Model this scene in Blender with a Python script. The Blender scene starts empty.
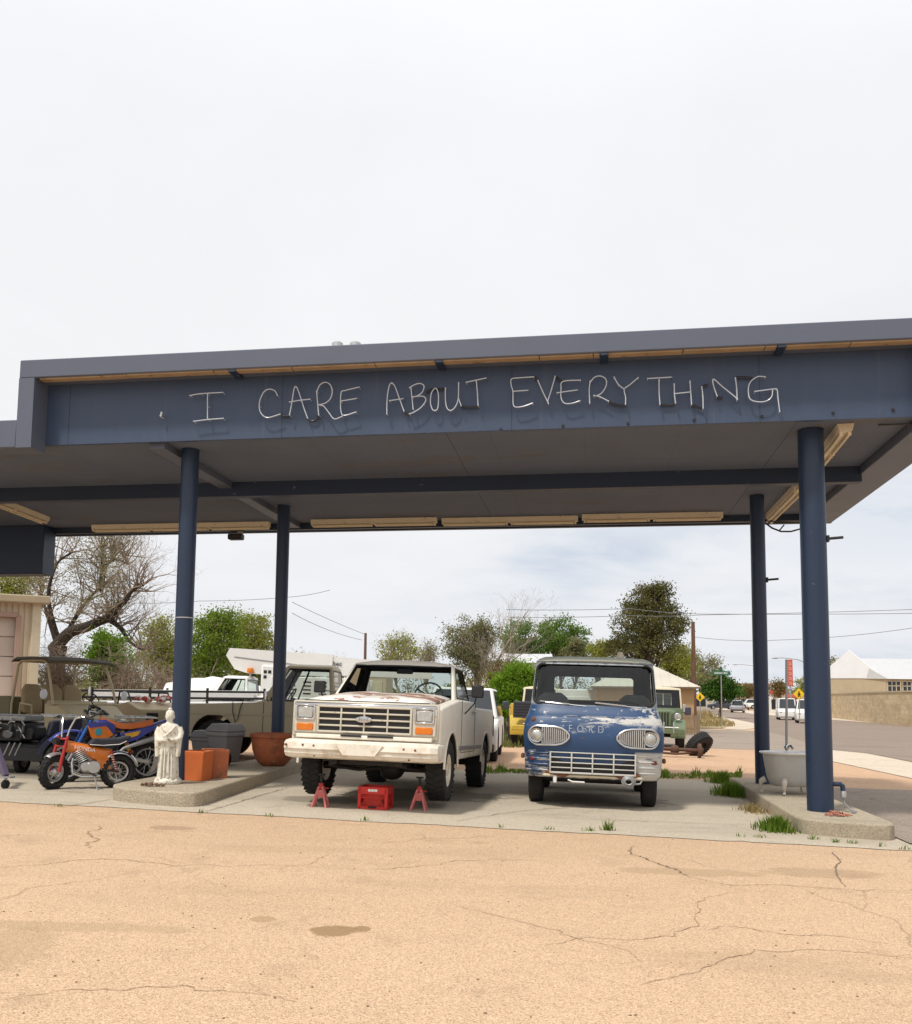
import bpy, bmesh, math, random
from mathutils import Vector, Matrix
random.seed(11)
R = math.radians
V = Vector
scene = bpy.context.scene
COL = scene.collection

# ------------------------------------------------------------------ camera model and ground
EYE = V((0, 0, 1.42))
FOC, CX, CY = 913.0, 456.0, 612.0
PITCH, ROLL = R(5.34), R(.56)
_f = V((0, math.cos(PITCH), math.sin(PITCH)))
_u0 = V((0, -math.sin(PITCH), math.cos(PITCH)))
_r0 = V((1, 0, 0))
CR = math.cos(ROLL) * _r0 + math.sin(ROLL) * _u0
CU = -math.sin(ROLL) * _r0 + math.cos(ROLL) * _u0
SLOPE = .0231


def gz(x):
    return -SLOPE * max(-20, min(20, x))


def ray(px, py):
    return _f + CR * ((px - CX) / FOC) - CU * ((py - CY) / FOC)


def G(px, py, dz=0):
    """the point of the ground (or dz above it) seen at a place in the photograph"""
    d = ray(px, py)
    t = (dz - EYE.z) / (d.z + SLOPE * d.x)
    P = d * t
    if t < 0 or abs(P.x) > 20:
        zz = dz + (-SLOPE * 20 if d.x > 0 else SLOPE * 20)
        P = d * ((zz - EYE.z) / d.z)
    return P + EYE


def AT(px, py, Y):
    d = ray(px, py)
    return d * (Y / d.y) + EYE


TILT = Matrix.Rotation(math.atan(SLOPE), 4, 'Y')
CYAW = R(8.4)
PL = V((-3.757, 12.586, 0))
CU2 = V((math.cos(CYAW), -math.sin(CYAW), 0))
CV2 = V((math.sin(CYAW), math.cos(CYAW), 0))


def UV(u, v, z=0):
    return PL + CU2 * u + CV2 * v + V((0, 0, z))


def FAC(px, py, v):
    """a pixel on the vertical plane v of the canopy -> (u, z)"""
    d = ray(px, py)
    t = (v - (EYE - PL).dot(CV2)) / d.dot(CV2)
    P = EYE + d * t
    return (P - PL).dot(CU2), P.z


# ------------------------------------------------------------------ mesh builder
class MB:
    def __init__(s):
        s.v, s.f, s.m, s.mi = [], [], [], 0

    def add(s, vs, fs, M=None):
        o = len(s.v)
        s.v += [(M @ V(p)) if M else V(p) for p in vs]
        for f in fs:
            s.f.append([i + o for i in f])
            s.m.append(s.mi)
        return s

    def box(s, c, size, rot=None, bev=0.0):
        h = [x / 2 for x in size]
        M = Matrix.Translation(c) @ (rot.to_4x4() if rot else Matrix.Identity(4))
        if bev <= 0:
            vs = [(x * h[0], y * h[1], z * h[2]) for x in (-1, 1) for y in (-1, 1) for z in (-1, 1)]
            return s.add(vs, [(0, 1, 3, 2), (4, 6, 7, 5), (0, 4, 5, 1), (2, 3, 7, 6), (0, 2, 6, 4), (1, 5, 7, 3)], M)
        b = min(bev, min(h) * .9)
        vs, ix = [], {}
        S = (-1, 1)
        for sx in S:
            for sy in S:
                for sz in S:
                    sg = (sx, sy, sz)
                    for a in range(3):
                        p = [sg[i] * (h[i] - (0 if i == a else b)) for i in range(3)]
                        ix[(sg, a)] = len(vs)
                        vs.append(p)
        fs = []

        def sgn(a, sa, b_, sb, c_, sc):
            t = [0, 0, 0]
            t[a], t[b_], t[c_] = sa, sb, sc
            return tuple(t)
        for a in range(3):
            b_, c_ = (a + 1) % 3, (a + 2) % 3
            for sa in S:
                fs.append([ix[(sgn(a, sa, b_, p, c_, q), a)] for p, q in ((-1, -1), (1, -1), (1, 1), (-1, 1))])
                for sb in S:
                    fs.append([ix[(sgn(a, sa, b_, sb, c_, -1), a)], ix[(sgn(a, sa, b_, sb, c_, 1), a)],
                               ix[(sgn(a, sa, b_, sb, c_, 1), b_)], ix[(sgn(a, sa, b_, sb, c_, -1), b_)]])
        for sx in S:
            for sy in S:
                for sz in S:
                    fs.append([ix[((sx, sy, sz), a)] for a in range(3)])
        return s.add(vs, fs, M)

    def bar(s, p0, p1, w, t, up=(0, 0, 1), bev=0.0):
        p0, p1 = V(p0), V(p1)
        d = p1 - p0
        L = d.length
        z = d.normalized()
        x = V(up).cross(z)
        if x.length < 1e-4:
            x = V((1, 0, 0)).cross(z)
        x.normalize()
        y = z.cross(x)
        rot = Matrix((x, y, z)).transposed()
        return s.box((p0 + p1) / 2, (w, t, L), rot, bev)

    def tube(s, pts, r, seg=8, cap=True, closed=False):
        pts = [V(p) for p in pts]
        n = len(pts)
        rs = r if isinstance(r, (list, tuple)) else [r] * n
        vs, fs = [], []
        up = None
        for i, p in enumerate(pts):
            if closed:
                t = pts[(i + 1) % n] - pts[i - 1]
            else:
                t = pts[min(i + 1, n - 1)] - pts[max(i - 1, 0)]
            if t.length < 1e-9:
                t = V((0, 0, 1))
            t.normalize()
            if up is None:
                up = V((0, 0, 1)) if abs(t.z) < .9 else V((1, 0, 0))
            x = up.cross(t)
            if x.length < 1e-5:
                x = V((0, 1, 0)).cross(t)
            x.normalize()
            y = t.cross(x)
            up = y
            for k in range(seg):
                a = 2 * math.pi * k / seg
                vs.append(p + x * (rs[i] * math.cos(a)) + y * (rs[i] * math.sin(a)))
        m = n if closed else n - 1
        for i in range(m):
            j = (i + 1) % n
            for k in range(seg):
                l = (k + 1) % seg
                fs.append((i * seg + k, i * seg + l, j * seg + l, j * seg + k))
        if cap and not closed:
            fs.append(list(range(seg))[::-1])
            fs.append([(n - 1) * seg + k for k in range(seg)])
        return s.add(vs, fs)

    def cyl(s, p0, p1, r, seg=16, r1=None):
        return s.tube([p0, p1], [r, r if r1 is None else r1], seg)

    def lathe(s, prof, seg=24, M=None, capb=True, capt=True, fn=None):
        """profile of (radius, z) turned round z"""
        vs, fs = [], []
        n = len(prof)
        for r, z in prof:
            for k in range(seg):
                a = 2 * math.pi * k / seg
                rr = r * (fn(a, z) if fn else 1)
                vs.append((rr * math.cos(a), rr * math.sin(a), z))
        for i in range(n - 1):
            for k in range(seg):
                l = (k + 1) % seg
                fs.append((i * seg + k, i * seg + l, (i + 1) * seg + l, (i + 1) * seg + k))
        if capb:
            fs.append(list(range(seg))[::-1])
        if capt:
            fs.append([(n - 1) * seg + k for k in range(seg)])
        return s.add(vs, fs, M)

    def loft(s, rings, cap=True, M=None):
        n = len(rings[0])
        vs = [p for r in rings for p in r]
        fs = []
        for i in range(len(rings) - 1):
            for k in range(n):
                l = (k + 1) % n
                fs.append((i * n + k, i * n + l, (i + 1) * n + l, (i + 1) * n + k))
        if cap:
            fs.append(list(range(n))[::-1])
            fs.append([(len(rings) - 1) * n + k for k in range(n)])
        return s.add(vs, fs, M)

    def prism(s, poly, axis, a0, a1, M=None):
        """2-D polygon pushed along an axis; the polygon lies in the two other axes in x<y<z order"""
        def P(q, a):
            return {'x': (a, q[0], q[1]), 'y': (q[0], a, q[1]), 'z': (q[0], q[1], a)}[axis]
        return s.loft([[P(q, a0) for q in poly], [P(q, a1) for q in poly]], True, M)

    def hull(s, pts):
        bm = bmesh.new()
        vv = [bm.verts.new(p) for p in pts]
        bmesh.ops.convex_hull(bm, input=vv)
        bmesh.ops.dissolve_limit(bm, angle_limit=.02, verts=bm.verts[:], edges=bm.edges[:])
        bm.verts.index_update()
        s.add([v.co.copy() for v in bm.verts], [[v.index for v in f.verts] for f in bm.faces])
        bm.free()
        return s

    def ball(s, c, r, seg=12, rings=8):
        r = r if isinstance(r, (tuple, list)) else (r, r, r)
        prof = []
        for i in range(rings + 1):
            a = -math.pi / 2 + math.pi * i / rings
            prof.append((max(1e-4, math.cos(a)), math.sin(a)))
        M = Matrix.Translation(c) @ Matrix.Diagonal((r[0], r[1], r[2], 1))
        return s.lathe(prof, seg, M)

    def quad(s, a, b, c, d):
        return s.add([a, b, c, d], [(0, 1, 2, 3)])

    def text(s, txt, size, M, depth=.004):
        cu = bpy.data.curves.new('t', 'FONT')
        cu.body, cu.size, cu.extrude = txt, size, depth
        cu.align_x = 'CENTER'
        cu.resolution_u = 3
        ob = bpy.data.objects.new('t', cu)
        COL.objects.link(ob)
        dg = bpy.context.evaluated_depsgraph_get()
        me = bpy.data.meshes.new_from_object(ob.evaluated_get(dg))
        s.add([v.co.copy() for v in me.vertices], [list(p.vertices) for p in me.polygons], M)
        bpy.data.objects.remove(ob)
        bpy.data.curves.remove(cu)
        bpy.data.meshes.remove(me)
        return s

    def build(s, name, mats, parent=None, bevel=0, seg=2, smooth=40, fix=True):
        me = bpy.data.meshes.new(name)
        me.from_pydata([tuple(p) for p in s.v], [], s.f)
        for m in (mats if isinstance(mats, (list, tuple)) else [mats]):
            me.materials.append(m)
        if isinstance(mats, (list, tuple)) and len(mats) > 1:
            me.polygons.foreach_set('material_index', s.m)
        if fix:
            bm = bmesh.new()
            bm.from_mesh(me)
            bmesh.ops.recalc_face_normals(bm, faces=bm.faces[:])
            bm.to_mesh(me)
            bm.free()
        if smooth:
            me.polygons.foreach_set('use_smooth', [True] * len(me.polygons))
            me.set_sharp_from_angle(angle=R(smooth))
        o = bpy.data.objects.new(name, me)
        COL.objects.link(o)
        if parent:
            o.parent = parent
        if bevel:
            b = o.modifiers.new('bevel', 'BEVEL')
            b.width, b.segments, b.limit_method, b.angle_limit = bevel, seg, 'ANGLE', R(35)
        return o


def carve(o, cutters, smooth=35):
    """boolean difference with each cutter, applied"""
    tmp = []
    par = o.parent
    o.parent = None
    for c in cutters:
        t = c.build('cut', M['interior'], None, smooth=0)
        tmp.append(t)
        m = o.modifiers.new('b', 'BOOLEAN')
        m.operation, m.solver, m.object = 'DIFFERENCE', 'EXACT', t
        m.material_mode = 'TRANSFER'
    dg = bpy.context.evaluated_depsgraph_get()
    me = bpy.data.meshes.new_from_object(o.evaluated_get(dg))
    o.modifiers.clear()
    me.name = o.name
    o.data = me
    me.polygons.foreach_set('use_smooth', [True] * len(me.polygons))
    me.set_sharp_from_angle(angle=R(smooth))
    for t in tmp:
        d = t.data
        bpy.data.objects.remove(t)
        bpy.data.meshes.remove(d)
    o.parent = par
    return o


def tag(o, label=None, cat=None, group=None, kind=None):
    if label:
        o['label'] = label
    if cat:
        o['category'] = cat
    if group:
        o['group'] = group
    if kind:
        o['kind'] = kind
    return o


def root(name, label, cat, loc, yaw=0, pitch=0, tilt=True, group=None):
    o = bpy.data.objects.new(name, None)
    o.empty_display_size = .2
    COL.objects.link(o)
    T = TILT if (tilt and abs(loc[0]) < 20) else Matrix.Identity(4)
    o.matrix_world = Matrix.Translation(loc) @ T @ Matrix.Rotation(-yaw, 4, 'Z') @ Matrix.Rotation(pitch, 4, 'X')
    return tag(o, label, cat, group)


def copy_thing(o, parent=None):
    c = o.copy()
    COL.objects.link(c)
    if parent:
        c.parent = parent
    for ch in [x for x in bpy.data.objects if x.parent == o]:
        copy_thing(ch, c)
    return c


# ------------------------------------------------------------------ materials
class NT:
    def __init__(s, m):
        s.t = m.node_tree
        s.t.nodes.clear()

    def n(s, typ, **kw):
        nd = s.t.nodes.new(typ)
        for k, v in kw.items():
            setattr(nd, k, v)
        return nd

    def put(s, sock, val):
        if val is None:
            return
        if isinstance(val, bpy.types.NodeSocket):
            s.t.links.new(val, sock)
        elif isinstance(val, (tuple, list)) and len(val) == 3 and sock.type == 'RGBA':
            sock.default_value = (*val, 1)
        else:
            sock.default_value = val

    def math(s, op, a, b=None, c=None, clamp=False):
        nd = s.n('ShaderNodeMath', operation=op, use_clamp=clamp)
        for i, x in enumerate((a, b, c)):
            if x is not None:
                s.put(nd.inputs[i], x)
        return nd.outputs[0]

    def mix(s, f, a, b, blend='MIX'):
        nd = s.n('ShaderNodeMix', data_type='RGBA', blend_type=blend)
        s.put(nd.inputs['Factor'], f)
        s.put(nd.inputs[6], a)
        s.put(nd.inputs[7], b)
        return nd.outputs[2]

    def noise(s, vec, scale, detail=4, rough=.55, dist=0):
        nd = s.n('ShaderNodeTexNoise')
        s.put(nd.inputs['Vector'], vec)
        nd.inputs['Scale'].default_value = scale
        nd.inputs['Detail'].default_value = detail
        nd.inputs['Roughness'].default_value = rough
        nd.inputs['Distortion'].default_value = dist
        return nd.outputs['Fac']

    def step(s, v, lo, hi):
        nd = s.n('ShaderNodeMapRange', interpolation_type='SMOOTHSTEP', clamp=True)
        s.put(nd.inputs[0], v)
        nd.inputs[1].default_value, nd.inputs[2].default_value = lo, hi
        return nd.outputs[0]

    def band(s, v, a, b, soft=.03):
        return s.math('MULTIPLY', s.step(v, a - soft, a + soft), s.math('SUBTRACT', 1, s.step(v, b - soft, b + soft)))

    def obj(s):
        return s.n('ShaderNodeTexCoord').outputs['Object']

    def xyz(s, vec):
        nd = s.n('ShaderNodeSeparateXYZ')
        s.put(nd.inputs[0], vec)
        return nd.outputs

    def scaled(s, vec, sc):
        nd = s.n('ShaderNodeMapping')
        s.put(nd.inputs[0], vec)
        nd.inputs['Scale'].default_value = sc
        return nd.outputs[0]

    def out(s, col, rough=.6, metal=0, bump=None, bstr=.3, bdist=.02, coat=0, spec=None):
        b = s.n('ShaderNodeBsdfPrincipled')
        s.put(b.inputs['Base Color'], col)
        s.put(b.inputs['Roughness'], rough)
        s.put(b.inputs['Metallic'], metal)
        if coat:
            b.inputs['Coat Weight'].default_value = coat
            b.inputs['Coat Roughness'].default_value = .15
        if spec is not None:
            b.inputs['Specular IOR Level'].default_value = spec
        if bump is not None:
            bp = s.n('ShaderNodeBump')
            bp.inputs['Strength'].default_value = bstr
            bp.inputs['Distance'].default_value = bdist
            s.put(bp.inputs['Height'], bump)
            s.put(b.inputs['Normal'], bp.outputs[0])
        o = s.n('ShaderNodeOutputMaterial')
        s.put(o.inputs['Surface'], b.outputs[0])


def newmat(name):
    m = bpy.data.materials.new(name)
    m.use_nodes = True
    return m, NT(m)


def sc3(c, k):
    return tuple(min(1, x * k) for x in c)


def pmat(name, base, rough=.6, metal=0, var=.15, vs=5, spots=(), bump=0, bs=40, coat=0, spec=None):
    """painted / plain surface: broad tone drift plus spots [(scale, lo, hi, colour)]"""
    m, t = newmat(name)
    ob = t.obj()
    c = t.mix(t.noise(ob, vs, 5, .6), sc3(base, 1 - var), sc3(base, 1 + var))
    rg = rough
    for i, (s_, lo, hi, col) in enumerate(spots):
        f = t.step(t.noise(t.scaled(ob, (1, 1 + .13 * i, 1)), s_, 7, .65), lo, hi)
        c = t.mix(f, c, col)
    nz = t.noise(ob, bs, 4, .6) if bump else None
    t.out(c, t.math('ADD', rough - .06, t.math('MULTIPLY', t.noise(ob, vs * 2.3, 3), .12)), metal, nz, bump, .01, coat, spec)
    return m


def glass(name, tint=(.80, .86, .83), base=.05, gl=.6):
    m, t = newmat(name)
    tr = t.n('ShaderNodeBsdfTransparent')
    tr.inputs[0].default_value = (*tint, 1)
    g = t.n('ShaderNodeBsdfGlossy')
    g.inputs['Roughness'].default_value = .03
    g.inputs[0].default_value = (gl, gl, gl, 1)
    lw = t.n('ShaderNodeFresnel')
    lw.inputs[0].default_value = 1.5
    mx = t.n('ShaderNodeMixShader')
    dirt = t.math('MULTIPLY', t.noise(t.obj(), 9, 4), .04)
    t.put(mx.inputs[0], t.math('ADD', t.math('ADD', lw.outputs[0], base - .04), dirt, clamp=True))
    t.put(mx.inputs[1], tr.outputs[0])
    t.put(mx.inputs[2], g.outputs[0])
    o = t.n('ShaderNodeOutputMaterial')
    t.put(o.inputs[0], mx.outputs[0])
    return m


def leafmat(name, cols, trans=.35):
    m, t = newmat(name)
    ge = t.n('ShaderNodeNewGeometry')
    rp = t.n('ShaderNodeValToRGB')
    el = rp.color_ramp.elements
    while len(el) < len(cols):
        el.new(.5)
    for i, c in enumerate(cols):
        el[i].position = i / max(1, len(cols) - 1)
        el[i].color = (*c, 1)
    t.put(rp.inputs[0], ge.outputs['Random Per Island'])
    big = t.noise(t.obj(), .9, 3)
    c = t.mix(t.step(big, .35, .7), t.mix(.75, rp.outputs[0], cols[0]), rp.outputs[0])
    d = t.n('ShaderNodeBsdfDiffuse')
    t.put(d.inputs[0], c)
    tl = t.n('ShaderNodeBsdfTranslucent')
    t.put(tl.inputs[0], c)
    mx = t.n('ShaderNodeMixShader')
    mx.inputs[0].default_value = trans
    t.put(mx.inputs[1], d.outputs[0])
    t.put(mx.inputs[2], tl.outputs[0])
    o = t.n('ShaderNodeOutputMaterial')
    t.put(o.inputs[0], mx.outputs[0])
    return m


M = {}
RUST = (.16, .062, .028)
M['blue_steel'] = pmat('blue_steel', (.010, .022, .050), .5, 0, .16, 1.3, [(6, .66, .74, (.11, .13, .18))], .05, 20)
M['blue_column'] = pmat('blue_column', (.0105, .0255, .060), .42, 0, .18, 1.5, [(9, .68, .72, (.09, .11, .16))], .06, 14)
M['coping'] = pmat('coping', (.088, .104, .145), .5, 0, .12, 1.1, [(4, .66, .8, (.10, .10, .12))], .04, 18)
M['fascia'] = None
M['wood'] = pmat('wood', (.34, .235, .135), .75, 0, .35, 3, [(7, .55, .7, (.20, .12, .06))], .2, 30)
M['cream_metal'] = pmat('cream_metal', (.60, .53, .40), .45, 0, .12, 4, [(9, .63, .7, (.36, .26, .14))])
M['tube_glass'] = pmat('tube_glass', (.48, .52, .58), .25, 0, .05, 20)
M['black_glass'] = pmat('black_glass', (.02, .022, .03), .3)
M['black'] = pmat('black', (.011, .011, .012), .55)
M['dark_iron'] = pmat('dark_iron', (.02, .018, .017), .6, .3, .3, 8, [(9, .6, .75, RUST)])
M['rubber'] = pmat('rubber', (.013, .0125, .0125), .85, 0, .3, 10, [(5, .58, .78, (.045, .039, .033))], .2, 60)
M['chrome'] = pmat('chrome', (.62, .62, .62), .22, 1, .12, 12, [(14, .68, .78, (.24, .17, .12))])
M['alu'] = pmat('alu', (.50, .50, .49), .42, .75, .15, 9, [(10, .64, .75, (.22, .2, .18))])
M['steel_grey'] = pmat('steel_grey', (.30, .30, .30), .5, .4, .15, 9)
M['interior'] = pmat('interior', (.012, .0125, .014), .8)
M['seat_grey'] = pmat('seat_grey', (.20, .20, .20), .85)
M['glass'] = glass('glass')
M['lens'] = pmat('lens', (.50, .50, .47), .22, .55, .3, 24, (), .5, 70, coat=.8)
M['amber'] = pmat('amber', (.62, .165, .01), .25, 0, .2, 20, (), .3, 90)
M['red_lens'] = pmat('red_lens', (.14, .015, .015), .25)
M['red_paint'] = pmat('red_paint', (.36, .022, .022), .4, 0, .15, 10, [(15, .66, .75, (.25, .06, .05))])
M['crate_red'] = pmat('crate_red', (.55, .022, .015), .38, 0, .1, 10)
M['white_paint'] = pmat('white_paint', (.74, .73, .70), .45, 0, .07, 3, [(6, .68, .8, (.5, .46, .40))])
M['tan_paint'] = pmat('tan_paint', (.46, .385, .255), .5, 0, .1, 2, [(5, .66, .8, (.22, .17, .11))])
M['utv_tan'] = pmat('utv_tan', (.50, .41, .25), .55, 0, .1, 5)
M['utv_seat'] = pmat('utv_seat', (.34, .25, .135), .8, 0, .2, 5)
M['canvas'] = pmat('canvas', (.10, .08, .055), .85, 0, .2, 5)
M['terracotta'] = pmat('terracotta', (.40, .115, .045), .75, 0, .22, 4, [(3.2, .50, .66, (.22, .08, .04)), (9, .62, .72, (.50, .27, .16))], .15, 30)
M['terracotta_bright'] = pmat('terracotta_bright', (.56, .135, .03), .7, 0, .15, 4, [(7, .62, .75, (.33, .10, .04))], .12, 30)
M['statue_stone'] = pmat('statue_stone', (.70, .66, .57), .8, 0, .12, 9, [(11, .50, .66, (.38, .33, .25)), (6, .58, .7, (.46, .42, .34))], .5, 45)
M['orange'] = pmat('orange', (.62, .16, .012), .32, 0, .12, 8, coat=.3)
M['orange_seat'] = pmat('orange_seat', (.50, .13, .03), .75, 0, .25, 8)
M['blue_plastic'] = pmat('blue_plastic', (.03, .045, .26), .35, 0, .15, 8, coat=.3)
M['blue_fork'] = pmat('blue_fork', (.02, .09, .34), .35)
M['yellow'] = pmat('yellow', (.50, .35, .045), .5, 0, .15, 5, [(7, .63, .75, (.3, .2, .06))])
M['sign_yellow'] = pmat('sign_yellow', (.80, .52, .01), .5)
M['seat_black'] = pmat('seat_black', (.02, .021, .03), .5)
M['bin_grey'] = pmat('bin_grey', (.19, .185, .185), .65, 0, .18, 4, [(6, .6, .75, (.16, .15, .14))])
M['green_paint'] = pmat('green_paint', (.11, .15, .08), .55, 0, .15, 4, [(6, .62, .75, (.24, .22, .15))])
M['cream'] = pmat('cream', (.60, .53, .38), .6)
M['rusty'] = pmat('rusty', (.19, .075, .04), .85, 0, .35, 8, [(9, .55, .7, (.09, .045, .03))], .4, 50)
M['tub_outer'] = pmat('tub_outer', (.44, .43, .405), .6, 0, .14, 4, [(5, .6, .75, (.26, .23, .19))])
M['tub_enamel'] = pmat('tub_enamel', (.78, .77, .74), .2, 0, .05, 4)
M['bark'] = pmat('bark', (.085, .062, .045), .9, 0, .4, 8, (), .5, 30)
M['bark_dark'] = pmat('bark_dark', (.042, .031, .024), .9, 0, .4, 8, (), .5, 30)
M['bark_pale'] = pmat('bark_pale', (.30, .25, .19), .9, 0, .35, 8)
M['twig_dry'] = pmat('twig_dry', (.27, .205, .15), .9, 0, .35, 2)
M['pole_wood'] = pmat('pole_wood', (.15, .075, .045), .85, 0, .3, 4, (), .3, 20)
M['galv'] = pmat('galv', (.36, .36, .35), .5, .5)
M['wire'] = pmat('wire', (.03, .03, .032), .6)
M['sign_green'] = pmat('sign_green', (.02, .14, .075), .45)
M['sign_red'] = pmat('sign_red', (.52, .11, .075), .5)
M['white_sign'] = pmat('white_sign', (.8, .8, .8), .5)
M['garage_metal'] = pmat('garage_metal', (.56, .47, .34), .6, 0, .07, 2, [(3, .62, .8, (.42, .34, .24))])
M['garage_door'] = pmat('garage_door', (.58, .495, .43), .5, 0, .08, 3)
M['stucco_tan'] = pmat('stucco_tan', (.46, .29, .15), .9, 0, .12, 3, (), .2, 30)
M['tin_roof'] = pmat('tin_roof', (.52, .48, .40), .5, .1, .1, 1.5)
M['white_roof'] = pmat('white_roof', (.52, .53, .54), .5, .1, .08, 1.5)
M['brick_tan'] = pmat('brick_tan', (.42, .345, .23), .85, 0, .15, 2)
M['fence_wood'] = pmat('fence_wood', (.27, .19, .115), .9, 0, .3, 5)
M['tarp'] = pmat('tarp', (.70, .69, .66), .7, 0, .12, 3, [(4, .6, .75, (.5, .48, .44))], .5, 6)
M['purple_grey'] = pmat('purple_grey', (.10, .08, .13), .5, 0, .2, 9)
M['leafy_debris'] = pmat('leafy_debris', (.16, .09, .06), .95, 0, .4, 20)
M['car_silver'] = pmat('car_silver', (.38, .39, .41), .35, .3)
M['car_dark'] = pmat('car_dark', (.05, .055, .07), .35)
M['car_red'] = pmat('car_red', (.25, .04, .04), .4)

GREEN = leafmat('leaf_green', [(.10, .18, .035), (.16, .26, .05), (.25, .35, .09)], .5)
BRIGHT = leafmat('leaf_bright', [(.12, .22, .02), (.19, .33, .03), (.29, .42, .06)], .5)
FRESH = leafmat('leaf_fresh', [(.15, .23, .03), (.24, .34, .05), (.38, .44, .10)], .5)
YGREEN = leafmat('leaf_yellowgreen', [(.23, .25, .05), (.33, .36, .075), (.48, .46, .14)], .5)
OLIVE = leafmat('leaf_olive', [(.16, .165, .075), (.24, .235, .11), (.34, .32, .17)], .5)
JUNIPER = leafmat('leaf_juniper', [(.085, .088, .03), (.155, .145, .05), (.27, .235, .10)], .4)
PALE = leafmat('leaf_pale', [(.20, .20, .10), (.31, .29, .16), (.42, .38, .24)], .45)
BROWNL = leafmat('leaf_brown', [(.15, .11, .04), (.23, .165, .06), (.30, .23, .11)], .4)
DARKG = leafmat('leaf_dark', [(.045, .105, .02), (.08, .165, .03), (.13, .23, .055)], .45)
GRASS = leafmat('grass_blades', [(.09, .17, .018), (.15, .25, .03), (.32, .34, .08)], .45)
STRAW = leafmat('straw_blades', [(.30, .22, .10), (.40, .31, .15), (.20, .20, .06)], .3)

# fascia: dark slate blue paint, worn, with faint vertical streaks
m, t = newmat('fascia')
ob = t.obj()
c = t.mix(t.noise(t.scaled(ob, (3, 3, .5)), 2.2, 6, .6), (.027, .050, .100), (.046, .070, .124))
c = t.mix(t.step(t.noise(ob, 9, 6, .7), .68, .76), c, (.16, .17, .2))
x, y, z = t.xyz(ob)
fr_ = t.math('ABSOLUTE', t.math('SUBTRACT', t.math('FRACT', t.math('DIVIDE', x, 3.05)), .5))
sm_ = t.math('SUBTRACT', 1, t.step(fr_, .0012, .003))
c = t.mix(t.math('MULTIPLY', sm_, .7), c, (.012, .02, .04))
drip = t.math('MULTIPLY', t.step(t.noise(t.scaled(ob, (9, 9, .25)), 1.0, 5, .7), .58, .72), .35)
c = t.mix(drip, c, (.10, .105, .12))
t.out(c, .5, 0, t.math('SUBTRACT', t.noise(ob, 1.6, 4), t.math('MULTIPLY', sm_, .4)), .3, .03)
M['fascia'] = m
# underside of the canopy: stained plaster boards
m, t = newmat('soffit')
ob = t.obj()
c = t.mix(t.noise(ob, .9, 6, .6), (.082, .102, .148), (.132, .153, .205))
c = t.mix(t.step(t.noise(ob, 3.5, 6, .7), .6, .75), c, (.095, .092, .10))
x, y, z = t.xyz(ob)
for co_, per in ((x, 1.22), (y, 2.44)):
    fr_ = t.math('ABSOLUTE', t.math('SUBTRACT', t.math('FRACT', t.math('DIVIDE', co_, per)), .5))
    c = t.mix(t.math('MULTIPLY', t.math('SUBTRACT', 1, t.step(fr_, .002, .006)), .3), c, (.05, .05, .055))
st_ = t.noise(t.scaled(ob, (.5, 1.2, 1)), 1.3, 8, .7)
c = t.mix(t.math('MULTIPLY', t.step(st_, .56, .60), t.math('SUBTRACT', .55, t.math('MULTIPLY', t.step(st_, .60, .72), .4))), c, (.115, .10, .09))
t.out(c, .85, 0, t.noise(ob, 25, 4), .15, .01)
M['soffit'] = m

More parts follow.
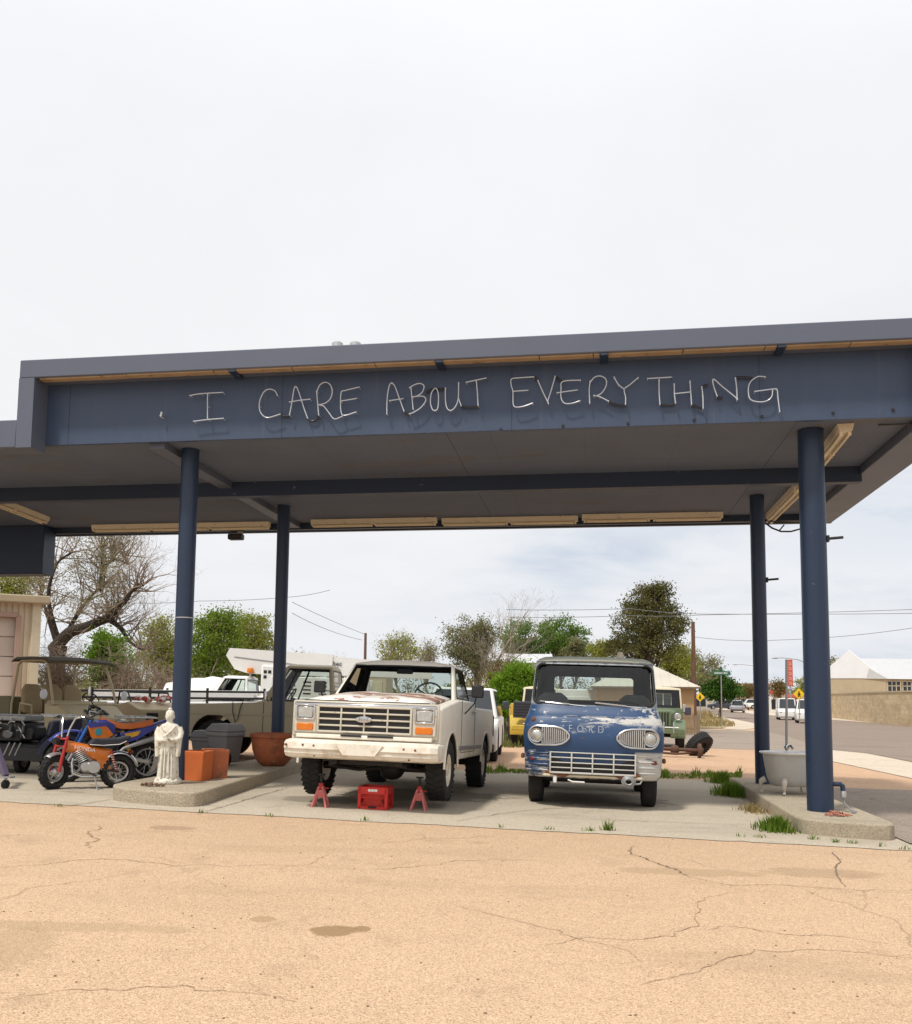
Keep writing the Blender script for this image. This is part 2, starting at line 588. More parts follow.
# ---- ground surfaces
def ground_mat(name, a, b, speck, fine, stains=(), crack=0, crackcol=(.16, .10, .06), bstr=.5):
    m, t = newmat(name)
    ob = t.obj()
    c = t.mix(t.noise(ob, .35, 6, .62), a, b)
    vo = t.n('ShaderNodeTexVoronoi', feature='F1')
    t.put(vo.inputs['Vector'], ob)
    vo.inputs['Scale'].default_value = fine
    cs = t.n('ShaderNodeSeparateColor')
    t.put(cs.inputs[0], vo.outputs['Color'])
    c = t.mix(t.math('MULTIPLY', t.step(cs.outputs[0], .60, .95), .6), c, sc3(b, 1.4))
    c = t.mix(t.math('MULTIPLY', t.step(cs.outputs[1], .70, .95), .75), c, speck)
    n2 = t.noise(ob, fine * .45, 3, .7)
    c = t.mix(t.math('MULTIPLY', t.step(n2, .52, .72), .35), c, sc3(a, .55))
    c = t.mix(t.math('MULTIPLY', t.step(t.noise(ob, 1.7, 7, .7), .52, .74), .42), c, sc3(a, .64))
    c = t.mix(t.math('MULTIPLY', t.step(t.noise(t.scaled(ob, (.3, 1, 1)), .55, 6, .65), .50, .68), .38), c, sc3(a, .72))
    x, y, z = t.xyz(ob)
    wob = t.math('MULTIPLY', t.math('SUBTRACT', t.noise(ob, 4.5, 7, .75), .5), 2.6)
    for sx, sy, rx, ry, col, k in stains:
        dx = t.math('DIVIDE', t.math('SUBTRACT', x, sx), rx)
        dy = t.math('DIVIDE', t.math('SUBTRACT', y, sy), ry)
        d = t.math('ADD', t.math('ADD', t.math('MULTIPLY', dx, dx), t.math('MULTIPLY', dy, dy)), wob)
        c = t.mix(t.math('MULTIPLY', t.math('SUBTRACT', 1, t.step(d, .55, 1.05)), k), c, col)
    if crack:
        nv = t.n('ShaderNodeTexNoise')
        t.put(nv.inputs['Vector'], ob)
        nv.inputs['Scale'].default_value = 1.1
        nv.inputs['Detail'].default_value = 6
        ad = t.n('ShaderNodeMixRGB', blend_type='ADD')
        ad.inputs[0].default_value = .9
        t.put(ad.inputs[1], ob)
        t.put(ad.inputs[2], nv.outputs['Color'])
        ve = t.n('ShaderNodeTexVoronoi', feature='DISTANCE_TO_EDGE')
        t.put(ve.inputs['Vector'], t.scaled(ad.outputs[0], (1, .55, 1)))
        ve.inputs['Scale'].default_value = crack
        f = t.math('SUBTRACT', 1, t.step(ve.outputs['Distance'], .0015, .006))
        f = t.math('MULTIPLY', f, t.step(t.noise(ob, .5, 3), .44, .62))
        c = t.mix(t.math('MULTIPLY', f, .38), c, crackcol)
    h = t.math('ADD', t.math('MULTIPLY', vo.outputs['Distance'], .6), n2)
    t.out(c, .92, 0, h, bstr, .012, 0, .2)
    return m


M['gravel'] = ground_mat('gravel', (.47, .318, .20), (.605, .43, .285), (.26, .165, .10), 150,
                         [(*G(333, 931)[:2], .15, .14, (.27, .17, .085), .85), (*G(362, 929)[:2], .055, .08, (.27, .17, .085), .8),
                          (*G(263, 919)[:2], .09, .09, (.33, .21, .11), .6), (*G(172, 828)[:2], .28, .16, (.28, .19, .12), .55),
                          (*G(60, 926)[:2], .9, .12, (.34, .24, .14), .4), (*G(0, 950)[:2], .3, .5, (.34, .24, .14), .4),
                          (*G(690, 872)[:2], .7, .2, (.36, .25, .15), .5), (*G(820, 873)[:2], .6, .25, (.33, .23, .14), .5)],
                         .33)
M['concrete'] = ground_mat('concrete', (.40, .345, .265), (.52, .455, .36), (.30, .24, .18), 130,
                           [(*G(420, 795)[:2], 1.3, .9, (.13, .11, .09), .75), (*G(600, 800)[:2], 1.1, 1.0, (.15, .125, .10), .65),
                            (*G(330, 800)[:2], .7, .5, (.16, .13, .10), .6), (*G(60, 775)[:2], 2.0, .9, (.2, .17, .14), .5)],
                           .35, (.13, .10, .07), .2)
M['kerb_concrete'] = ground_mat('kerb_concrete', (.33, .28, .205), (.45, .385, .29), (.2, .16, .11), 110, (), .8, (.1, .08, .06), .35)
M['asphalt_grey'] = ground_mat('asphalt_grey', (.245, .20, .162), (.315, .262, .213), (.18, .14, .11), 60, (), .15, (.1, .08, .07), .3)
M['road'] = ground_mat('road', (.215, .17, .138), (.265, .212, .172), (.16, .125, .1), 40, (), 0, (.1, .1, .1), .2)
M['sidewalk'] = ground_mat('sidewalk', (.50, .42, .33), (.56, .48, .385), (.4, .32, .25), 60, (), 0, (.2, .2, .2), .2)
M['lot'] = ground_mat('lot', (.44, .285, .18), (.52, .35, .23), (.32, .19, .11), 70, (), .2, (.2, .13, .08), .3)
M['dry_soil'] = ground_mat('dry_soil', (.30, .235, .13), (.38, .30, .17), (.2, .16, .07), 30)
M['stone_wall'] = None
m, t = newmat('stone_wall')
ob = t.obj()
bk = t.n('ShaderNodeTexBrick')
t.put(bk.inputs['Vector'], t.n('ShaderNodeTexCoord').outputs['UV'])
bk.inputs['Color1'].default_value = (.50, .385, .235, 1)
bk.inputs['Color2'].default_value = (.58, .455, .285, 1)
bk.inputs['Mortar'].default_value = (.44, .335, .205, 1)
bk.inputs['Scale'].default_value = 1
bk.inputs['Brick Width'].default_value = .9
bk.inputs['Row Height'].default_value = .4
bk.inputs['Mortar Size'].default_value = .02
c = t.mix(t.step(t.noise(t.scaled(ob, (1, 1, 2.5)), .7, 8, .7), .42, .62), bk.outputs[0], (.42, .315, .185))
t.out(c, .9, 0, t.noise(ob, 6, 4), .4, .05)
M['stone_wall'] = m

# ------------------------------------------------------------------ sky and sun
w = bpy.data.worlds.new('World')
scene.world = w
w.use_nodes = True
t = NT(w)
SUN = (-.22 * CU2 - .35 * CV2 + V((0, 0, .73))).normalized()
sky = t.n('ShaderNodeTexSky', sky_type='NISHITA', sun_disc=False)
sky.sun_elevation = math.asin(SUN.z)
sky.sun_rotation = math.atan2(SUN.x, SUN.y)
sky.dust_density = 2.5
tc = t.n('ShaderNodeTexCoord').outputs['Generated']
x, y, z = t.xyz(tc)
# flat cloud-deck coordinates, so that the layers stretch towards the horizon
zz = t.math('ADD', t.math('MAXIMUM', z, 0), .16)
cb = t.n('ShaderNodeCombineXYZ')
t.put(cb.inputs[0], t.math('DIVIDE', x, zz))
t.put(cb.inputs[1], t.math('DIVIDE', y, zz))
deck = t.noise(cb.outputs[0], 1.1, 8, .62, .3)
deck2 = t.noise(cb.outputs[0], .45, 4, .5)
grad = t.n('ShaderNodeValToRGB')
e = grad.color_ramp.elements
e[0].position, e[0].color = 0, (8.5, 8.75, 9.15, 1)
e[1].position, e[1].color = .95, (12.5, 12.6, 12.9, 1)
k = e.new(.25)
k.color = (9.2, 9.25, 9.45, 1)
k = e.new(.55)
k.color = (9.25, 9.3, 9.55, 1)
t.put(grad.inputs[0], z)
shade = t.math('ADD', .965, t.math('MULTIPLY', t.step(deck, .35, .65), .035))
sv = t.n('ShaderNodeVectorMath', operation='SCALE')
t.put(sv.inputs[0], grad.outputs[0])
t.put(sv.inputs['Scale'], shade)
# thin places where the blue shows, towards the lower right
gap = t.math('MULTIPLY', t.step(t.math('ADD', deck2, t.math('MULTIPLY', x, .36)), .52, .72), t.math('SUBTRACT', 1, t.step(z, .16, .42)))
gap = t.math('MULTIPLY', gap, t.math('ADD', .35, t.math('MULTIPLY', t.math('SUBTRACT', 1, t.step(deck, .38, .58)), .65)))
blue = t.mix(.30, (5.6, 6.7, 8.4), sky.outputs[0])
c = t.mix(t.math('MULTIPLY', gap, .8), sv.outputs[0], blue)
bg = t.n('ShaderNodeBackground')
t.put(bg.inputs[0], c)
bg.inputs[1].default_value = .1
o = t.n('ShaderNodeOutputWorld')
t.put(o.inputs[0], bg.outputs[0])

sl = bpy.data.lights.new('sun', 'SUN')
sl.energy, sl.angle, sl.color = 3.1, R(6), (1, .95, .87)
so = bpy.data.objects.new('sun', sl)
so.rotation_euler = SUN.to_track_quat('Z', 'Y').to_euler()
so.location = (-10, -10, 30)
COL.objects.link(so)

cam = bpy.data.cameras.new('camera')
co = bpy.data.objects.new('camera', cam)
COL.objects.link(co)
co.matrix_world = Matrix.Translation(EYE) @ Matrix((CR, CU, -_f)).transposed().to_4x4()
cam.sensor_fit, cam.sensor_width, cam.sensor_height = 'AUTO', 36, 36
cam.lens = FOC / 1024 * 36
cam.shift_y = (CY - 512) / 1024
cam.clip_start, cam.clip_end = .05, 3000
scene.camera = co
scene.view_settings.view_transform = 'Standard'
scene.view_settings.look = 'None'
scene.view_settings.exposure = 0
scene.view_settings.gamma = 1
scene.cycles.use_denoising = True
scene.cycles.max_bounces = 8
scene.cycles.transparent_max_bounces = 16
# ================================================================== ground and paving
def clip_half(poly, x0, keep_right):
    out = []
    for i, p in enumerate(poly):
        q = poly[(i + 1) % len(poly)]
        a, b = (p[0] >= x0) == keep_right or p[0] == x0, (q[0] >= x0) == keep_right or q[0] == x0
        if a:
            out.append(p)
        if a != b:
            k = (x0 - p[0]) / (q[0] - p[0])
            out.append((x0, p[1] + (q[1] - p[1]) * k))
    return out


def sheet(name, pts, dz, mat):
    mb = MB()
    pts = [(p[0], p[1]) for p in pts]
    mid = clip_half(clip_half(pts, -20, True), 20, False)
    for poly in (clip_half(pts, -20, False), mid, clip_half(pts, 20, True)):
        if len(poly) > 2:
            mb.add([(x, y, gz(x) + dz) for x, y in poly], [list(range(len(poly)))])
    o = mb.build(name, mat, fix=False, smooth=0)
    bm = bmesh.new()
    bm.from_mesh(o.data)
    for f in bm.faces:
        f.normal_update()
        if f.normal.z < 0:
            f.normal_flip()
    bm.to_mesh(o.data)
    bm.free()
    return tag(o, kind='structure')


def uvp(*pts):
    return [UV(u, v) for u, v in pts]


sheet('ground', [(-900, -40), (900, -40), (900, 1800), (-900, 1800)], 0, M['gravel'])
sheet('dirt_lot', uvp((-40, 5.9), (13.2, 5.9), (13.2, 20.2), (-40, 20.2)), .004, M['lot'])
rj = random.Random(5)
edge = [(-14 + 22.95 * i / 240, -1.75 + .018 * math.sin(i * .31) + rj.uniform(-.016, .016) + (.05 if rj.random() < .03 else 0)) for i in range(241)]
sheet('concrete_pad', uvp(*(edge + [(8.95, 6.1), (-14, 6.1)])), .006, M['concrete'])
sheet('asphalt_apron', uvp((8.96, -1.25), (12, -1.6), (16, -2.6), (16, 6.4), (8.96, 5.7)), .014, M['asphalt_grey'])
sheet('cross_street', uvp((-60, 19.8), (14.4, 19.8), (20, 45), (-60, 45)), .008, M['asphalt_grey'])
sheet('main_road', [G(*p) for p in ((1150, 800), (912, 762), (868, 753.5), (826, 749), (790, 737), (757, 729), (708, 719), (688, 714), (688, 704), (738, 712.5), (833, 719.5), (912, 725.5), (1150, 741))], .012, M['road'])
sheet('sidewalk', [G(*p) for p in ((820, 749.5), (868, 754), (912, 763), (1050, 790), (1050, 818), (912, 779), (833, 762))], .016, M['sidewalk'])
sheet('far_sidewalk', [G(*p) for p in ((688, 702.6), (754, 711.2), (833, 717.3), (912, 722.6), (1150, 736), (1150, 742), (912, 726), (833, 720), (754, 714.2), (688, 704.6))], .02, M['sidewalk'])
sheet('verge', [G(*p) for p in ((560, 712), (706, 712), (733, 721.5), (723, 728.6), (560, 729.4))], .016, M['dry_soil'])
sheet('corner_sidewalk', [G(*p) for p in ((706, 714), (716, 715.5), (764, 725.5), (744, 730.2), (724, 729.4), (735, 722))], .02, M['sidewalk'])

# concrete joints and cracks: thin open seams, modelled as dark filled strips
M['seam'] = pmat('seam', (.17, .12, .08), .95, 0, .3, 9)
M['seam_soft'] = pmat('seam_soft', (.35, .235, .142), .95, 0, .3, 9)


def mat_jag(mat, w):
    return w != .018


def seam(name, pts, w, dz, mat='seam'):
    mb = MB()
    P = []
    if mat_jag(mat, w):
        for _ in range(4):
            Q = [pts[0]]
            for a, b in zip(pts[:-1], pts[1:]):
                d = b - a
                Q += [(a + b) / 2 + V((-d.y, d.x, 0)) * random.gauss(0, .11), b]
            pts = Q
    for a, b in zip(pts[:-1], pts[1:]):
        n = max(2, int((b - a).length / .08))
        for i in range(n):
            P.append(a.lerp(b, i / n))
    P.append(pts[-1])
    vs = []
    off = 0
    for i, p in enumerate(P):
        d = P[min(i + 1, len(P) - 1)] - P[max(i - 1, 0)]
        s = V((-d.y, d.x, 0)).normalized()
        off = off * .7 + random.uniform(-1, 1) * w * .9
        ww = w * random.uniform(.35, 1.1) * (0.3 + .7 * math.sin(math.pi * (i + .5) / len(P)) ** .5)
        for k in (-1, 1):
            q = p + s * (off + k * ww / 2)
            vs.append((q.x, q.y, gz(q.x) + dz))
    for i in range(len(P) - 1):
        mb.add([vs[2 * i], vs[2 * i + 1], vs[2 * i + 3], vs[2 * i + 2]], [(0, 1, 2, 3)])
    tag(mb.build(name, M[mat], fix=False, smooth=0), kind='structure')


for pts, wd, mt in [
        ([(636, 846), (644, 858), (664, 867), (690, 877)], .016, 'seam'), ([(690, 877), (735, 886), (840, 889), (912, 893)], .012, 'seam_soft'),
        ([(831, 852), (838, 862), (834, 877), (848, 887)], .018, 'seam'), ([(100, 826), (96, 838), (86, 848)], .02, 'seam_soft'),
        ([(0, 868), (80, 860), (150, 862), (300, 866)], .014, 'seam_soft'), ([(300, 866), (420, 866), (560, 862)], .01, 'seam_soft'),
        ([(456, 905), (560, 930), (640, 962)], .008, 'seam_soft'), ([(540, 945), (620, 940), (700, 925), (740, 893)], .01, 'seam_soft'),
        ([(640, 985), (720, 962), (820, 950), (912, 958)], .009, 'seam_soft'), ([(0, 1000), (180, 985), (300, 1002)], .008, 'seam_soft'),
        ([(700, 930), (800, 936), (890, 944)], .01, 'seam_soft')]:
    seam('pavement_crack', [G(*p) for p in pts], wd, .004, mt)
for pts in ([(0, 790), (60, 792), (115, 796)], [(112, 800), (60, 808)], [(455, 822), (520, 812), (600, 806)], [(196, 815), (240, 802), (292, 787)], [(540, 818), (640, 822), (760, 826)]):
    seam('slab_joint', [G(*p) for p in pts], .018, .0145, 'seam')


def island(name, label, outline, top, back=5.0):
    mb = MB()
    top_r = [V((p.x, p.y, gz(p.x) + top)) for p in uvp(*outline)]
    bot_r = [V((p.x, p.y, gz(p.x) - .06)) for p in uvp(*outline)]
    mb.loft([bot_r, top_r])
    o = mb.build(name, M['kerb_concrete'], None, .025, 3)
    return tag(o, label, 'kerb island')


island('pump_island', 'long low concrete kerb island under the white statue, terracotta pots and two left columns',
       [(.40, 5.2), (.47, 3.4), (.86, -1.0), (.88, -1.2), (.84, -1.33), (.72, -1.40), (.3, -1.36), (-.12, -1.25), (-.34, -1.10), (-.46, -.88), (-.5, -.6), (-.5, 5.2)], .18)
island('pump_island', 'long low concrete kerb island under the bathtub and two right columns',
       [(7.96, 4.9), (7.90, -.7), (7.94, -.86), (8.04, -.95), (8.3, -1.02), (8.66, -1.09), (8.82, -1.07), (8.90, -.95), (8.93, -.7), (8.93, 4.9)], .18)

# ================================================================== the canopy
canopy = root('station_canopy', 'large dark blue flat service station canopy on four round steel columns', 'canopy', PL, CYAW, 0, False)
ZS, ZFB, ZCB, ZCT, ZRB = 4.855, 4.815, 5.662, 5.914, 4.73
VF, VC, VR, UR = -.56, -.888, 5.83, 10.03
uo = FAC(20, 361, VC)[0]
ui = FAC(34.5, 376, VC)[0]
zl0 = FAC(12, 447.5, VC)[1]
zl1 = FAC(8, 420, VC)[1]
fb = MB()
fb.box(((uo + UR) / 2, (VC + VR) / 2, (ZCB + ZCT) / 2), (UR - uo, VR - VC, ZCT - ZCB), None, .012)
fb.box(((uo + ui) / 2, (VC + VF) / 2 - .001, (ZCB + zl0) / 2 - .001), (ui - uo, VF - VC - .004, ZCB - zl0 + .002))
fb.box(((-22 + uo) / 2 - .001, (VC + VF) / 2 + .003, (zl0 + zl1) / 2 + .001), (uo + 22, VF - VC, zl1 - zl0), None, .012)
fb.box(((-22 + uo) / 2 - .002, (VC + VR) / 2 + .2, zl1 - .06), (uo + 22, VR - VC - .45, .10))
fb.build('coping', M['coping'], canopy)
MB().box(((uo + UR) / 2, VF + .03, (ZFB + ZCB) / 2), (UR - uo - .02, .06, ZCB - ZFB), None, .004).build('fascia', M['fascia'], canopy)
mb = MB()
mb.box(((-22 + UR) / 2, VR - .06, (ZRB + ZCB) / 2), (UR + 22 - .02, .10, ZCB - ZRB - .004))
mb.build('rear_fascia', M['blue_steel'], canopy)
mb = MB()
mb.box((UR - .28, (VC + VR) / 2 - .02, (ZRB + ZCB) / 2 - .003), (.54, VR - VC - .16, ZCB - ZRB - .01), None, .01)
mb.build('side_fascia', M['coping'], canopy)
# underside boards, three lengths so that the joints show
mb = MB()
xs = [-21.9, -15.6, -9.6, -5.2, -.35, 3.7, 8.1, UR - .56]
for a, b in zip(xs[:-1], xs[1:]):
    mb.box(((a + b) / 2, (VF + .07 + VR - .12) / 2, ZS + .03), (b - a - .006, VR - .12 - VF - .07, .06))
mb.build('soffit', M['soffit'], canopy, smooth=0)
mb = MB()
mb.box((-6, 2.02, ZS - .115), (31.0, .16, .238), None, .006)
mb.build('cross_beam', M['blue_steel'], canopy)
mb = MB()
mb.box((-6, VR - .30, ZS - .06), (31, .12, .125), None, .006)
mb.build('cross_beam', M['blue_steel'], canopy)
for uu in (-.28,):
    MB().box((uu, (VF + VR) / 2 - .05, ZS - .05), (.22, VR - VF - .32, .10), None, .006).build('main_beam', M['coping'], canopy)
# plywood strips under the roof overhang, between dark brackets
cuts = [ui + .05] + [FAC(p, q, -.7)[0] for p, q in ((237, 372), (441, 361), (604, 353), (779, 343))] + [UR - .05]
for a, b in zip(cuts[:-1], cuts[1:]):
    mb = MB()
    a0 = a
    while a0 < b - .12:
        b0 = min(b - .05, a0 + random.uniform(.6, 1.3))
        mb.box(((a0 + b0) / 2, -.80 + random.uniform(-.006, .006), ZCB - .010), (b0 - a0 - .012, .115, .018))
        a0 = b0
    mb.build('overhang_board', M['wood'], canopy, smooth=0)
for a in cuts[1:-1]:
    MB().box((a, -.74, ZCB - .02), (.10, .28, .036), None, .005).build('bracket', M['blue_steel'], canopy)
for uu, vv, r in ((0, 0, .121), (8.34, 0, .157), (.06, 3.8, .113), (8.34, 3.8, .119)):
    P = UV(uu, vv)
    zb = gz(P.x) + .175
    mb = MB()
    mb.lathe([(r, zb), (r, ZS - .001)], 28, Matrix.Translation((uu, vv, 0)))
    c = mb.build('column', M['blue_column'], canopy)
    if uu > 5:
        zh = 3.45 if vv == 0 else 3.42
        hb = MB().tube([(uu + r - .01, vv, zh), (uu + r + .2, vv - .01, zh + .015)], .018, 8)
        hb.box((uu + r + .015, vv, zh), (.03, .08, .08))
        hb.build('hook', M['black'], c)
    if uu < 1 and vv == 0:
        MB().lathe([(r + .003, 2.47), (r + .003, 2.483)], 28, Matrix.Translation((uu, vv, 0))).build('band', M['alu'], c)
# bulkhead of the shop part hanging below the low roof, left
p0 = FAC(48, 575, VR - .5)
mb = MB()
mb.box(((p0[0] - 21.5) / 2, VR - .5, (p0[1] + ZS) / 2 - .003), (p0[0] + 21.5, .42, ZS - p0[1]), None, .01)
mb.build('bulkhead', M['blue_column'], canopy)

# two vent pipes on the roof
for px, lab in ((337.5, 'left of two small grey vent pipes standing on the canopy roof'), (355.5, 'right of two small grey vent pipes standing on the canopy roof')):
    u_, z_ = FAC(px, 343, .9)
    r_ = root('roof_vent', lab, 'vent pipe', UV(u_, .9, ZCT), CYAW, 0, False, 'vent pipes on the canopy roof')
    MB().lathe([(.045, 0), (.045, z_ - ZCT - .06)], 14).build('pipe', M['alu'], r_)
    MB().lathe([(.05, z_ - ZCT - .1), (.085, z_ - ZCT - .08), (.085, z_ - ZCT - .01), (.06, z_ - ZCT + .01)], 14).build('hood', M['alu'], r_)


# ---- fluorescent fixtures
def PZ(px, py, z):
    d = ray(px, py)
    P = EYE + d * ((z - EYE.z) / d.z)
    q = P - PL
    return q.dot(CU2), q.dot(CV2)


def fixture(label, a, b, w=.13):
    a, b = V((*a, 0)), V((*b, 0))
    L = (b - a).length
    ang = math.atan2((b - a).y, (b - a).x)
    r_ = root('fluorescent_light', label, 'strip light', UV(a.x, a.y, ZS - .002), CYAW - ang, 0, False, 'strip lights under the canopy')
    MB().prism([(-w / 2, -.002), (-w / 2 + .02, -.085), (-.03, -.105), (.03, -.105), (w / 2 - .02, -.085), (w / 2, -.002)], 'x', 0, L).build('housing', M['cream_metal'], r_)
    for s in (-1, 1):
        n = max(1, round(L / 1.25))
        for i in range(n):
            x0, x1 = L * i / n + .05, L * (i + 1) / n - .05
            mb = MB().cyl((x0 + .03, s * .05, -.125), (x1 - .03, s * .05, -.125), .019, 10)
            for x in (x0, x1):
                mb.box((x, s * .05, -.118), (.035, .04, .045))
            mb.build('tube', M['tube_cream'], r_)


M['tube_cream'] = pmat('tube_cream', (.66, .56, .38), .35, 0, .1, 5)
VL = 5.25
us = [FAC(93, 524, VL)[0], FAC(270, 523, VL)[0], FAC(313, 523, VL)[0], FAC(438, 520, VL)[0], FAC(442, 520, VL)[0], FAC(578, 517, VL)[0], FAC(582, 517, VL)[0], FAC(722, 514, VL)[0]]
for i, lab in enumerate(('cream strip light on the rear soffit left of and behind the front left column',
                         'cream strip light on the rear soffit directly right of the rear left column',
                         'cream strip light in the middle of the rear row, above the gap between the trucks',
                         'cream strip light at the right end of the rear row, above the blue truck')):
    fixture(lab, (us[2 * i], VL - .1 * (i % 2)), (us[2 * i + 1], VL - .1 * (i % 2)))
z_ = ZS - .1
a, b = PZ(846, 431, z_), PZ(800, 489, z_)
fixture('cream strip light running front to back, its end showing beside the front right column top', a, (b[0], b[1]), .2)
c, d = PZ(799, 491, z_), PZ(768, 522, z_)
fixture('cream strip light running front to back between the two right columns', c, d, .2)
a, b = PZ(-70, 478, z_), PZ(45, 522, z_)
fixture('cream strip light running askew at the far left edge of the canopy', a, b, .2)

# loop of cable under the rear soffit and a small floodlight
mb = MB()
pts = [(764, 522), (772, 528), (781, 531.5), (791, 531.5), (800, 529), (806, 524)]
mb.tube([AT(p[0], p[1], 16.3) for p in pts], .016, 6)
mb.tube([AT(779, 531, 16.3), AT(784, 525, 16.4)], .012, 6)
mb.tube([AT(766, 521, 16.3), AT(786, 522, 16.3), AT(806, 523, 16.3)], .012, 6)
tag(mb.build('hanging_cable', M['wire']), 'loop of black cable drooping from the soffit between the right columns', 'cable')
mb = MB().tube([UV(9.1, -.2, ZS - .02), UV(9.6, -.3, ZS - .05), UV(10.2, -.4, ZS - .04)], .012, 6)
tag(mb.build('conduit_cable', M['wire']), 'thin dark cable along the soffit at the upper right corner', 'cable')
P = AT(236, 536, 18.4)
r_ = root('floodlight', 'small dark floodlight box hanging below the rear canopy edge at left', 'floodlight', P, CYAW, 0, False)
MB().box((0, 0, -.02), (.30, .18, .12), None, .02).build('housing', M['black'], r_)
MB().box((0.1, -.02, .08), (.1, .1, .1), None, .01).build('mount', M['steel_grey'], r_)

# ---- neon lettering: white glass tubes standing off the fascia
neon = root('neon_sign', 'unlit white glass tube handwriting reading I CARE ABOUT EVERYTHING on the blue fascia', 'neon sign', UV(0, VF, 0), CYAW, 0, False)
VN = VF - .085
LET = [
    ('I', 150, 370, [[(303, 194), (385, 180), (552, 170)], [(437, 183), (437, 275), (437, 368)], [(332, 390), (445, 376), (556, 368)]]),
    ('C', 250, 370, [[(207, 192), (190, 160), (150, 145), (110, 162), (80, 215), (70, 270), (80, 322), (110, 355), (140, 362), (185, 350), (228, 336)]]),
    ('A', 250, 370, [[(300, 342), (318, 250), (328, 180), (336, 140), (347, 126), (360, 140), (385, 210), (410, 290), (437, 365)], [(300, 243), (380, 230), (456, 222)]]),
    ('R', 250, 370, [[(522, 342), (514, 250), (506, 160)], [(508, 165), (530, 115), (570, 93), (608, 110), (625, 160), (612, 215), (575, 250), (525, 264)], [(530, 264), (560, 275), (600, 325), (640, 372), (700, 352)]]),
    ('E', 250, 370, [[(828, 130), (720, 156), (694, 168), (688, 240), (692, 315), (715, 346), (805, 320)], [(690, 236), (815, 215)]]),
    ('A', 375, 365, [[(90, 372), (92, 260), (105, 170), (125, 136), (150, 160), (180, 240), (220, 350)], [(110, 271), (215, 255)]]),
    ('B', 375, 365, [[(290, 336), (280, 240), (272, 168)], [(262, 172), (300, 150), (340, 140), (372, 158), (360, 205), (320, 235), (285, 243)], [(320, 236), (370, 240), (386, 270), (350, 322), (300, 356), (262, 372)]]),
    ('O', 375, 365, [[(456, 176), (430, 210), (421, 280), (435, 335), (460, 346), (479, 320), (482, 230), (470, 185), (456, 176)]]),
    ('U', 375, 365, [[(535, 175), (535, 260), (545, 322), (570, 346), (605, 325), (632, 260), (635, 135)], [(634, 250), (655, 312)]]),
    ('T', 375, 365, [[(694, 131), (846, 98)], [(770, 120), (778, 210), (783, 307)]]),
    ('E', 500, 360, [[(256, 128), (150, 135), (88, 144), (85, 190), (98, 240), (100, 332), (120, 358), (180, 352), (248, 328)], [(97, 238), (215, 230)]]),
    ('V', 500, 360, [[(288, 155), (320, 230), (368, 330)], [(362, 315), (395, 210), (419, 124)]]),
    ('E', 500, 360, [[(610, 153), (477, 163), (464, 220), (465, 290), (490, 328), (545, 330), (607, 310)], [(434, 249), (590, 227)]]),
    ('R', 500, 360, [[(682, 327), (678, 230), (685, 160)], [(686, 168), (720, 130), (765, 122), (803, 145), (808, 190), (778, 245), (740, 270), (713, 270)], [(720, 270), (760, 280), (825, 313)]]),
    ('Y', 590, 360, [[(183, 130), (215, 185), (260, 222)], [(366, 134), (300, 190), (260, 222), (270, 280), (270, 336)]]),
    ('T', 590, 360, [[(438, 141), (622, 130)], [(525, 150), (525, 240), (532, 336)]]),
    ('H', 590, 360, [[(640, 182), (642, 260), (650, 327)], [(643, 256), (762, 243)], [(760, 160), (765, 240), (772, 337)]]),
    ('I', 590, 360, [[(850, 203), (858, 280), (860, 366)]]),
    ('N', 690, 360, [[(206, 273), (185, 215), (172, 160), (185, 148), (250, 205), (330, 270), (360, 297)], [(358, 302), (355, 220), (345, 135)]]),
    ('G', 690, 360, [[(572, 128), (520, 125), (475, 150), (448, 190), (444, 250), (462, 302), (530, 319), (590, 308), (622, 275), (628, 225)], [(494, 239), (560, 230), (640, 220), (662, 228), (668, 285), (682, 392)]]),
]


def smooth_path(pts, n=4):
    if len(pts) < 3:
        return pts
    out = []
    for i in range(len(pts) - 1):
        p0, p1, p2, p3 = pts[max(i - 1, 0)], pts[i], pts[i + 1], pts[min(i + 2, len(pts) - 1)]
        for k in range(n):
            t_ = k / n
            out.append(p1 + ((p2 - p0) * t_ + (2 * p0 - 5 * p1 + 4 * p2 - p3) * t_ ** 2 + (3 * p1 - p0 - 3 * p2 + p3) * t_ ** 3) * .5)
    out.append(pts[-1])
    return out


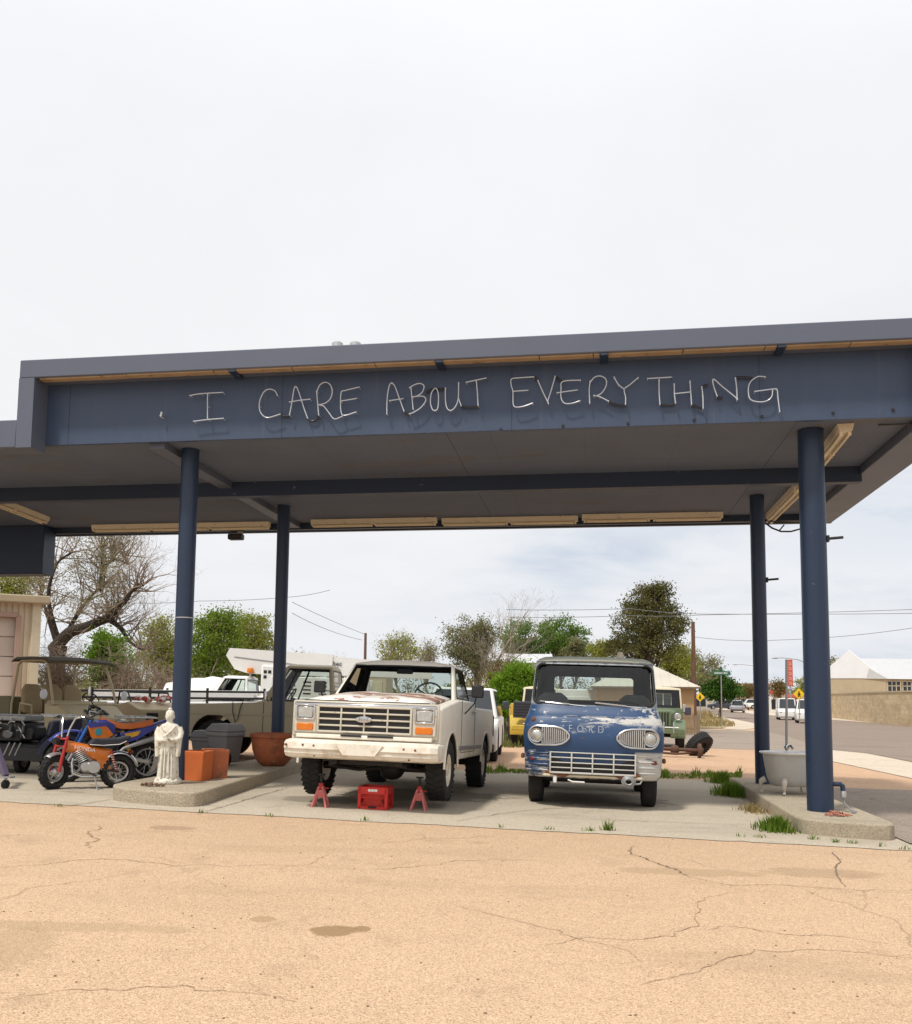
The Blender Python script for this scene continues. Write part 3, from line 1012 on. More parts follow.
for ch, x0, y0, strokes in LET:
    mb = MB()
    cl = MB()
    for st in strokes:
        P = []
        for X, Y in st:
            u_, z_ = FAC(x0 + X / 7.6, y0 + Y / 7.6, VN)
            P.append(V((u_, VN - VF, z_)))
        S = smooth_path(P)
        mb.tube(S, .0072, 7)
        for q in (S[0], S[-1], S[len(S) // 2]):
            cl.tube([q, q + V((0, .085, 0))], .0045, 6)
            cl.ball(q, .0095, 8, 5)
    o = mb.build('letter', M['tube_glass'], neon)
    cl.build('standoff', M['tube_glass'], o)
mb = MB()
for x0, y0, st in [(250, 370, [(228, 336), (262, 352), (300, 348)]), (250, 370, [(437, 365), (455, 382), (480, 388), (508, 376), (522, 342)]), (375, 365, [(655, 314), (700, 322), (783, 316)]),
                   (375, 365, [(386, 210), (420, 190), (470, 183), (530, 182)]), (590, 360, [(536, 340), (590, 345), (650, 333)]), (590, 360, [(772, 340), (810, 352), (860, 370)]),
                   (690, 360, [(345, 132), (410, 132), (474, 138)]), (500, 360, [(826, 314), (860, 335), (935, 346), (965, 340)]), (500, 360, [(256, 128), (275, 140), (288, 155)]), (500, 360, [(419, 126), (445, 145), (476, 165)]),
                   (690, 360, [(205, 273), (222, 288), (250, 285)]), (375, 365, [(220, 350), (240, 370), (265, 374)]), (690, 360, [(90, 204), (110, 195), (135, 188)])]:
    P = []
    for X, Y in st:
        u_, z_ = FAC(x0 + X / 7.6, y0 + Y / 7.6, VN + .05)
        P.append(V((u_, VN + .05 - VF, z_)))
    mb.tube(smooth_path(P), .013, 6)
mb.build('blackout_tube', M['black_glass'], neon)
mb = MB()
a, b = FAC(161.8, 412, VN), FAC(160.6, 416.5, VN)
mb.tube([(a[0], VN - VF, a[1]), (b[0], VN - VF, b[1])], .014, 6)
mb.tube([(b[0], VN - VF, b[1]), (b[0], 0.01, b[1])], .008, 6)
mb.build('tube_stub', M['tube_glass'], neon)
mb = MB()
for px, py in ((501, 429.5), (563, 426), (628, 423.5), (694, 420), (762, 416.5), (833, 413), (893, 410)):
    u_, z_ = FAC(px, py, VF)
    mb.box((u_, -.006, z_), (.03, .02, .03))
mb.build('screw', M['black'], neon)


# ================================================================== grass and weeds
def blades(mb, P, rad, n, h, w=.012, lean=.5):
    for _ in range(n):
        a, q = random.uniform(0, 6.283), min(1.12, abs(random.gauss(0, .55)))
        x, y = P.x + rad[0] * q * math.cos(a), P.y + rad[1] * q * math.sin(a)
        blade(mb, x, y, gz(x) + .005 + P.z, h * random.uniform(.35, 1.2) * max(.2, 1 - .42 * q * q), w, lean)


def blade(mb, x, y, z, h, w, lean):
    a = random.uniform(0, 6.283)
    l = random.uniform(.1, 1) * lean * h
    dx, dy = math.cos(a), math.sin(a)
    b = random.uniform(0, 6.283)
    wx, wy = math.cos(b) * w * .5, math.sin(b) * w * .5
    mb.add([(x - wx, y - wy, z), (x + wx, y + wy, z), (x + dx * l * .4 + wx * .8, y + dy * l * .4 + wy * .8, z + h * .6),
            (x + dx * l * .4 - wx * .8, y + dy * l * .4 - wy * .8, z + h * .6), (x + dx * l, y + dy * l, z + h)],
           [(0, 1, 2, 3), (3, 2, 4)])


def dz_(P, z=0):
    return V((P.x, P.y, z))


mb = MB()
for i in range(2600):
    px = random.uniform(478, 640) if i % 3 else random.uniform(650, 742)
    py = random.uniform(770, 774) if px < 640 else random.uniform(774, 779)
    P = G(px, py)
    blade(mb, P.x, P.y, gz(P.x), random.uniform(.03, .15) * (.4 + 1.2 * (math.sin(px * .21) * math.sin(px * .077 + 1)) ** 2), .02, .7)
tag(mb.build('grass_strip', GRASS, fix=False, smooth=0), 'strip of short green grass along the back edge of the concrete pad', 'grass', kind='stuff')
for px, py, rx, ry, n, h, lab in ((722, 783, .28, .35, 700, .22, 'green grass tuft nearest the rear right column, beside the island'),
                                  (732, 796, .30, .45, 900, .22, 'dark green grass tuft against the side of the right island'),
                                  (776, 831, .24, .28, 700, .17, 'bright green grass clump at the front corner of the right island')):
    mb = MB()
    blades(mb, dz_(G(px, py)), (rx, ry), n, h, .014, .7)
    tag(mb.build('grass_tuft', GRASS, fix=False, smooth=0), lab, 'grass tuft', 'grass tufts by the right island')
mb = MB()
blades(mb, dz_(G(752, 812)), (.22, .35), 260, .12, .012, .8)
tag(mb.build('dry_weeds', STRAW, fix=False, smooth=0), 'yellow dried weeds along the side of the right island', 'weeds', kind='stuff')
mb = MB()
for px, py, n, h in ((608, 831, 60, .12), (548, 830, 14, .05), (590, 831.5, 20, .06), (500, 828, 12, .05), (812, 840, 20, .07), (835, 843, 16, .06), (852, 844, 18, .06), (880, 847, 16, .05), (905, 850, 14, .05), (740, 837, 10, .05), (200, 813, 12, .05), (270, 817, 14, .05), (365, 821, 18, .06), (60, 807, 10, .04), (760, 838, 14, .06)):
    blades(mb, dz_(G(px, py)), (.09, .04), n, h, .009, 1.0)
tag(mb.build('edge_weeds', GRASS, fix=False, smooth=0), 'tiny weeds sprouting along the front edge of the concrete', 'weeds', kind='stuff')
mb = MB()
for i in range(5200):
    px, py = random.uniform(600, 735), random.uniform(713, 727)
    if px > 705 and py < 713 + (px - 705) * .36:
        continue
    P = G(px, py)
    blade(mb, P.x, P.y, gz(P.x), random.uniform(.1, .55) * (1.5 if py < 719 and px < 722 else .6), .06, .5)
tag(mb.build('dry_verge_grass', STRAW, fix=False, smooth=0), 'dry yellowish grass on the verge beside the tan house', 'grass', kind='stuff')
mb = MB()
for i in range(2500):
    px, py = random.uniform(486, 530), random.uniform(726, 748)
    if random.random() < .5 and not (738 < py < 747 or py < 731):
        continue
    P = G(px, py)
    blade(mb, P.x, P.y, gz(P.x), random.uniform(.05, .28), .04, .6)
tag(mb.build('lot_weeds', leafmat('lot_weed', [(.16, .17, .06), (.24, .22, .10), (.10, .15, .04)]), fix=False, smooth=0), 'sparse weeds on the lot between the two parked trucks', 'weeds', kind='stuff')
# pebbles and bits on the lot
mb = MB()
for i in range(150):
    px, py = random.uniform(0, 912), 835 + 189 * random.random() ** 1.3
    P = G(px, py)
    s = random.uniform(.003, .008)
    mb.ball((P.x, P.y, gz(P.x) + s * .3), (s, s * random.uniform(.6, 1.2), s * .7), 6, 4)
tag(mb.build('loose_stones', pmat('stones', (.22, .15, .10), .9, 0, .6, 30), fix=False), 'loose small dark stones scattered over the forecourt', 'stones', kind='stuff')
M['bar_grey'] = pmat('bar_grey', (.52, .51, .47), .5, 0, .12, 9, [(14, .62, .7, (.25, .17, .11))])
M['ghost_letters'] = pmat('ghost_letters', (.34, .39, .46), .6, 0, .2, 9, [(17, .68, .74, (.035, .085, .19))])
M['grille_cream'] = pmat('grille_cream', (.56, .52, .43), .45, .1, .12, 9, [(12, .62, .72, (.30, .24, .17))])
# ================================================================== vehicles
def nodes_paint(name, base, fn, rough=.5):
    m, t = newmat(name)
    ob = t.obj()
    c = t.mix(t.noise(ob, 2.2, 6, .6), sc3(base, .85), sc3(base, 1.12))
    c, rg = fn(t, ob, c)
    t.out(c, rg if rg is not None else rough, 0, t.noise(ob, 3, 4), .06, .02, 0)
    return m


def _white(t, ob, c):
    x, y, z = t.xyz(ob)
    low = t.math('SUBTRACT', 1, t.step(z, .45, .95))
    f = t.math('MULTIPLY', t.step(t.noise(ob, 5, 8, .7), .46, .66), t.math('ADD', t.math('MULTIPLY', low, .55), .12))
    c = t.mix(f, c, (.46, .36, .25))
    c = t.mix(t.step(t.noise(ob, 13, 6, .7), .68, .73), c, RUST)
    return c, None


def _hood(t, ob, c):
    x, y, z = t.xyz(ob)
    a = t.noise(t.scaled(ob, (1.1, 1.7, 1)), 2.6, 9, .68)
    m1 = t.step(t.math('ADD', a, t.math('MULTIPLY', t.band(y, .5, 1.2, .3), .13)), .555, .60)
    c = t.mix(t.math('MULTIPLY', m1, .93), c, t.mix(t.noise(ob, 11, 5), (.20, .075, .04), (.36, .17, .10)))
    return c, t.math('ADD', .35, t.math('MULTIPLY', m1, .4))


def _blue(t, ob, c):
    x, y, z = t.xyz(ob)
    n = t.noise(t.scaled(ob, (1, 1, 1.7)), 8.5, 10, .74)
    n2 = t.noise(t.scaled(ob, (.5, 1, 2.6)), 8, 10, .74)
    pale = t.mix(t.noise(ob, 15, 4), (.44, .45, .45), (.62, .60, .55))
    crease = t.math('MULTIPLY', t.band(z, 1.13, 1.225, .025), t.step(t.math('ADD', n2, t.math('MULTIPLY', x, .16)), .51, .55))
    right = t.math('MULTIPLY', t.band(z, 1.1, 1.36, .06), t.step(t.math('ADD', n, t.math('MULTIPLY', t.step(x, .35, .85), .13)), .60, .63))
    corner = t.math('MULTIPLY', t.math('MULTIPLY', t.step(x, .53, .57), t.band(z, .40, .77, .02)), t.step(n2, .30, .46))
    cornl = t.math('MULTIPLY', t.math('MULTIPLY', t.step(t.math('MULTIPLY', x, -1), .5, .6), t.band(z, .40, .76, .02)), t.step(n2, .50, .58))
    logo = t.math('MULTIPLY', t.math('MULTIPLY', t.band(z, 1.0, 1.12, .03), t.band(x, -.34, .20, .04)), t.step(n, .52, .62))
    low = t.math('MULTIPLY', t.band(z, .38, .47, .02), t.step(n, .46, .58))
    f = t.math('MAXIMUM', t.math('MAXIMUM', crease, right), t.math('MAXIMUM', corner, cornl))
    f = t.math('MAXIMUM', f, t.math('MAXIMUM', t.math('MULTIPLY', logo, .75), low))
    f = t.math('MAXIMUM', f, t.math('MULTIPLY', t.step(n, .69, .71), .8))
    pil = t.step(z, 1.34, 1.40)
    c = t.mix(f, c, pale)
    c = t.mix(t.math('MULTIPLY', pil, t.step(n, .34, .50)), c, (.33, .36, .37))
    c = t.mix(t.step(z, 1.958, 1.975), c, t.mix(t.noise(ob, 9, 6, .7), (.26, .28, .22), (.42, .44, .37)))
    rs = t.step(t.math('ADD', t.noise(ob, 8, 7, .7), t.math('MULTIPLY', t.math('SUBTRACT', 1, t.step(z, .35, .6)), .12)), .66, .70)
    c = t.mix(rs, c, RUST)
    return c, None


M['pickup_white'] = nodes_paint('pickup_white', (.78, .735, .635), _white, .42)
M['pickup_hood'] = nodes_paint('pickup_hood', (.80, .76, .69), _hood)
M['cab_blue'] = nodes_paint('cab_blue', (.023, .063, .155), _blue, .45)


def wheel(parent, c, r, wd, rim_r, rim_mat, side=1, lugs=True, steer=0, name='wheel', tyre=None):
    """tyre as the part, rim and hub below it; axis along local x"""
    Mx = Matrix.Translation(c) @ Matrix.Rotation(steer, 4, 'Z') @ Matrix.Rotation(R(90), 4, 'Y')
    h = wd / 2
    mb = MB()
    prof = [(rim_r, -h * .80), (rim_r + .02, -h * .92), (r * .80, -h), (r * .93, -h * .93), (r * .985, -h * .74), (r, -h * .4), (r, h * .4), (r * .985, h * .74), (r * .93, h * .93), (r * .80, h), (rim_r + .02, h * .92), (rim_r, h * .80)]
    mb.lathe(prof + [prof[0]], 36, Mx, False, False)
    if lugs:
        n = 30
        for i in range(n):
            for k in (-1, 1):
                a = 2 * math.pi * (i + (.5 if k > 0 else 0)) / n
                rot = Matrix.Rotation(a, 4, 'Z')
                m2 = Mx @ rot @ Matrix.Translation((r + .002, 0, k * h * .48)) @ Matrix.Rotation(k * .35, 4, 'X')
                hx, hy, hz = .0035, 2 * math.pi * r / n * .38, h * .46
                vs = [(x * hx, y * hy, z * hz) for x in (-1, 1) for y in (-1, 1) for z in (-1, 1)]
                mb.add(vs, [(0, 1, 3, 2), (4, 6, 7, 5), (0, 4, 5, 1), (2, 3, 7, 6), (0, 2, 6, 4), (1, 5, 7, 3)], m2)
    o = mb.build(name, tyre or M['rubber'], parent)
    s = side
    rm = MB()
    pr = [(rim_r + .012, .0), (rim_r + .012, h * .82 * s), (rim_r - .02, h * .80 * s), (rim_r - .035, h * .35 * s), (rim_r * .66, h * .22 * s), (rim_r * .50, h * .42 * s), (rim_r * .34, h * .44 * s), (rim_r * .33, h * .78 * s), (.001, h * .82 * s)]
    rm.lathe(pr, 28, Mx, False, False)
    rm.lathe([(rim_r + .01, -h * .82 * s), (rim_r - .02, -h * .7 * s), (rim_r * .5, -h * .1 * s), (.001, -h * .1 * s)], 20, Mx, False, False)
    for i in range(5):
        a = 2 * math.pi * i / 5
        rm.cyl(Mx @ V((rim_r * .42 * math.cos(a), rim_r * .42 * math.sin(a), h * .40 * s)), Mx @ V((rim_r * .42 * math.cos(a), rim_r * .42 * math.sin(a), h * .56 * s)), .014, 6)
    rm.build('rim', rim_mat, o)
    return o


def cyl_x(x0, x1, y, z, r, seg=28):
    return MB().cyl((x0, y, z), (x1, y, z), r, seg)


def inset(q, l, r_, b, tp):
    """corners bl, br, tr, tl of a panel moved inwards by metres"""
    bl, br, tr, tl = [V(p) for p in q]

    def pt(u, v):
        return (bl * (1 - u) + br * u) * (1 - v) + (tl * (1 - u) + tr * u) * v
    W = ((br - bl).length + (tr - tl).length) / 2
    H = ((tl - bl).length + (tr - br).length) / 2
    return [pt(l / W, b / H), pt(1 - r_ / W, b / H), pt(1 - r_ / W, 1 - tp / H), pt(l / W, 1 - tp / H)]


def panel_cut(q, depth=.14):
    n = (q[1] - q[0]).cross(q[3] - q[0]).normalized()
    return MB().hull([p + n * depth for p in q] + [p - n * depth for p in q])


def pane(parent, q, name='window', mat=None, off=0.0, gasket=.012, group=None):
    q = [V(p) for p in q]
    n = (q[1] - q[0]).cross(q[3] - q[0]).normalized() * off
    o = MB().quad(*[p + n for p in q]).build(name, mat or M['glass'], parent, fix=False, smooth=0)
    if gasket:
        MB().tube([p + n for p in q], gasket, 6, closed=True).build('gasket', M['black'], o)
    return o


def greenhouse(parent, paint, b, t, wb, wt, zb, zt, crown=.03, th=.05, fm=.06, side=(.10, .10, .05, .06), rear=(.08, .08, .10, .07), name='cab_roof', wipers=True, vent=None):
    b0, b1, t0, t1 = b[0], b[1], t[0], t[1]
    pts = [V(p) for p in ((-wb, b0, zb), (wb, b0, zb), (wb, b1, zb), (-wb, b1, zb), (-wt, t0, zt), (wt, t0, zt), (wt, t1, zt), (-wt, t1, zt))]
    mb = MB().hull(pts + [V((0, t0 + .03, zt + crown)), V((0, t1 - .03, zt + crown)), V((-wt * .55, t0 + .03, zt + crown * .85)), V((wt * .55, t0 + .03, zt + crown * .85)), V((-wt * .55, t1 - .03, zt + crown * .85)), V((wt * .55, t1 - .03, zt + crown * .85))])
    o = mb.build(name, paint, parent, .04, 3)
    q_f = [pts[0], pts[1], pts[5], pts[4]]
    q_r = [pts[2], pts[3], pts[7], pts[6]]
    q_R = [pts[1], pts[2], pts[6], pts[5]]
    q_L = [pts[3], pts[0], pts[4], pts[7]]
    W = inset(q_f, fm, fm, .03, fm)
    Rr = inset(q_r, *rear)
    SR = inset(q_R, side[0], side[1], side[2], side[3])
    SL = inset(q_L, side[1], side[0], side[2], side[3])
    cav = MB().hull([V((sx * (wb - th), yb, zb - .1)) for sx in (-1, 1) for yb in (b0 + th * 1.2, b1 - th)] + [V((sx * (wt - th), yt, zt - th * .8)) for sx in (-1, 1) for yt in (t0 + th * .8, t1 - th)])
    carve(o, [cav] + [panel_cut(q) for q in (W, Rr, SR, SL)])
    pane(parent, W, 'windshield')
    pane(parent, Rr, 'rear_window')
    for q, s in ((SR, 1), (SL, -1)):
        g = pane(parent, q, 'side_window')
        if vent:
            k = vent
            a_, b_ = (q[0], q[3]) if s > 0 else (q[1], q[2])
            c_, d_ = (q[1], q[2]) if s > 0 else (q[0], q[3])
            MB().bar(a_.lerp(c_, k), b_.lerp(d_, k * .9), .02, .03).build('divider', M['black'], g)
    return W, SR, SL


def steering(parent, c, r=.19, tilt=60):
    Mx = Matrix.Translation(c) @ Matrix.Rotation(R(tilt), 4, 'X')
    mb = MB().tube([Mx @ V((r * math.cos(a), r * math.sin(a), 0)) for a in [2 * math.pi * i / 24 for i in range(24)]], .014, 6, closed=True)
    for a in (.5, math.pi - .5, -math.pi / 2):
        mb.tube([Mx @ V((0, 0, -.03)), Mx @ V((r * math.cos(a), r * math.sin(a), 0))], .011, 6)
    mb.tube([Mx @ V((0, 0, 0)), Mx @ V((0, 0, -.35))], .025, 8)
    return mb.build('steering_wheel', M['black'], parent)


def side_profile_body(parent, name, mat, poly, hw, bev, arches, cavs, tum=.0, zt=1.3):
    mb = MB().loft([[V((x, p[0], p[1])) for p in poly] for x in (-hw, -hw * .985 - 0, hw * .985, hw)][0:1] + [[V((hw, p[0], p[1])) for p in poly]])
    o = mb.build(name, mat, parent, bev, 3)
    carve(o, [cyl_x(-hw - .2, hw + .2, y, z, r) for y, z, r in arches] + cavs)
    return o


# ------------------------------------------------------------------ the white pickup on jack stands
def white_pickup():
    rt = root('pickup_truck', 'weathered white pickup with rust patches on its hood, raised on red jack stands', 'pickup truck',
              V((-1.147, 11.2, gz(-1.147) + .118)), R(10.3), R(-1.72))
    P, hw = M['pickup_white'], .95
    poly = [(.12, .50), (.10, .56), (.10, 1.10), (.14, 1.165), (.5, 1.21), (1.42, 1.31), (2.72, 1.32), (2.75, 1.24), (4.68, 1.25), (4.70, 1.20), (4.70, .60), (4.66, .52)]
    o = side_profile_body(rt, 'body', P, poly, hw, .035, [(.86, .42, .46), (3.85, .42, .45)],
                          [MB().box((0, 2.1, 1.1), (1.72, 1.1, .75)), MB().box((0, 3.72, 1.15), (1.66, 1.80, .75))])
    # trim along the flank and the wheel-arch lips
    for s in (-1, 1):
        mb = MB().box((s * (hw + .004), 2.38, .66), (.02, 2.0, .06), None, .006)
        mb.build('side_trim', M['steel_grey'], rt)
        for yy, r in ((.86, .462), (3.85, .452)):
            mb = MB().tube([(s * (hw + .002), yy + r * math.cos(a), .42 + r * math.sin(a)) for a in [math.pi * i / 20 for i in range(21)]], .016, 6)
            mb.build('arch_lip', P, rt)
        d = MB().tube([(s * (hw + .001), 1.55, 1.30), (s * (hw + .001), 1.55, .60), (s * (hw + .001), 2.68, .60), (s * (hw + .001), 2.68, 1.31)], .005, 5)
        d = d.build('door_gap', M['black'], rt)
        MB().box((s * (hw + .02), 2.52, 1.17), (.035, .15, .04), None, .01).build('door_handle', M['chrome'], rt)
    # hood
    n, k = 14, 12
    vs, fs = [], []
    for i in range(n + 1):
        y = .10 + 1.31 * i / n
        for j in range(k + 1):
            x = -.80 + 1.6 * j / k
            q = abs(x / .8)
            z = 1.215 + .115 * (y - .10) / 1.31 + .045 * (1 - q ** 2.2) + .02 * (1 if .28 < q < .95 else 0) - (.05 * (1 - i / 1.0) if i < 1 else 0)
            vs.append((x, y, z))
    for i in range(n):
        for j in range(k):
            fs.append((i * (k + 1) + j, i * (k + 1) + j + 1, (i + 1) * (k + 1) + j + 1, (i + 1) * (k + 1) + j))
    h = MB().add(vs, fs).build('hood', M['pickup_hood'], rt, smooth=60)
    sd = h.modifiers.new('s', 'SOLIDIFY')
    sd.thickness, sd.offset = .035, -1
    MB().box((0, .115, 1.205), (1.60, .05, .035), None, .008).build('hood_seam', M['black'], rt)
    # front panel, chrome strip, grille
    MB().box((0, .085, .99), (1.86, .05, .44), None, .015).build('front_panel', M['grille_cream'], rt)
    MB().box((0, .07, 1.165), (1.80, .07, .045), None, .012).build('hood_trim', M['chrome'], rt)
    g = MB().box((0, .062, .99), (1.16, .02, .31))
    gr = g.build('grille', M['black'], rt)
    mb = MB()
    for zz in (1.145, .835):
        mb.box((0, .045, zz), (1.20, .05, .028), None, .008)
    for xx in (-.59, .59):
        mb.box((xx, .045, .99), (.028, .05, .336), None, .008)
    for i in range(1, 4):
        mb.box((0, .048, .835 + .31 * i / 4), (1.16, .035, .022), None, .006)
    for xx in (-.295, 0, .295):
        mb.box((xx, .046, .99), (.02, .04, .31), None, .006)
    mb.build('grille_bars', M['grille_cream'], gr)
    em = MB().lathe([(.001, .02), (.07, .018), (.082, .008), (.082, 0)], 28, Matrix.Translation((0, .015, .995)) @ Matrix.Rotation(R(90), 4, 'X') @ Matrix.Diagonal((1.25, .52, 1, 1)), False, False)
    e_ = em.build('emblem', M['chrome'], gr)
    MB().text('Ford', .062, Matrix.Translation((0, -.008, .977)) @ Matrix.Rotation(R(90), 4, 'X'), .003).build('lettering', M['steel_grey'], e_)
    for s in (-1, 1):
        b = MB().box((s * .755, .055, .985), (.30, .04, .34), None, .012)
        b.build('lamp_bezel', M['grille_cream'], rt)
        mb = MB().box((s * .755, .035, 1.065), (.20, .03, .145), None, .014)
        hl = mb.build('headlight', M['lens'], rt)
        mb = MB()
        for a0, a1 in (((-.115, -.085), (.115, -.085)), ((.115, -.085), (.115, .085)), ((.115, .085), (-.115, .085)), ((-.115, .085), (-.115, -.085))):
            mb.bar((s * .755 + a0[0], .03, 1.065 + a0[1]), (s * .755 + a1[0], .03, 1.065 + a1[1]), .02, .03, (0, 1, 0), .005)
        mb.build('headlight_ring', M['chrome'], hl)
        MB().box((s * .755, .034, .885), (.215, .03, .085), None, .01).build('turn_signal', M['amber'], rt)
    # bumper: stepped face with a flat plate recess in the middle
    mb = MB()
    cs = [(.02, .735), (-.10, .72), (-.155, .69), (-.165, .62), (-.14, .60), (-.14, .565), (-.10, .52), (.02, .50)]

    def ring(x, dy, dz=0, kz=1):
        return [V((x, y + dy, .62 + (z - .62) * kz + dz)) for y, z in cs]
    mb.loft([ring(-.985, .17, 0, .82), ring(-.96, .06, 0, .95), ring(-.88, .005), ring(-.40, -.01), ring(-.31, .035), ring(.31, .035), ring(.40, -.01), ring(.88, .005), ring(.96, .06, 0, .95), ring(.985, .17, 0, .82)])
    fb_ = mb.build('front_bumper', P, rt, smooth=30)
    MB().hull([V((x, y, z)) for y in (-.141, -.131) for x, z in ((-.30, .695), (.30, .695), (.20, .56), (-.20, .56))]).build('plate_recess', P, fb_)
    mb = MB()
    for x, z in ((-.92, .66), (-.70, .665), (-.56, .66), (.56, .66), (.70, .655), (-.56, .54), (.62, .535)):
        mb.cyl((x, -.168 if z > .58 else -.125, z), (x, -.12, z), .014, 8)
    mb.build('bolts', M['rusty'], fb_)
    mb = MB()
    for x0, x1 in ((-.28, -.02), (.06, .38)):
        mb.box(((x0 + x1) / 2, .04, .79), (x1 - x0, .08, .022))
    mb.build('vent_slot', M['black'], rt)
    MB().box((0, .06, .775), (1.72, .10, .05), None, .01).build('valance', P, rt)
    # cab
    W, SR, SL = greenhouse(rt, M['pickup_white'], (1.43, 2.74), (1.98, 2.64), .87, .735, 1.30, 1.815, .06, .05, .05)
    mb = MB().box((0, 1.62, 1.17), (1.70, .36, .30), None, .08)
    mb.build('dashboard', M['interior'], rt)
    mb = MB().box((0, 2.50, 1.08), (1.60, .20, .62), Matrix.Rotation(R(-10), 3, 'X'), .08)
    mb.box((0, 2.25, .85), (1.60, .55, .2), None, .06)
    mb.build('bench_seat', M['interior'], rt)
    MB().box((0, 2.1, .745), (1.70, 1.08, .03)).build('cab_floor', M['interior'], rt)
    steering(rt, (.40, 1.86, 1.38), .20, 62)
    MB().box((0.02, 1.97, 1.71), (.24, .03, .075), None, .012).build('rear_view_mirror', M['black'], rt)
    for s in (-1, 1):
        a = W[0].lerp(W[1], .5 + s * .36)
        mb = MB().tube([a + V((0, -.03, -.005)), a + V((-s * .25, -.02, .012)), a + V((-s * .52, -.02, .02))], .008, 6)
        mb.build('wiper', M['black'], rt)
        q = MB().box((s * (hw + .19), 1.66, 1.44), (.17, .05, .17), None, .015)
        mr = q.build('door_mirror', M['black'], rt)
        MB().tube([(s * (hw + .17), 1.68, 1.36), (s * (hw + .14), 1.70, 1.27), (s * (hw + .0), 1.78, 1.13)], .010, 6).build('mirror_arm', M['black'], mr)
        MB().tube([(s * (hw - .06), 1.62, 1.37), (s * (hw + .17), 1.66, 1.40)], .010, 6).build('mirror_arm', M['black'], mr)
        MB().box((s * (hw - .06), 4.72, .98), (.14, .04, .36), None, .015).build('tail_light', M['red_lens'], rt)
    MB().box((0, 4.86, .60), (1.90, .22, .16), None, .03).build('rear_bumper', M['black'], rt)
    MB().box((0, 3.72, .80), (1.66, 1.78, .03)).build('bed_floor', M['steel_grey'], rt)
    # running gear
    for y, st in ((.86, 0), (3.85, 0)):
        for s in (-1, 1):
            wheel(rt, (s * .815, y, .39), .385, .25, .205, M['pickup_white'], s)
    mb = MB().cyl((-.75, .86, .39), (.75, .86, .39), .05, 10)
    mb.ball((.18, .86, .39), (.17, .17, .16))
    mb.cyl((-.75, 3.85, .39), (.75, 3.85, .39), .05, 10)
    mb.ball((0, 3.85, .39), (.18, .18, .17))
    mb.build('axle', M['dark_iron'], rt)
    mb = MB()
    for s in (-1, 1):
        mb.box((s * .42, 2.4, .50), (.09, 4.4, .14))
        mb.box((s * .46, .86, .44), (.07, 1.2, .05))
        mb.tube([(s * .52, .70, .42), (s * .50, .62, .75)], .03, 8)
    mb.box((0, .35, .47), (.9, .1, .08))
    mb.box((0, 1.0, .58), (.5, .8, .28))
    mb.box((.05, 2.9, .42), (.6, .7, .26), None, .05)
    mb.tube([(-.62, .62, .40), (-.2, .60, .36), (.3, .64, .42), (.62, .62, .38)], .022, 8)
    mb.tube([(-.35, .45, .52), (-.1, .42, .40), (.1, .46, .46), (.16, .42, .30)], .014, 6)
    mb.build('chassis', M['dark_iron'], rt)
    return rt


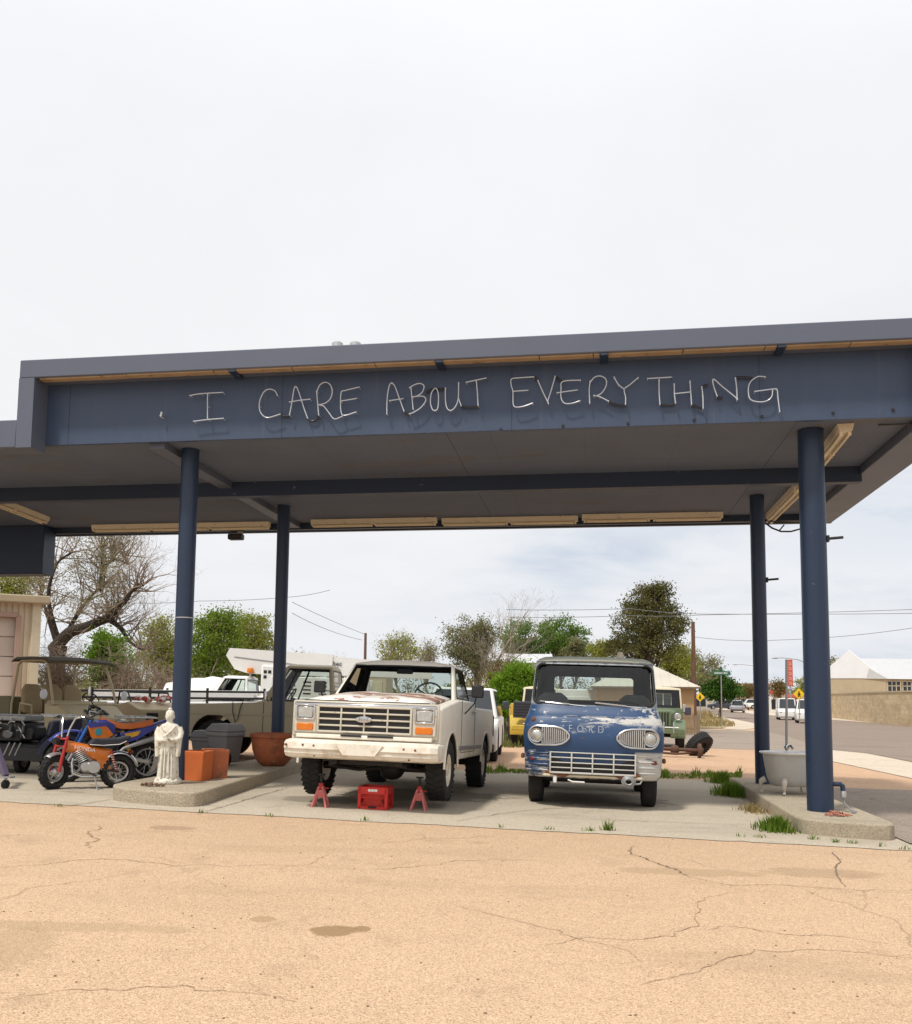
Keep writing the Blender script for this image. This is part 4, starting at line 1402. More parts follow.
# ------------------------------------------------------------------ the blue forward-control pickup
def blue_pickup():
    rt = root('cab_over_pickup', 'old faded blue snub-nosed pickup with large windshield and oval headlight grilles', 'pickup truck',
              V((1.81, 12.2, gz(1.81))), R(8.4))
    P = M['cab_blue']
    LV = [(.395, .87, .13), (.41, .885, .09), (.48, .905, .03), (.62, .915, .0), (.77, .925, -.012), (.80, .93, -.03), (.97, .94, -.045), (1.10, .928, -.02), (1.185, .91, .012), (1.215, .90, .03),
          (1.235, .888, .062), (1.31, .87, .10), (1.36, .858, .13), (1.60, .838, .20), (1.86, .818, .28), (1.95, .805, .33), (2.0, .77, .40), (2.032, .70, .50), (2.05, .5, .72)]
    NN, DD = 4.2, .34

    def fy(x, z):
        for i in range(len(LV) - 1):
            a, b = LV[i], LV[i + 1]
            if a[0] <= z <= b[0]:
                k = (z - a[0]) / (b[0] - a[0])
                w_, f_ = a[1] + (b[1] - a[1]) * k, a[2] + (b[2] - a[2]) * k
                return f_ + DD - DD * max(0, 1 - min(1, abs(x) / w_) ** NN) ** (1 / NN)
        return 0

    rings = []
    for z, w_, f_ in LV:
        pts = []
        yb = 1.66 if z < 2 else 1.66 - (z - 2) * 2.2
        N = 12
        half = []
        for i in range(N + 1):
            t_ = math.pi / 2 * i / N
            half.append((w_ * abs(math.cos(t_)) ** (2 / NN), f_ + DD - DD * abs(math.sin(t_)) ** (2 / NN)))
        pts = [(w_, yb), (w_, (yb + f_ + DD) / 2)] + half + [(-x, y) for x, y in half[::-1][1:]] + [(-w_, (yb + f_ + DD) / 2), (-w_, yb)]
        rings.append([V((x, y, z)) for x, y in pts])
    cab = MB().loft(rings).build('cab', P, rt, smooth=35)

    def rrect(x0, x1, z0, z1, r, tx=0, n=5):
        pts = []
        for cx, cz, a0 in ((x1 - r, z0 + r, -90), (x1 - r - tx, z1 - r, 0), (x0 + r + tx, z1 - r, 90), (x0 + r, z0 + r, 180)):
            for i in range(n + 1):
                a = R(a0 + 90 * i / n)
                pts.append((cx + r * math.cos(a), cz + r * math.sin(a)))
        return pts
    ws = rrect(-.815, .815, 1.375, 1.925, .09, .03)
    rw = rrect(-.60, .60, 1.43, 1.80, .06)
    cav = MB().hull([V((sx * w_, y, z)) for sx in (-1, 1) for w_, y, z in ((.86, .20, .70), (.86, 1.58, .70), (.82, .36, 1.38), (.78, .46, 1.92), (.60, .6, 1.975), (.60, 1.4, 1.975), (.80, 1.60, 1.36), (.77, 1.60, 1.92))])
    sw = [(.55, 1.37), (1.45, 1.37), (1.45, 1.86), (.62, 1.86)]
    cuts_ = [cav, MB().prism(ws, 'y', -.2, .55), MB().prism(rw, 'y', 1.3, 1.9), MB().prism(sw, 'x', -1.2, 1.2)]
    for s in (-1, 1):
        cuts_.append(cyl_x(s * .55, s * 1.1, .78, .33, .41))
    cuts_.append(MB().box((0, 1.2, .37), (1.5, 1.5, .3)))
    carve(cab, cuts_)

    def wsy(z):
        return fy(0, z) + .022
    o = MB().loft([[V((x, wsy(z) + .02 + (DD - DD * max(0, 1 - (abs(x) / .88) ** NN) ** (1 / NN)) * .9, z)) for x, z in ws]], False)
    wsv = [V((x, fy(x, z) + .02, z)) for x, z in ws]
    # windshield as a strip mesh following the bow of the cab
    vs, fs = [], []
    for j in range(7):
        z = 1.38 + .54 * j / 6
        for i in range(13):
            x = (-1 + 2 * i / 12) * (.81 - .03 * j / 6 - (.05 if j in (0, 6) else 0))
            vs.append((x, fy(x, z) + .03, z))
    for j in range(6):
        for i in range(12):
            fs.append((j * 13 + i, j * 13 + i + 1, j * 13 + i + 14, j * 13 + i + 13))
    w_ = MB().add(vs, fs).build('windshield', M['glass'], rt, fix=False)
    MB().tube([V((x, fy(x, z) + .006, z)) for x, z in ws], .017, 8, closed=True).build('gasket', M['black'], w_)
    g = MB().add([V((x, 1.645, z)) for x, z in rw], [list(range(len(rw)))]).build('rear_window', M['glass'], rt, fix=False, smooth=0)
    MB().tube([V((x, 1.645, z)) for x, z in rw], .014, 6, closed=True).build('gasket', M['black'], g)
    for s in (-1, 1):
        MB().add([V((s * (.862 - (z - 1.37) * .085), y, z)) for y, z in sw], [(0, 1, 2, 3)]).build('side_window', M['glass'], rt, fix=False, smooth=0)
    # interior: engine cover, seats, wheel, rear wall lining
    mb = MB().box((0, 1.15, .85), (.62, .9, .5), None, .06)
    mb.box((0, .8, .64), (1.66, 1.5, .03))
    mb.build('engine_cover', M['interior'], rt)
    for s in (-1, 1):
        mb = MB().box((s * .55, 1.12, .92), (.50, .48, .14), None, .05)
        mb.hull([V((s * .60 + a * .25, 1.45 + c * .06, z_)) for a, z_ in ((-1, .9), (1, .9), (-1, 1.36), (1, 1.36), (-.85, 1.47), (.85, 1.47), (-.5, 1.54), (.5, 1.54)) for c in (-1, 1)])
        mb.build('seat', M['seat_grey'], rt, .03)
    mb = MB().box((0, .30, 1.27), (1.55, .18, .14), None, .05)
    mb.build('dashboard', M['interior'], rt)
    steering(rt, (.46, .56, 1.34), .20, 25)
    for s, x0 in ((-1, -.72), (1, .02)):
        p = [V((x0 + .62 * k, fy(x0 + .62 * k, 1.385) - .012, 1.405 - .05 * k)) for k in (0, .33, .66, 1)]
        mb = MB().tube(p, .009, 6)
        mb.bar(p[0] + V((0, -.004, .008)), p[2] + V((0, -.004, .008)), .022, .012)
        mb.build('wiper', M['chrome'], rt)
    # crease lip under the windshield and gutter
    MB().tube([V((x, fy(x, 1.222) + .004, 1.222 - .02 * (abs(x) / .9) ** 3)) for x in [-.88 + 1.76 * i / 30 for i in range(31)]], .016, 8).build('nose_crease', P, rt)
    MB().tube([V((x, fy(x, 1.955) - .012, 1.957 + .022 * (1 - (x / .8) ** 2))) for x in [-.79 + 1.58 * i / 30 for i in range(31)]], .014, 8).build('roof_gutter', P, rt)
    # headlight ovals
    for s in (-1, 1):
        out = []
        cz, hh = .955, .125
        xo, xi = .855, .315
        for i in range(11):
            a = R(-90 + 180 * i / 10)
            out.append((xo - hh + hh * math.cos(a), cz + hh * math.sin(a)))
        for k, zz in ((.30, .118), (.16, .100), (.06, .062), (0.0, .02), (0.0, -.02), (.06, -.062), (.16, -.100), (.30, -.118)):
            out.append((xi + k * .6, cz + zz))
        out = [(s * x, z) for x, z in out]
        ring = [V((x, fy(x, z) - .02, z)) for x, z in out]
        mb = MB().add([p + V((0, .014, 0)) for p in ring], [list(range(len(ring)))])
        bz = mb.build('headlight_bezel', M['bezel_grey'], rt, fix=False, smooth=0)
        MB().tube(ring, .016, 8, closed=True).build('chrome_ring', M['chrome'], bz)
        mb = MB()
        for i in range(13):
            x = .35 + i * .0265
            k = min(1, (x - .30) / .25)
            zz = .112 * (k ** .5)
            for q in (0,):
                mb.bar((s * x, fy(x, cz) - .022 - .006, cz - zz), (s * x, fy(x, cz) - .028, cz + zz), .011, .014)
        mb.build('grille_bars', M['alu'], bz)
        xl = .745
        yl = fy(xl, cz) - .03
        Ml = Matrix.Translation((s * xl, yl, cz)) @ Matrix.Rotation(R(90), 4, 'X') @ Matrix.Rotation(s * R(12), 4, 'Y')
        hl = MB().lathe([(.078, -.012), (.074, .012), (.05, .026), (.001, .032)], 26, Ml, False, False).build('headlight', M['lens'], rt)
        MB().lathe([(.100, -.02), (.100, .012), (.092, .022), (.080, .020), (.076, 0)], 26, Ml, False, False).build('headlight_ring', M['chrome'], hl)
    # nose grille
    gy = lambda z: fy(0, z) - .006
    gm = MB().box((0, .012, .60), (1.10, .02, .28))
    gr = gm.build('grille', M['black'], rt)
    mb = MB()
    for i in range(5):
        z = .475 + .265 * i / 4
        mb.box((0, -.025, z), (1.12, .03, .015 if i else .024), None, .005)
    for x in (-.555, -.275, 0, .275, .555):
        mb.box((x, -.027, .607), (.020, .034, .285), None, .005)
    mb.build('grille_bars', M['bar_grey'], gr)
    mb = MB()
    for s in (-1, 1):
        for z in (.50, .575, .65, .725):
            mb.tube([V((s * x, fy(x, z) - .006, z)) for x in (.59, .70, .80, .87)], .010, 6)
    mb.build('louvre', P, rt)
    mb = MB()
    for s in (-1, 1):
        mb.tube([V((s * x, fy(x, .47) - .03, .462 + .02 * math.sin(x * 12))) for x in (.30, .38, .46, .54, .62)], [.02, .034, .03, .034, .02], 6)
    mb.build('bumper_bracket', M['rusty'], rt)
    MB().box((0, .02, .435), (1.30, .05, .035), None, .01).build('lower_lip', M['cream'], rt)
    Mx = Matrix.Translation((.47, -.03, .395)) @ Matrix.Rotation(R(90), 4, 'X')
    mb = MB()
    for k in range(3):
        r_ = .07 - .015 * k
        mb.tube([Mx @ V((r_ * 1.2 * math.cos(a), r_ * math.sin(a), .012 * k)) for a in [2 * math.pi * i / 16 for i in range(16)]], .011, 6, closed=True)
    mb.tube([(.5, -.03, .36), (.62, 0, .37), (.66, .03, .44)], .012, 6)
    mb.build('chain_coil', M['steel_grey'], rt)
    mb = MB().box((-.49, 0, .385), (.05, .03, .10), None, .01)
    mb.tube([(-.32, 0, .385), (-.26, 0, .36), (-.10, 0, .358)], .012, 6)
    mb.build('tow_hook', M['white_paint'], rt)
    MB().lathe([(.03, 0), (.03, .02), (.015, .026), (.001, .026)], 16, Matrix.Translation((-.795, fy(.795, 1.165) + .0, 1.165)) @ Matrix.Rotation(R(90), 4, 'X'), False, False).build('filler_cap', M['rusty'], rt)
    mb = MB()
    for ch, x_ in (('F', -.30), ('O', -.17), ('R', -.03), ('D', .10)):
        mb.text(ch, .14, Matrix.Translation((x_, fy(x_, 1.05) - .004, 1.01)) @ Matrix.Rotation(R(90), 4, 'X') @ Matrix.Diagonal((.8, 1, 1, 1)), .002)
    mb.build('lettering', M['ghost_letters'], rt, smooth=0)
    for s in (-1, 1):
        MB().box((s * .80, fy(.80, .64) - .006, .645), (.075, .02, .05), None, .008).build('turn_signal', M['red_lens'], rt)
        MB().box((s * .945, .30, .66), (.05, .06, .07), None, .015).build('side_marker', M['rusty'], rt)
    MB().lathe([(.055, 0), (.05, .02), (.04, .10), (.0, .11)], 14, Matrix.Translation((.37, 1.1, 2.045)), False, False).build('roof_vent', M['cream'], rt)
    # bed
    poly = [(1.70, .52), (1.70, 1.22), (4.05, 1.22), (4.05, .52)]
    o = side_profile_body(rt, 'bed', P, poly, .88, .03, [(2.95, .33, .42)], [MB().box((0, 2.88, 1.05), (1.62, 2.2, .75))])
    mb = MB()
    for s in (-1, 1):
        mb.box((s * .38, 2.2, .42), (.08, 3.6, .12))
    mb.cyl((-.75, .78, .33), (.75, .78, .33), .045, 10)
    mb.cyl((-.75, 2.95, .33), (.75, 2.95, .33), .05, 10)
    mb.box((0, .5, .40), (1.2, .10, .08))
    mb.box((0, 1.3, .45), (.6, .9, .25), None, .05)
    mb.build('chassis', M['dark_iron'], rt)
    for y in (.78, 2.95):
        for s in (-1, 1):
            wheel(rt, (s * .775, y, .335), .335, .20, .19, M['white_paint'], s, False)
    return rt


M['rust_dark'] = pmat('rust_dark', (.10, .05, .032), .9, 0, .35, 9)
M['bezel_grey'] = pmat('bezel_grey', (.33, .33, .32), .5, .3, .15, 12)


# ------------------------------------------------------------------ generic bonneted pickup seen from the side
def old_pickup(name, label, loc, yaw, paint, length=4.9, wb=(.81, 3.75), zh=(1.02, 1.10), zbelt=1.13, bedz=1.10, cab=(1.68, 3.10), top=(2.12, 3.0), zt=1.80, hw=.97, r=.38, bed=True, lamp=True):
    rt = root(name, label, 'pickup truck', loc, yaw)
    c0, c1 = cab
    poly = [(.06, .50), (.02, .60), (.02, zh[0] - .10), (.08, zh[0]), (c0 - .1, zh[1]), (c0, zbelt), (c1, zbelt), (c1 + .03, bedz)] + ([(length, bedz), (length, .55)] if bed else [(c1 + .05, .6)]) + [(c1, .46), (wb[0] + .6, .46)]
    cavs = [MB().box((0, (c0 + c1) / 2 + .08, 1.0), (hw * 1.8, c1 - c0 - .2, .8))]
    if bed:
        cavs.append(MB().box((0, (c1 + length) / 2 + .02, bedz), (hw * 1.75, length - c1 - .14, .8)))
    side_profile_body(rt, 'body', paint, poly, hw, .05, [(wb[0], .44, r + .06)] + ([(wb[1], .44, r + .06)] if bed else []), cavs)
    for s in (-1, 1):
        mb = MB().tube([(s * (hw + .0), .10, zh[0] - .17), (s * (hw + .0), c1 + .05, zh[0] - .13)], .018, 6)
        mb.build('body_crease', paint, rt)
        mb = MB()
        for yy in (c0 + .06, c1 - .10):
            mb.tube([(s * (hw + .001), yy, zbelt - .02), (s * (hw + .001), yy, .52)], .006, 5)
        mb.build('door_gap', M['black'], rt)
        MB().box((s * (hw + .02), c1 - .22, zbelt - .17), (.03, .13, .03), None, .01).build('door_handle', M['chrome'], rt)
        MB().tube([(s * hw, wb[0] + (r + .06) * math.cos(a), .44 + (r + .06) * math.sin(a)) for a in [math.pi * i / 18 for i in range(19)]], .02, 6).build('arch_lip', paint, rt)
        MB().box((s * (hw - .12), .03, zh[0] - .24), (.24, .05, .22), None, .02).build('headlight', M['lens'], rt)
        mr = MB().box((s * (hw + .13), c0 + .12, zbelt + .10), (.12, .05, .17), None, .015).build('door_mirror', M['chrome'], rt)
        MB().tube([(s * (hw - .05), c0 + .15, zbelt - .02), (s * (hw + .12), c0 + .12, zbelt + .05)], .01, 6).build('mirror_arm', M['black'], mr)
    MB().box((0, -.03, .60), (hw * 2, .12, .18), None, .03).build('front_bumper', M['chrome'], rt)
    MB().box((0, .01, zh[0] - .25), (hw * 1.4, .05, .24), None, .01).build('grille', M['black'], rt)
    greenhouse(rt, paint, (c0, c1), (top[0], top[1]), hw - .06, hw - .20, zbelt - .01, zt, .05, .05, .05, (.12, .08, .03, .06), vent=.22)
    mb = MB().box((0, c1 - .25, .95), (hw * 1.7, .2, .62), Matrix.Rotation(R(-10), 3, 'X'), .07)
    mb.box((0, c0 + .2, 1.0), (hw * 1.75, .3, .28), None, .07)
    mb.build('bench_seat', M['interior'], rt)
    steering(rt, (.42, c0 + .48, zbelt + .08), .19, 60)
    for y in wb:
        for s in (-1, 1):
            wheel(rt, (s * (hw - .14), y, r), r, .22, .20, M['alu'], s, False)
    mb = MB()
    for s in (-1, 1):
        mb.box((s * .4, length / 2, .5), (.08, length - .4, .14))
    for y in wb:
        mb.cyl((-hw + .2, y, r), (hw - .2, y, r), .05, 8)
    mb.build('chassis', M['dark_iron'], rt)
    return rt


white_pickup()
blue_pickup()
tp = old_pickup('pickup_truck', 'olive tan pickup parked side-on behind the terracotta pots, facing left', V((-5.72, 19.45, gz(-5.2))), R(89), M['tan_paint'])
tp.scale = (1.05, 1.05, 1.09)
# cable hanging over the olive fender
MB().tube([(.98, 1.15, 1.10), (1.0, 1.16, .92), (1.0, 1.22, .72), (.995, 1.27, .80), (.99, 1.30, 1.0), (.97, 1.34, 1.10)], .008, 5).build('loose_cable', M['black'], tp)

# ------------------------------------------------------------------ white bucket truck behind
bt = old_pickup('bucket_truck', 'white utility bucket truck with its boom folded over the roof, behind the olive pickup', V((-8.75, 27.2, gz(-6))), R(89), M['white_paint'], 7.0, (.95, 4.6), (1.05, 1.13), 1.17, 1.1, (1.55, 2.75), (2.0, 2.68), 1.86, 1.0, .40, False)
bt['category'] = 'bucket truck'
ub = MB()
ub.box((0, 4.6, .98), (2.1, 3.3, .72), None, .02)
ub.box((.78, 4.8, 1.62), (.5, 2.8, .60), None, .02)
ub.box((-.78, 4.8, 1.62), (.5, 2.8, .60), None, .02)
ub.build('utility_body', M['white_paint'], bt)
lv = MB()
for yy in (4.0, 4.45, 4.9, 5.35, 5.8):
    for zz in (1.45, 1.56, 1.67, 1.78):
        lv.box((1.032, yy, zz), (.012, .22, .035))
        lv.box((-1.032, yy, zz), (.012, .22, .035))
lv.build('louvre', M['black'], bt)
mb = MB().box((0, 3.25, 1.45), (.62, .55, 1.6), None, .04)
mb.build('pedestal', M['white_paint'], bt)
mb = MB()
for yy, zz in ((3.1, 2.05), (3.23, 2.05), (3.1, 1.9)):
    mb.box((.315, yy, zz), (.01, .09, .09))
mb.build('warning_label', M['black'], bt)
bm_ = MB()
bm_.hull([V((x, y, z)) for x in (-.22, .22) for y, z in ((2.0, 2.72), (1.9, 2.50), (2.17, 2.10), (2.6, 1.98), (5.05, 1.98), (5.05, 2.62))])
bm_.hull([V((x, y, z)) for x in (-.18, .18) for y, z in ((4.95, 2.02), (4.95, 2.58), (8.0, 2.0), (8.0, 2.40))])
bo = bm_.build('boom', M['boom_white'] if 'boom_white' in M else M['white_paint'], bt)
mb = MB()
mb.bar((.226, 2.15, 2.46), (.226, 4.95, 2.20), .03, .012, (1, 0, 0))
mb.build('boom_seam', M['steel_grey'], bo)
MB().text('Altec', .20, Matrix.Translation((.20, 5.12, 2.30)) @ Matrix.Rotation(R(90), 4, 'Z') @ Matrix.Rotation(R(90), 4, 'X'), .004).build('lettering', M['black'], bo)
mb = MB().cyl((.3, 2.66, 1.9), (.3, 2.66, 2.0), .03, 8)
mb.build('beacon_post', M['alu'], bt)
MB().lathe([(.10, 0), (.10, .10), (.07, .15), (.001, .16)], 16, Matrix.Translation((.3, 2.66, 2.0)), False, False).build('beacon', M['amber'], bt)


# ------------------------------------------------------------------ simple far cars
def far_car(name, label, cat, loc, yaw, paint, kind='sedan', L=4.5, W=1.8, H=1.5, group='cars far along the road'):
    rt = root(name, label, cat, loc, yaw, group=group)
    hw = W / 2
    zb = .25
    belt = {'van': 1.25, 'suv': 1.02, 'pickup': 1.0, 'sedan': .92}[kind] * (H / {'van': 2.4, 'suv': 1.75, 'pickup': 1.8, 'sedan': 1.45}[kind])
    hood = {'van': .75, 'suv': 1.0, 'pickup': 1.3, 'sedan': 1.15}[kind]
    poly = [(.1, zb), (0, zb + .12), (.02, belt * .78), (.12, belt * .86), (hood, belt), (L - .02, belt), (L, zb + .15), (L - .08, zb)]
    r = .33 if kind == 'sedan' else .37
    side_profile_body(rt, 'body', paint, poly, hw, .06, [(.85, r, r + .05), (L - .9, r, r + .05)], [MB().box((0, (hood + .4 + L) / 2, belt + .3), (W * .9, .01, .01))] if 0 else [])
    ce = {'van': L - .03, 'suv': L - .05, 'pickup': L * .62, 'sedan': L - .75}[kind]
    t0 = hood + (.55 if kind != 'van' else .5)
    t1 = ce - {'van': .06, 'suv': .25, 'pickup': .1, 'sedan': .55}[kind]
    wt = hw - (.12 if kind == 'van' else .2)
    pts = [V(p) for p in ((-hw + .03, hood - .05, belt - .01), (hw - .03, hood - .05, belt - .01), (hw - .03, ce, belt - .01), (-hw + .03, ce, belt - .01), (-wt, t0, H), (wt, t0, H), (wt, t1, H), (-wt, t1, H))]
    MB().hull(pts).build('cab_roof', paint, rt, .05, 2)
    for q, nm in (([pts[0], pts[1], pts[5], pts[4]], 'windshield'), ([pts[2], pts[3], pts[7], pts[6]], 'rear_window')):
        q = inset(q, .08, .08, .06, .08)
        n_ = (q[1] - q[0]).cross(q[3] - q[0]).normalized()
        MB().hull([p + n_ * .012 for p in q] + [p - n_ * .02 for p in q]).build(nm, M['dark_gloss'], rt, smooth=0)
    for s, q in ((1, [pts[1], pts[2], pts[6], pts[5]]), (-1, [pts[3], pts[0], pts[4], pts[7]])):
        far_panel = kind == 'van'
        q = inset(q, .18 if s > 0 else (.12 if not far_panel else L * .55), .12 if s > 0 and not far_panel else (L * .55 if far_panel and s > 0 else .18), .06, .08)
        n_ = (q[1] - q[0]).cross(q[3] - q[0]).normalized()
        MB().hull([p + n_ * .012 for p in q] + [p - n_ * .02 for p in q]).build('side_window', M['dark_gloss'], rt, smooth=0)
    for s in (-1, 1):
        MB().box((s * (hw - .12), L - .005, belt * .72), (.12, .04, .26 if kind == 'van' else .16), None, .01).build('tail_light', M['red_lens'], rt)
        MB().box((s * (hw - .22), .03, belt * .68), (.26, .05, .14), None, .02).build('headlight', M['lens'], rt)
        for y in (.85, L - .9):
            wheel(rt, (s * (hw - .11), y, r), r, .2, .2, M['alu'], s, False)
    MB().box((0, L + .0, zb + .16), (W * .96, .10, .16), None, .03).build('rear_bumper', M['black'], rt)
    return rt


M['dark_gloss'] = pmat('dark_gloss', (.025, .03, .035), .08, 0, .1, 5, spec=.6)
far_car('parked_suv', 'white estate car half hidden behind the bed of the rusty white pickup', 'car', V((.02, 20.2, gz(0))), R(5), M['white_paint'], 'suv', 4.3, 1.78, 1.66, None)
P = G(783, 720)
far_car('white_van', 'white cargo van driving away, left of the yellow pedestrian sign', 'van', V((.3625 * 88, 88, gz(30))), R(16), M['white_paint'], 'van', 4.6, 1.7, 2.1)
far_car('white_suv', 'boxy white off-road car close behind the front right column', 'car', V((.3845 * 76, 76, gz(30))), R(18), M['white_paint'], 'suv', 4.2, 1.8, 2.0)
far_car('far_pickup', 'silver pickup far down the road, near the street name sign', 'pickup truck', V((.309 * 142, 142, gz(40))), R(200), M['car_silver'], 'pickup', 5.3, 1.9, 1.85)
for px, d, kind, mt, lab in ((707, 150, 'sedan', 'car_dark', 'dark sedan parked far away below the round green tree'), (716, 165, 'suv', 'car_silver', 'grey car parked far away behind the silver pickup'),
                             (729, 168, 'suv', 'car_dark', 'dark car parked far away right of the silver pickup'), (738, 172, 'suv', 'white_paint', 'leftmost of two white cars parked far away beside the rear right column'),
                             (747, 168, 'sedan', 'white_paint', 'second of two white cars parked far away beside the rear right column')):
    X = (px - 456) / 913 * d
    far_car('far_car', lab, 'car', V((X, d, gz(X) + (.35 if d > 145 else 0))), R(100 if px != 729 else 20), M[mt], kind, 4.4, 1.8, 1.75 if kind == 'suv' else 1.5)


# ------------------------------------------------------------------ old army truck and yellow truck seen from the front
def jeep(name, label, cat, loc, yaw, paint, roofp, panel=None, hw=.85, roof_z=1.95, cw=None):
    rt = root(name, label, cat, loc, yaw)
    mb = MB().hull([V((sx * w_, y, z)) for sx in (-1, 1) for w_, y, z in ((.34, .15, .62), (.36, .12, 1.12), (.30, .15, 1.20), (.60, 1.35, .62), (.62, 1.35, 1.20), (.5, 1.35, 1.30))])
    mb.build('hood', paint, rt, .03)
    g = MB().box((0, .10, .92), (.74, .06, .58), None, .02).build('grille', paint, rt)
    mb = MB()
    for i in range(7):
        mb.box((-.27 + .09 * i, .066, .95), (.045, .02, .42))
    mb.build('grille_slot', M['black'], g)
    for s in (-1, 1):
        pts = []
        for i in range(9):
            a = math.pi * (1.0 - i / 8 * .62)
            pts.append((.62 + .52 * math.cos(a), .42 + .52 * math.sin(a)))
        pts += [(1.45, .62)]
        low = [(y, z - .06) for y, z in pts[::-1]]
        mb = MB().prism(pts + low, 'x', s * .36, s * hw)
        mb.build('fender', paint, rt, .015)
        hl = MB().lathe([(.03, -.12), (.09, -.06), (.10, 0), (.09, .02), (.001, .035)], 20, Matrix.Translation((s * .58, .30, 1.04)) @ Matrix.Rotation(R(90), 4, 'X')).build('headlight', M['lens'], rt)
        MB().tube([V((s * .58 + .10 * math.cos(a), .29, 1.04 + .10 * math.sin(a))) for a in [2 * math.pi * i / 20 for i in range(20)]], .014, 6, closed=True).build('headlight_ring', M['alu'], hl)
        wheel(rt, (s * (hw - .13), .62, .42), .42, .22, .21, paint, s)
        wheel(rt, (s * (hw - .13), 3.0, .42), .42, .22, .21, paint, s)
        mr = MB().box((s * (hw + .12), 1.35, 1.22), (.20, .05, .26), None, .02).build('door_mirror', M['car_dark'], rt)
        MB().tube([(s * (hw - .1), 1.40, 1.15), (s * (hw + .1), 1.36, 1.2)], .012, 6).build('mirror_arm', M['black'], mr)
    MB().box((0, -.08, .58), (hw * 1.9, .12, .16), None, .02).build('front_bumper', paint, rt)
    mb = MB()
    for x in (-.45, -.15, .15, .45):
        mb.tube([(x, -.13, .52), (x, -.16, .72), (x, -.10, .86)], .018, 6)
    mb.tube([(-.6, -.13, .70), (.6, -.13, .70)], .018, 6)
    mb.build('brush_guard', M['alu'], rt)
    poly = [(1.35, .60), (1.35, 1.30), (2.5, 1.25), (3.9, 1.2), (3.9, .60)]
    side_profile_body(rt, 'body', paint, poly, hw - .05, .03, [(3.0, .42, .5)], [])
    greenhouse(rt, roofp, (1.40, 2.45), (1.55, 2.42), cw or hw - .06, (cw or hw - .06) - .06, 1.28, roof_z - .05, .05, .045, .06, (.1, .1, .05, .08), (.3, .3, .1, .15))
    mb = MB().cyl((-.6, .62, .42), (.6, .62, .42), .05, 8)
    mb.cyl((-.6, 3.0, .42), (.6, 3.0, .42), .05, 8)
    mb.box((0, 2, .55), (.7, 3.4, .14))
    mb.build('chassis', M['dark_iron'], rt)
    if panel:
        mb = MB().box((-.62, .02, 1.12), (.55, .05, .50), None, .01)
        pn = mb.build('radiator_panel', M['car_dark'], rt)
        mb = MB()
        for i in range(5):
            mb.box((-.62, -.012, .95 + .085 * i), (.50, .02, .02))
        mb.build('slat', M['black'], pn)
    return rt


jeep('army_truck', 'pale green vintage army truck parked behind the blue pickup, in front of the tan house', 'truck', V((6.42, 29.0, gz(6.42))), R(12), M['green_paint'], M['cream'], hw=.82, roof_z=2.0)
jeep('yellow_truck', 'yellow old truck with a dark slatted panel, mostly hidden left of the blue pickup', 'truck', V((2.62, 27.6, gz(2.6))), R(2), M['yellow'], M['cream'], True, .98, 1.86, .58)
# leaning wheel and rusty axle in front of the army truck
rt = root('loose_wheel', 'big black off-road wheel leaning over on the dirt beside the army truck', 'wheel', G(699, 756), R(55))
w_ = wheel(rt, (0, 0, 0), .39, .25, .19, M['dark_iron'], 1)
w_.matrix_local = Matrix.Translation((0, 0, .31)) @ Matrix.Rotation(R(38), 4, 'Y')
rt = root('rusty_axle', 'rusty axle lying on the dirt in front of the army truck', 'axle', G(671, 757), R(8))
mb = MB().tube([(-.75, 0, .22), (.75, 0, .2)], .05, 8)
mb.ball((.1, 0, .2), (.13, .12, .13))
mb.tube([(-.7, .2, .12), (.1, -.2, .1), (.7, .1, .14)], .035, 6)
mb.build('axle_tube', M['rust_dark'], rt)
for x in (-.75, .75):
    MB().lathe([(.19, -.04), (.19, .04), (.08, .07), (.08, .1)], 18, Matrix.Translation((x, 0, .2)) @ Matrix.Rotation(R(90), 4, 'Y')).build('brake_drum', M['rust_dark'], rt)
M['quad_navy'] = pmat('quad_navy', (.022, .026, .05), .35, 0, .2, 8)
M['scrap_pink'] = pmat('scrap_pink', (.38, .16, .11), .85, 0, .5, 30)
M['teal_badge'] = pmat('teal_badge', (.03, .26, .30), .4, 0, .3, 60)
M['flame_yellow'] = pmat('flame_yellow', (.65, .33, .02), .4, 0, .3, 12)
M['orange_plate'] = pmat('orange_plate', (.55, .25, .08), .5, 0, .3, 14)
M['dark_alu'] = pmat('dark_alu', (.13, .13, .13), .45, .5, .4, 12)
M['bed_olive'] = pmat('bed_olive', (.16, .14, .075), .6)
M['jack_pink'] = pmat('jack_pink', (.52, .13, .12), .5, 0, .25, 14, [(16, .55, .7, (.55, .30, .28))])
M['red_white'] = pmat('red_white', (.5, .06, .05), .8, 0, .2, 12, [(9, .5, .54, (.7, .68, .62))])
M['foot_pale'] = pmat('foot_pale', (.55, .50, .42), .55, 0, .2, 14)
# ================================================================== things under the left of the canopy
def on_island(px, py):
    P = G(px, py, .18)
    return V((P.x, P.y, gz(P.x) + .179))


# ---- statue
P = on_island(167.5, 783.5)
rt = root('statue', 'white weathered stone statue of a standing robed figure on the kerb island', 'statue', P, R(-4), 0, False)
mb = MB()


def st_ring(z, rx, ry, cx=0, cy=0, folds=0, ph=0, n=40, amp=.03):
    out = []
    for i in range(n):
        a = 2 * math.pi * i / n
        k = 1 + amp * folds * math.sin(9 * a + ph) * .5 + amp * folds * .6 * math.sin(15 * a + 1.7 * ph + z * 4)
        out.append(V((cx + rx * k * math.cos(a), cy + ry * k * math.sin(a), z)))
    return out


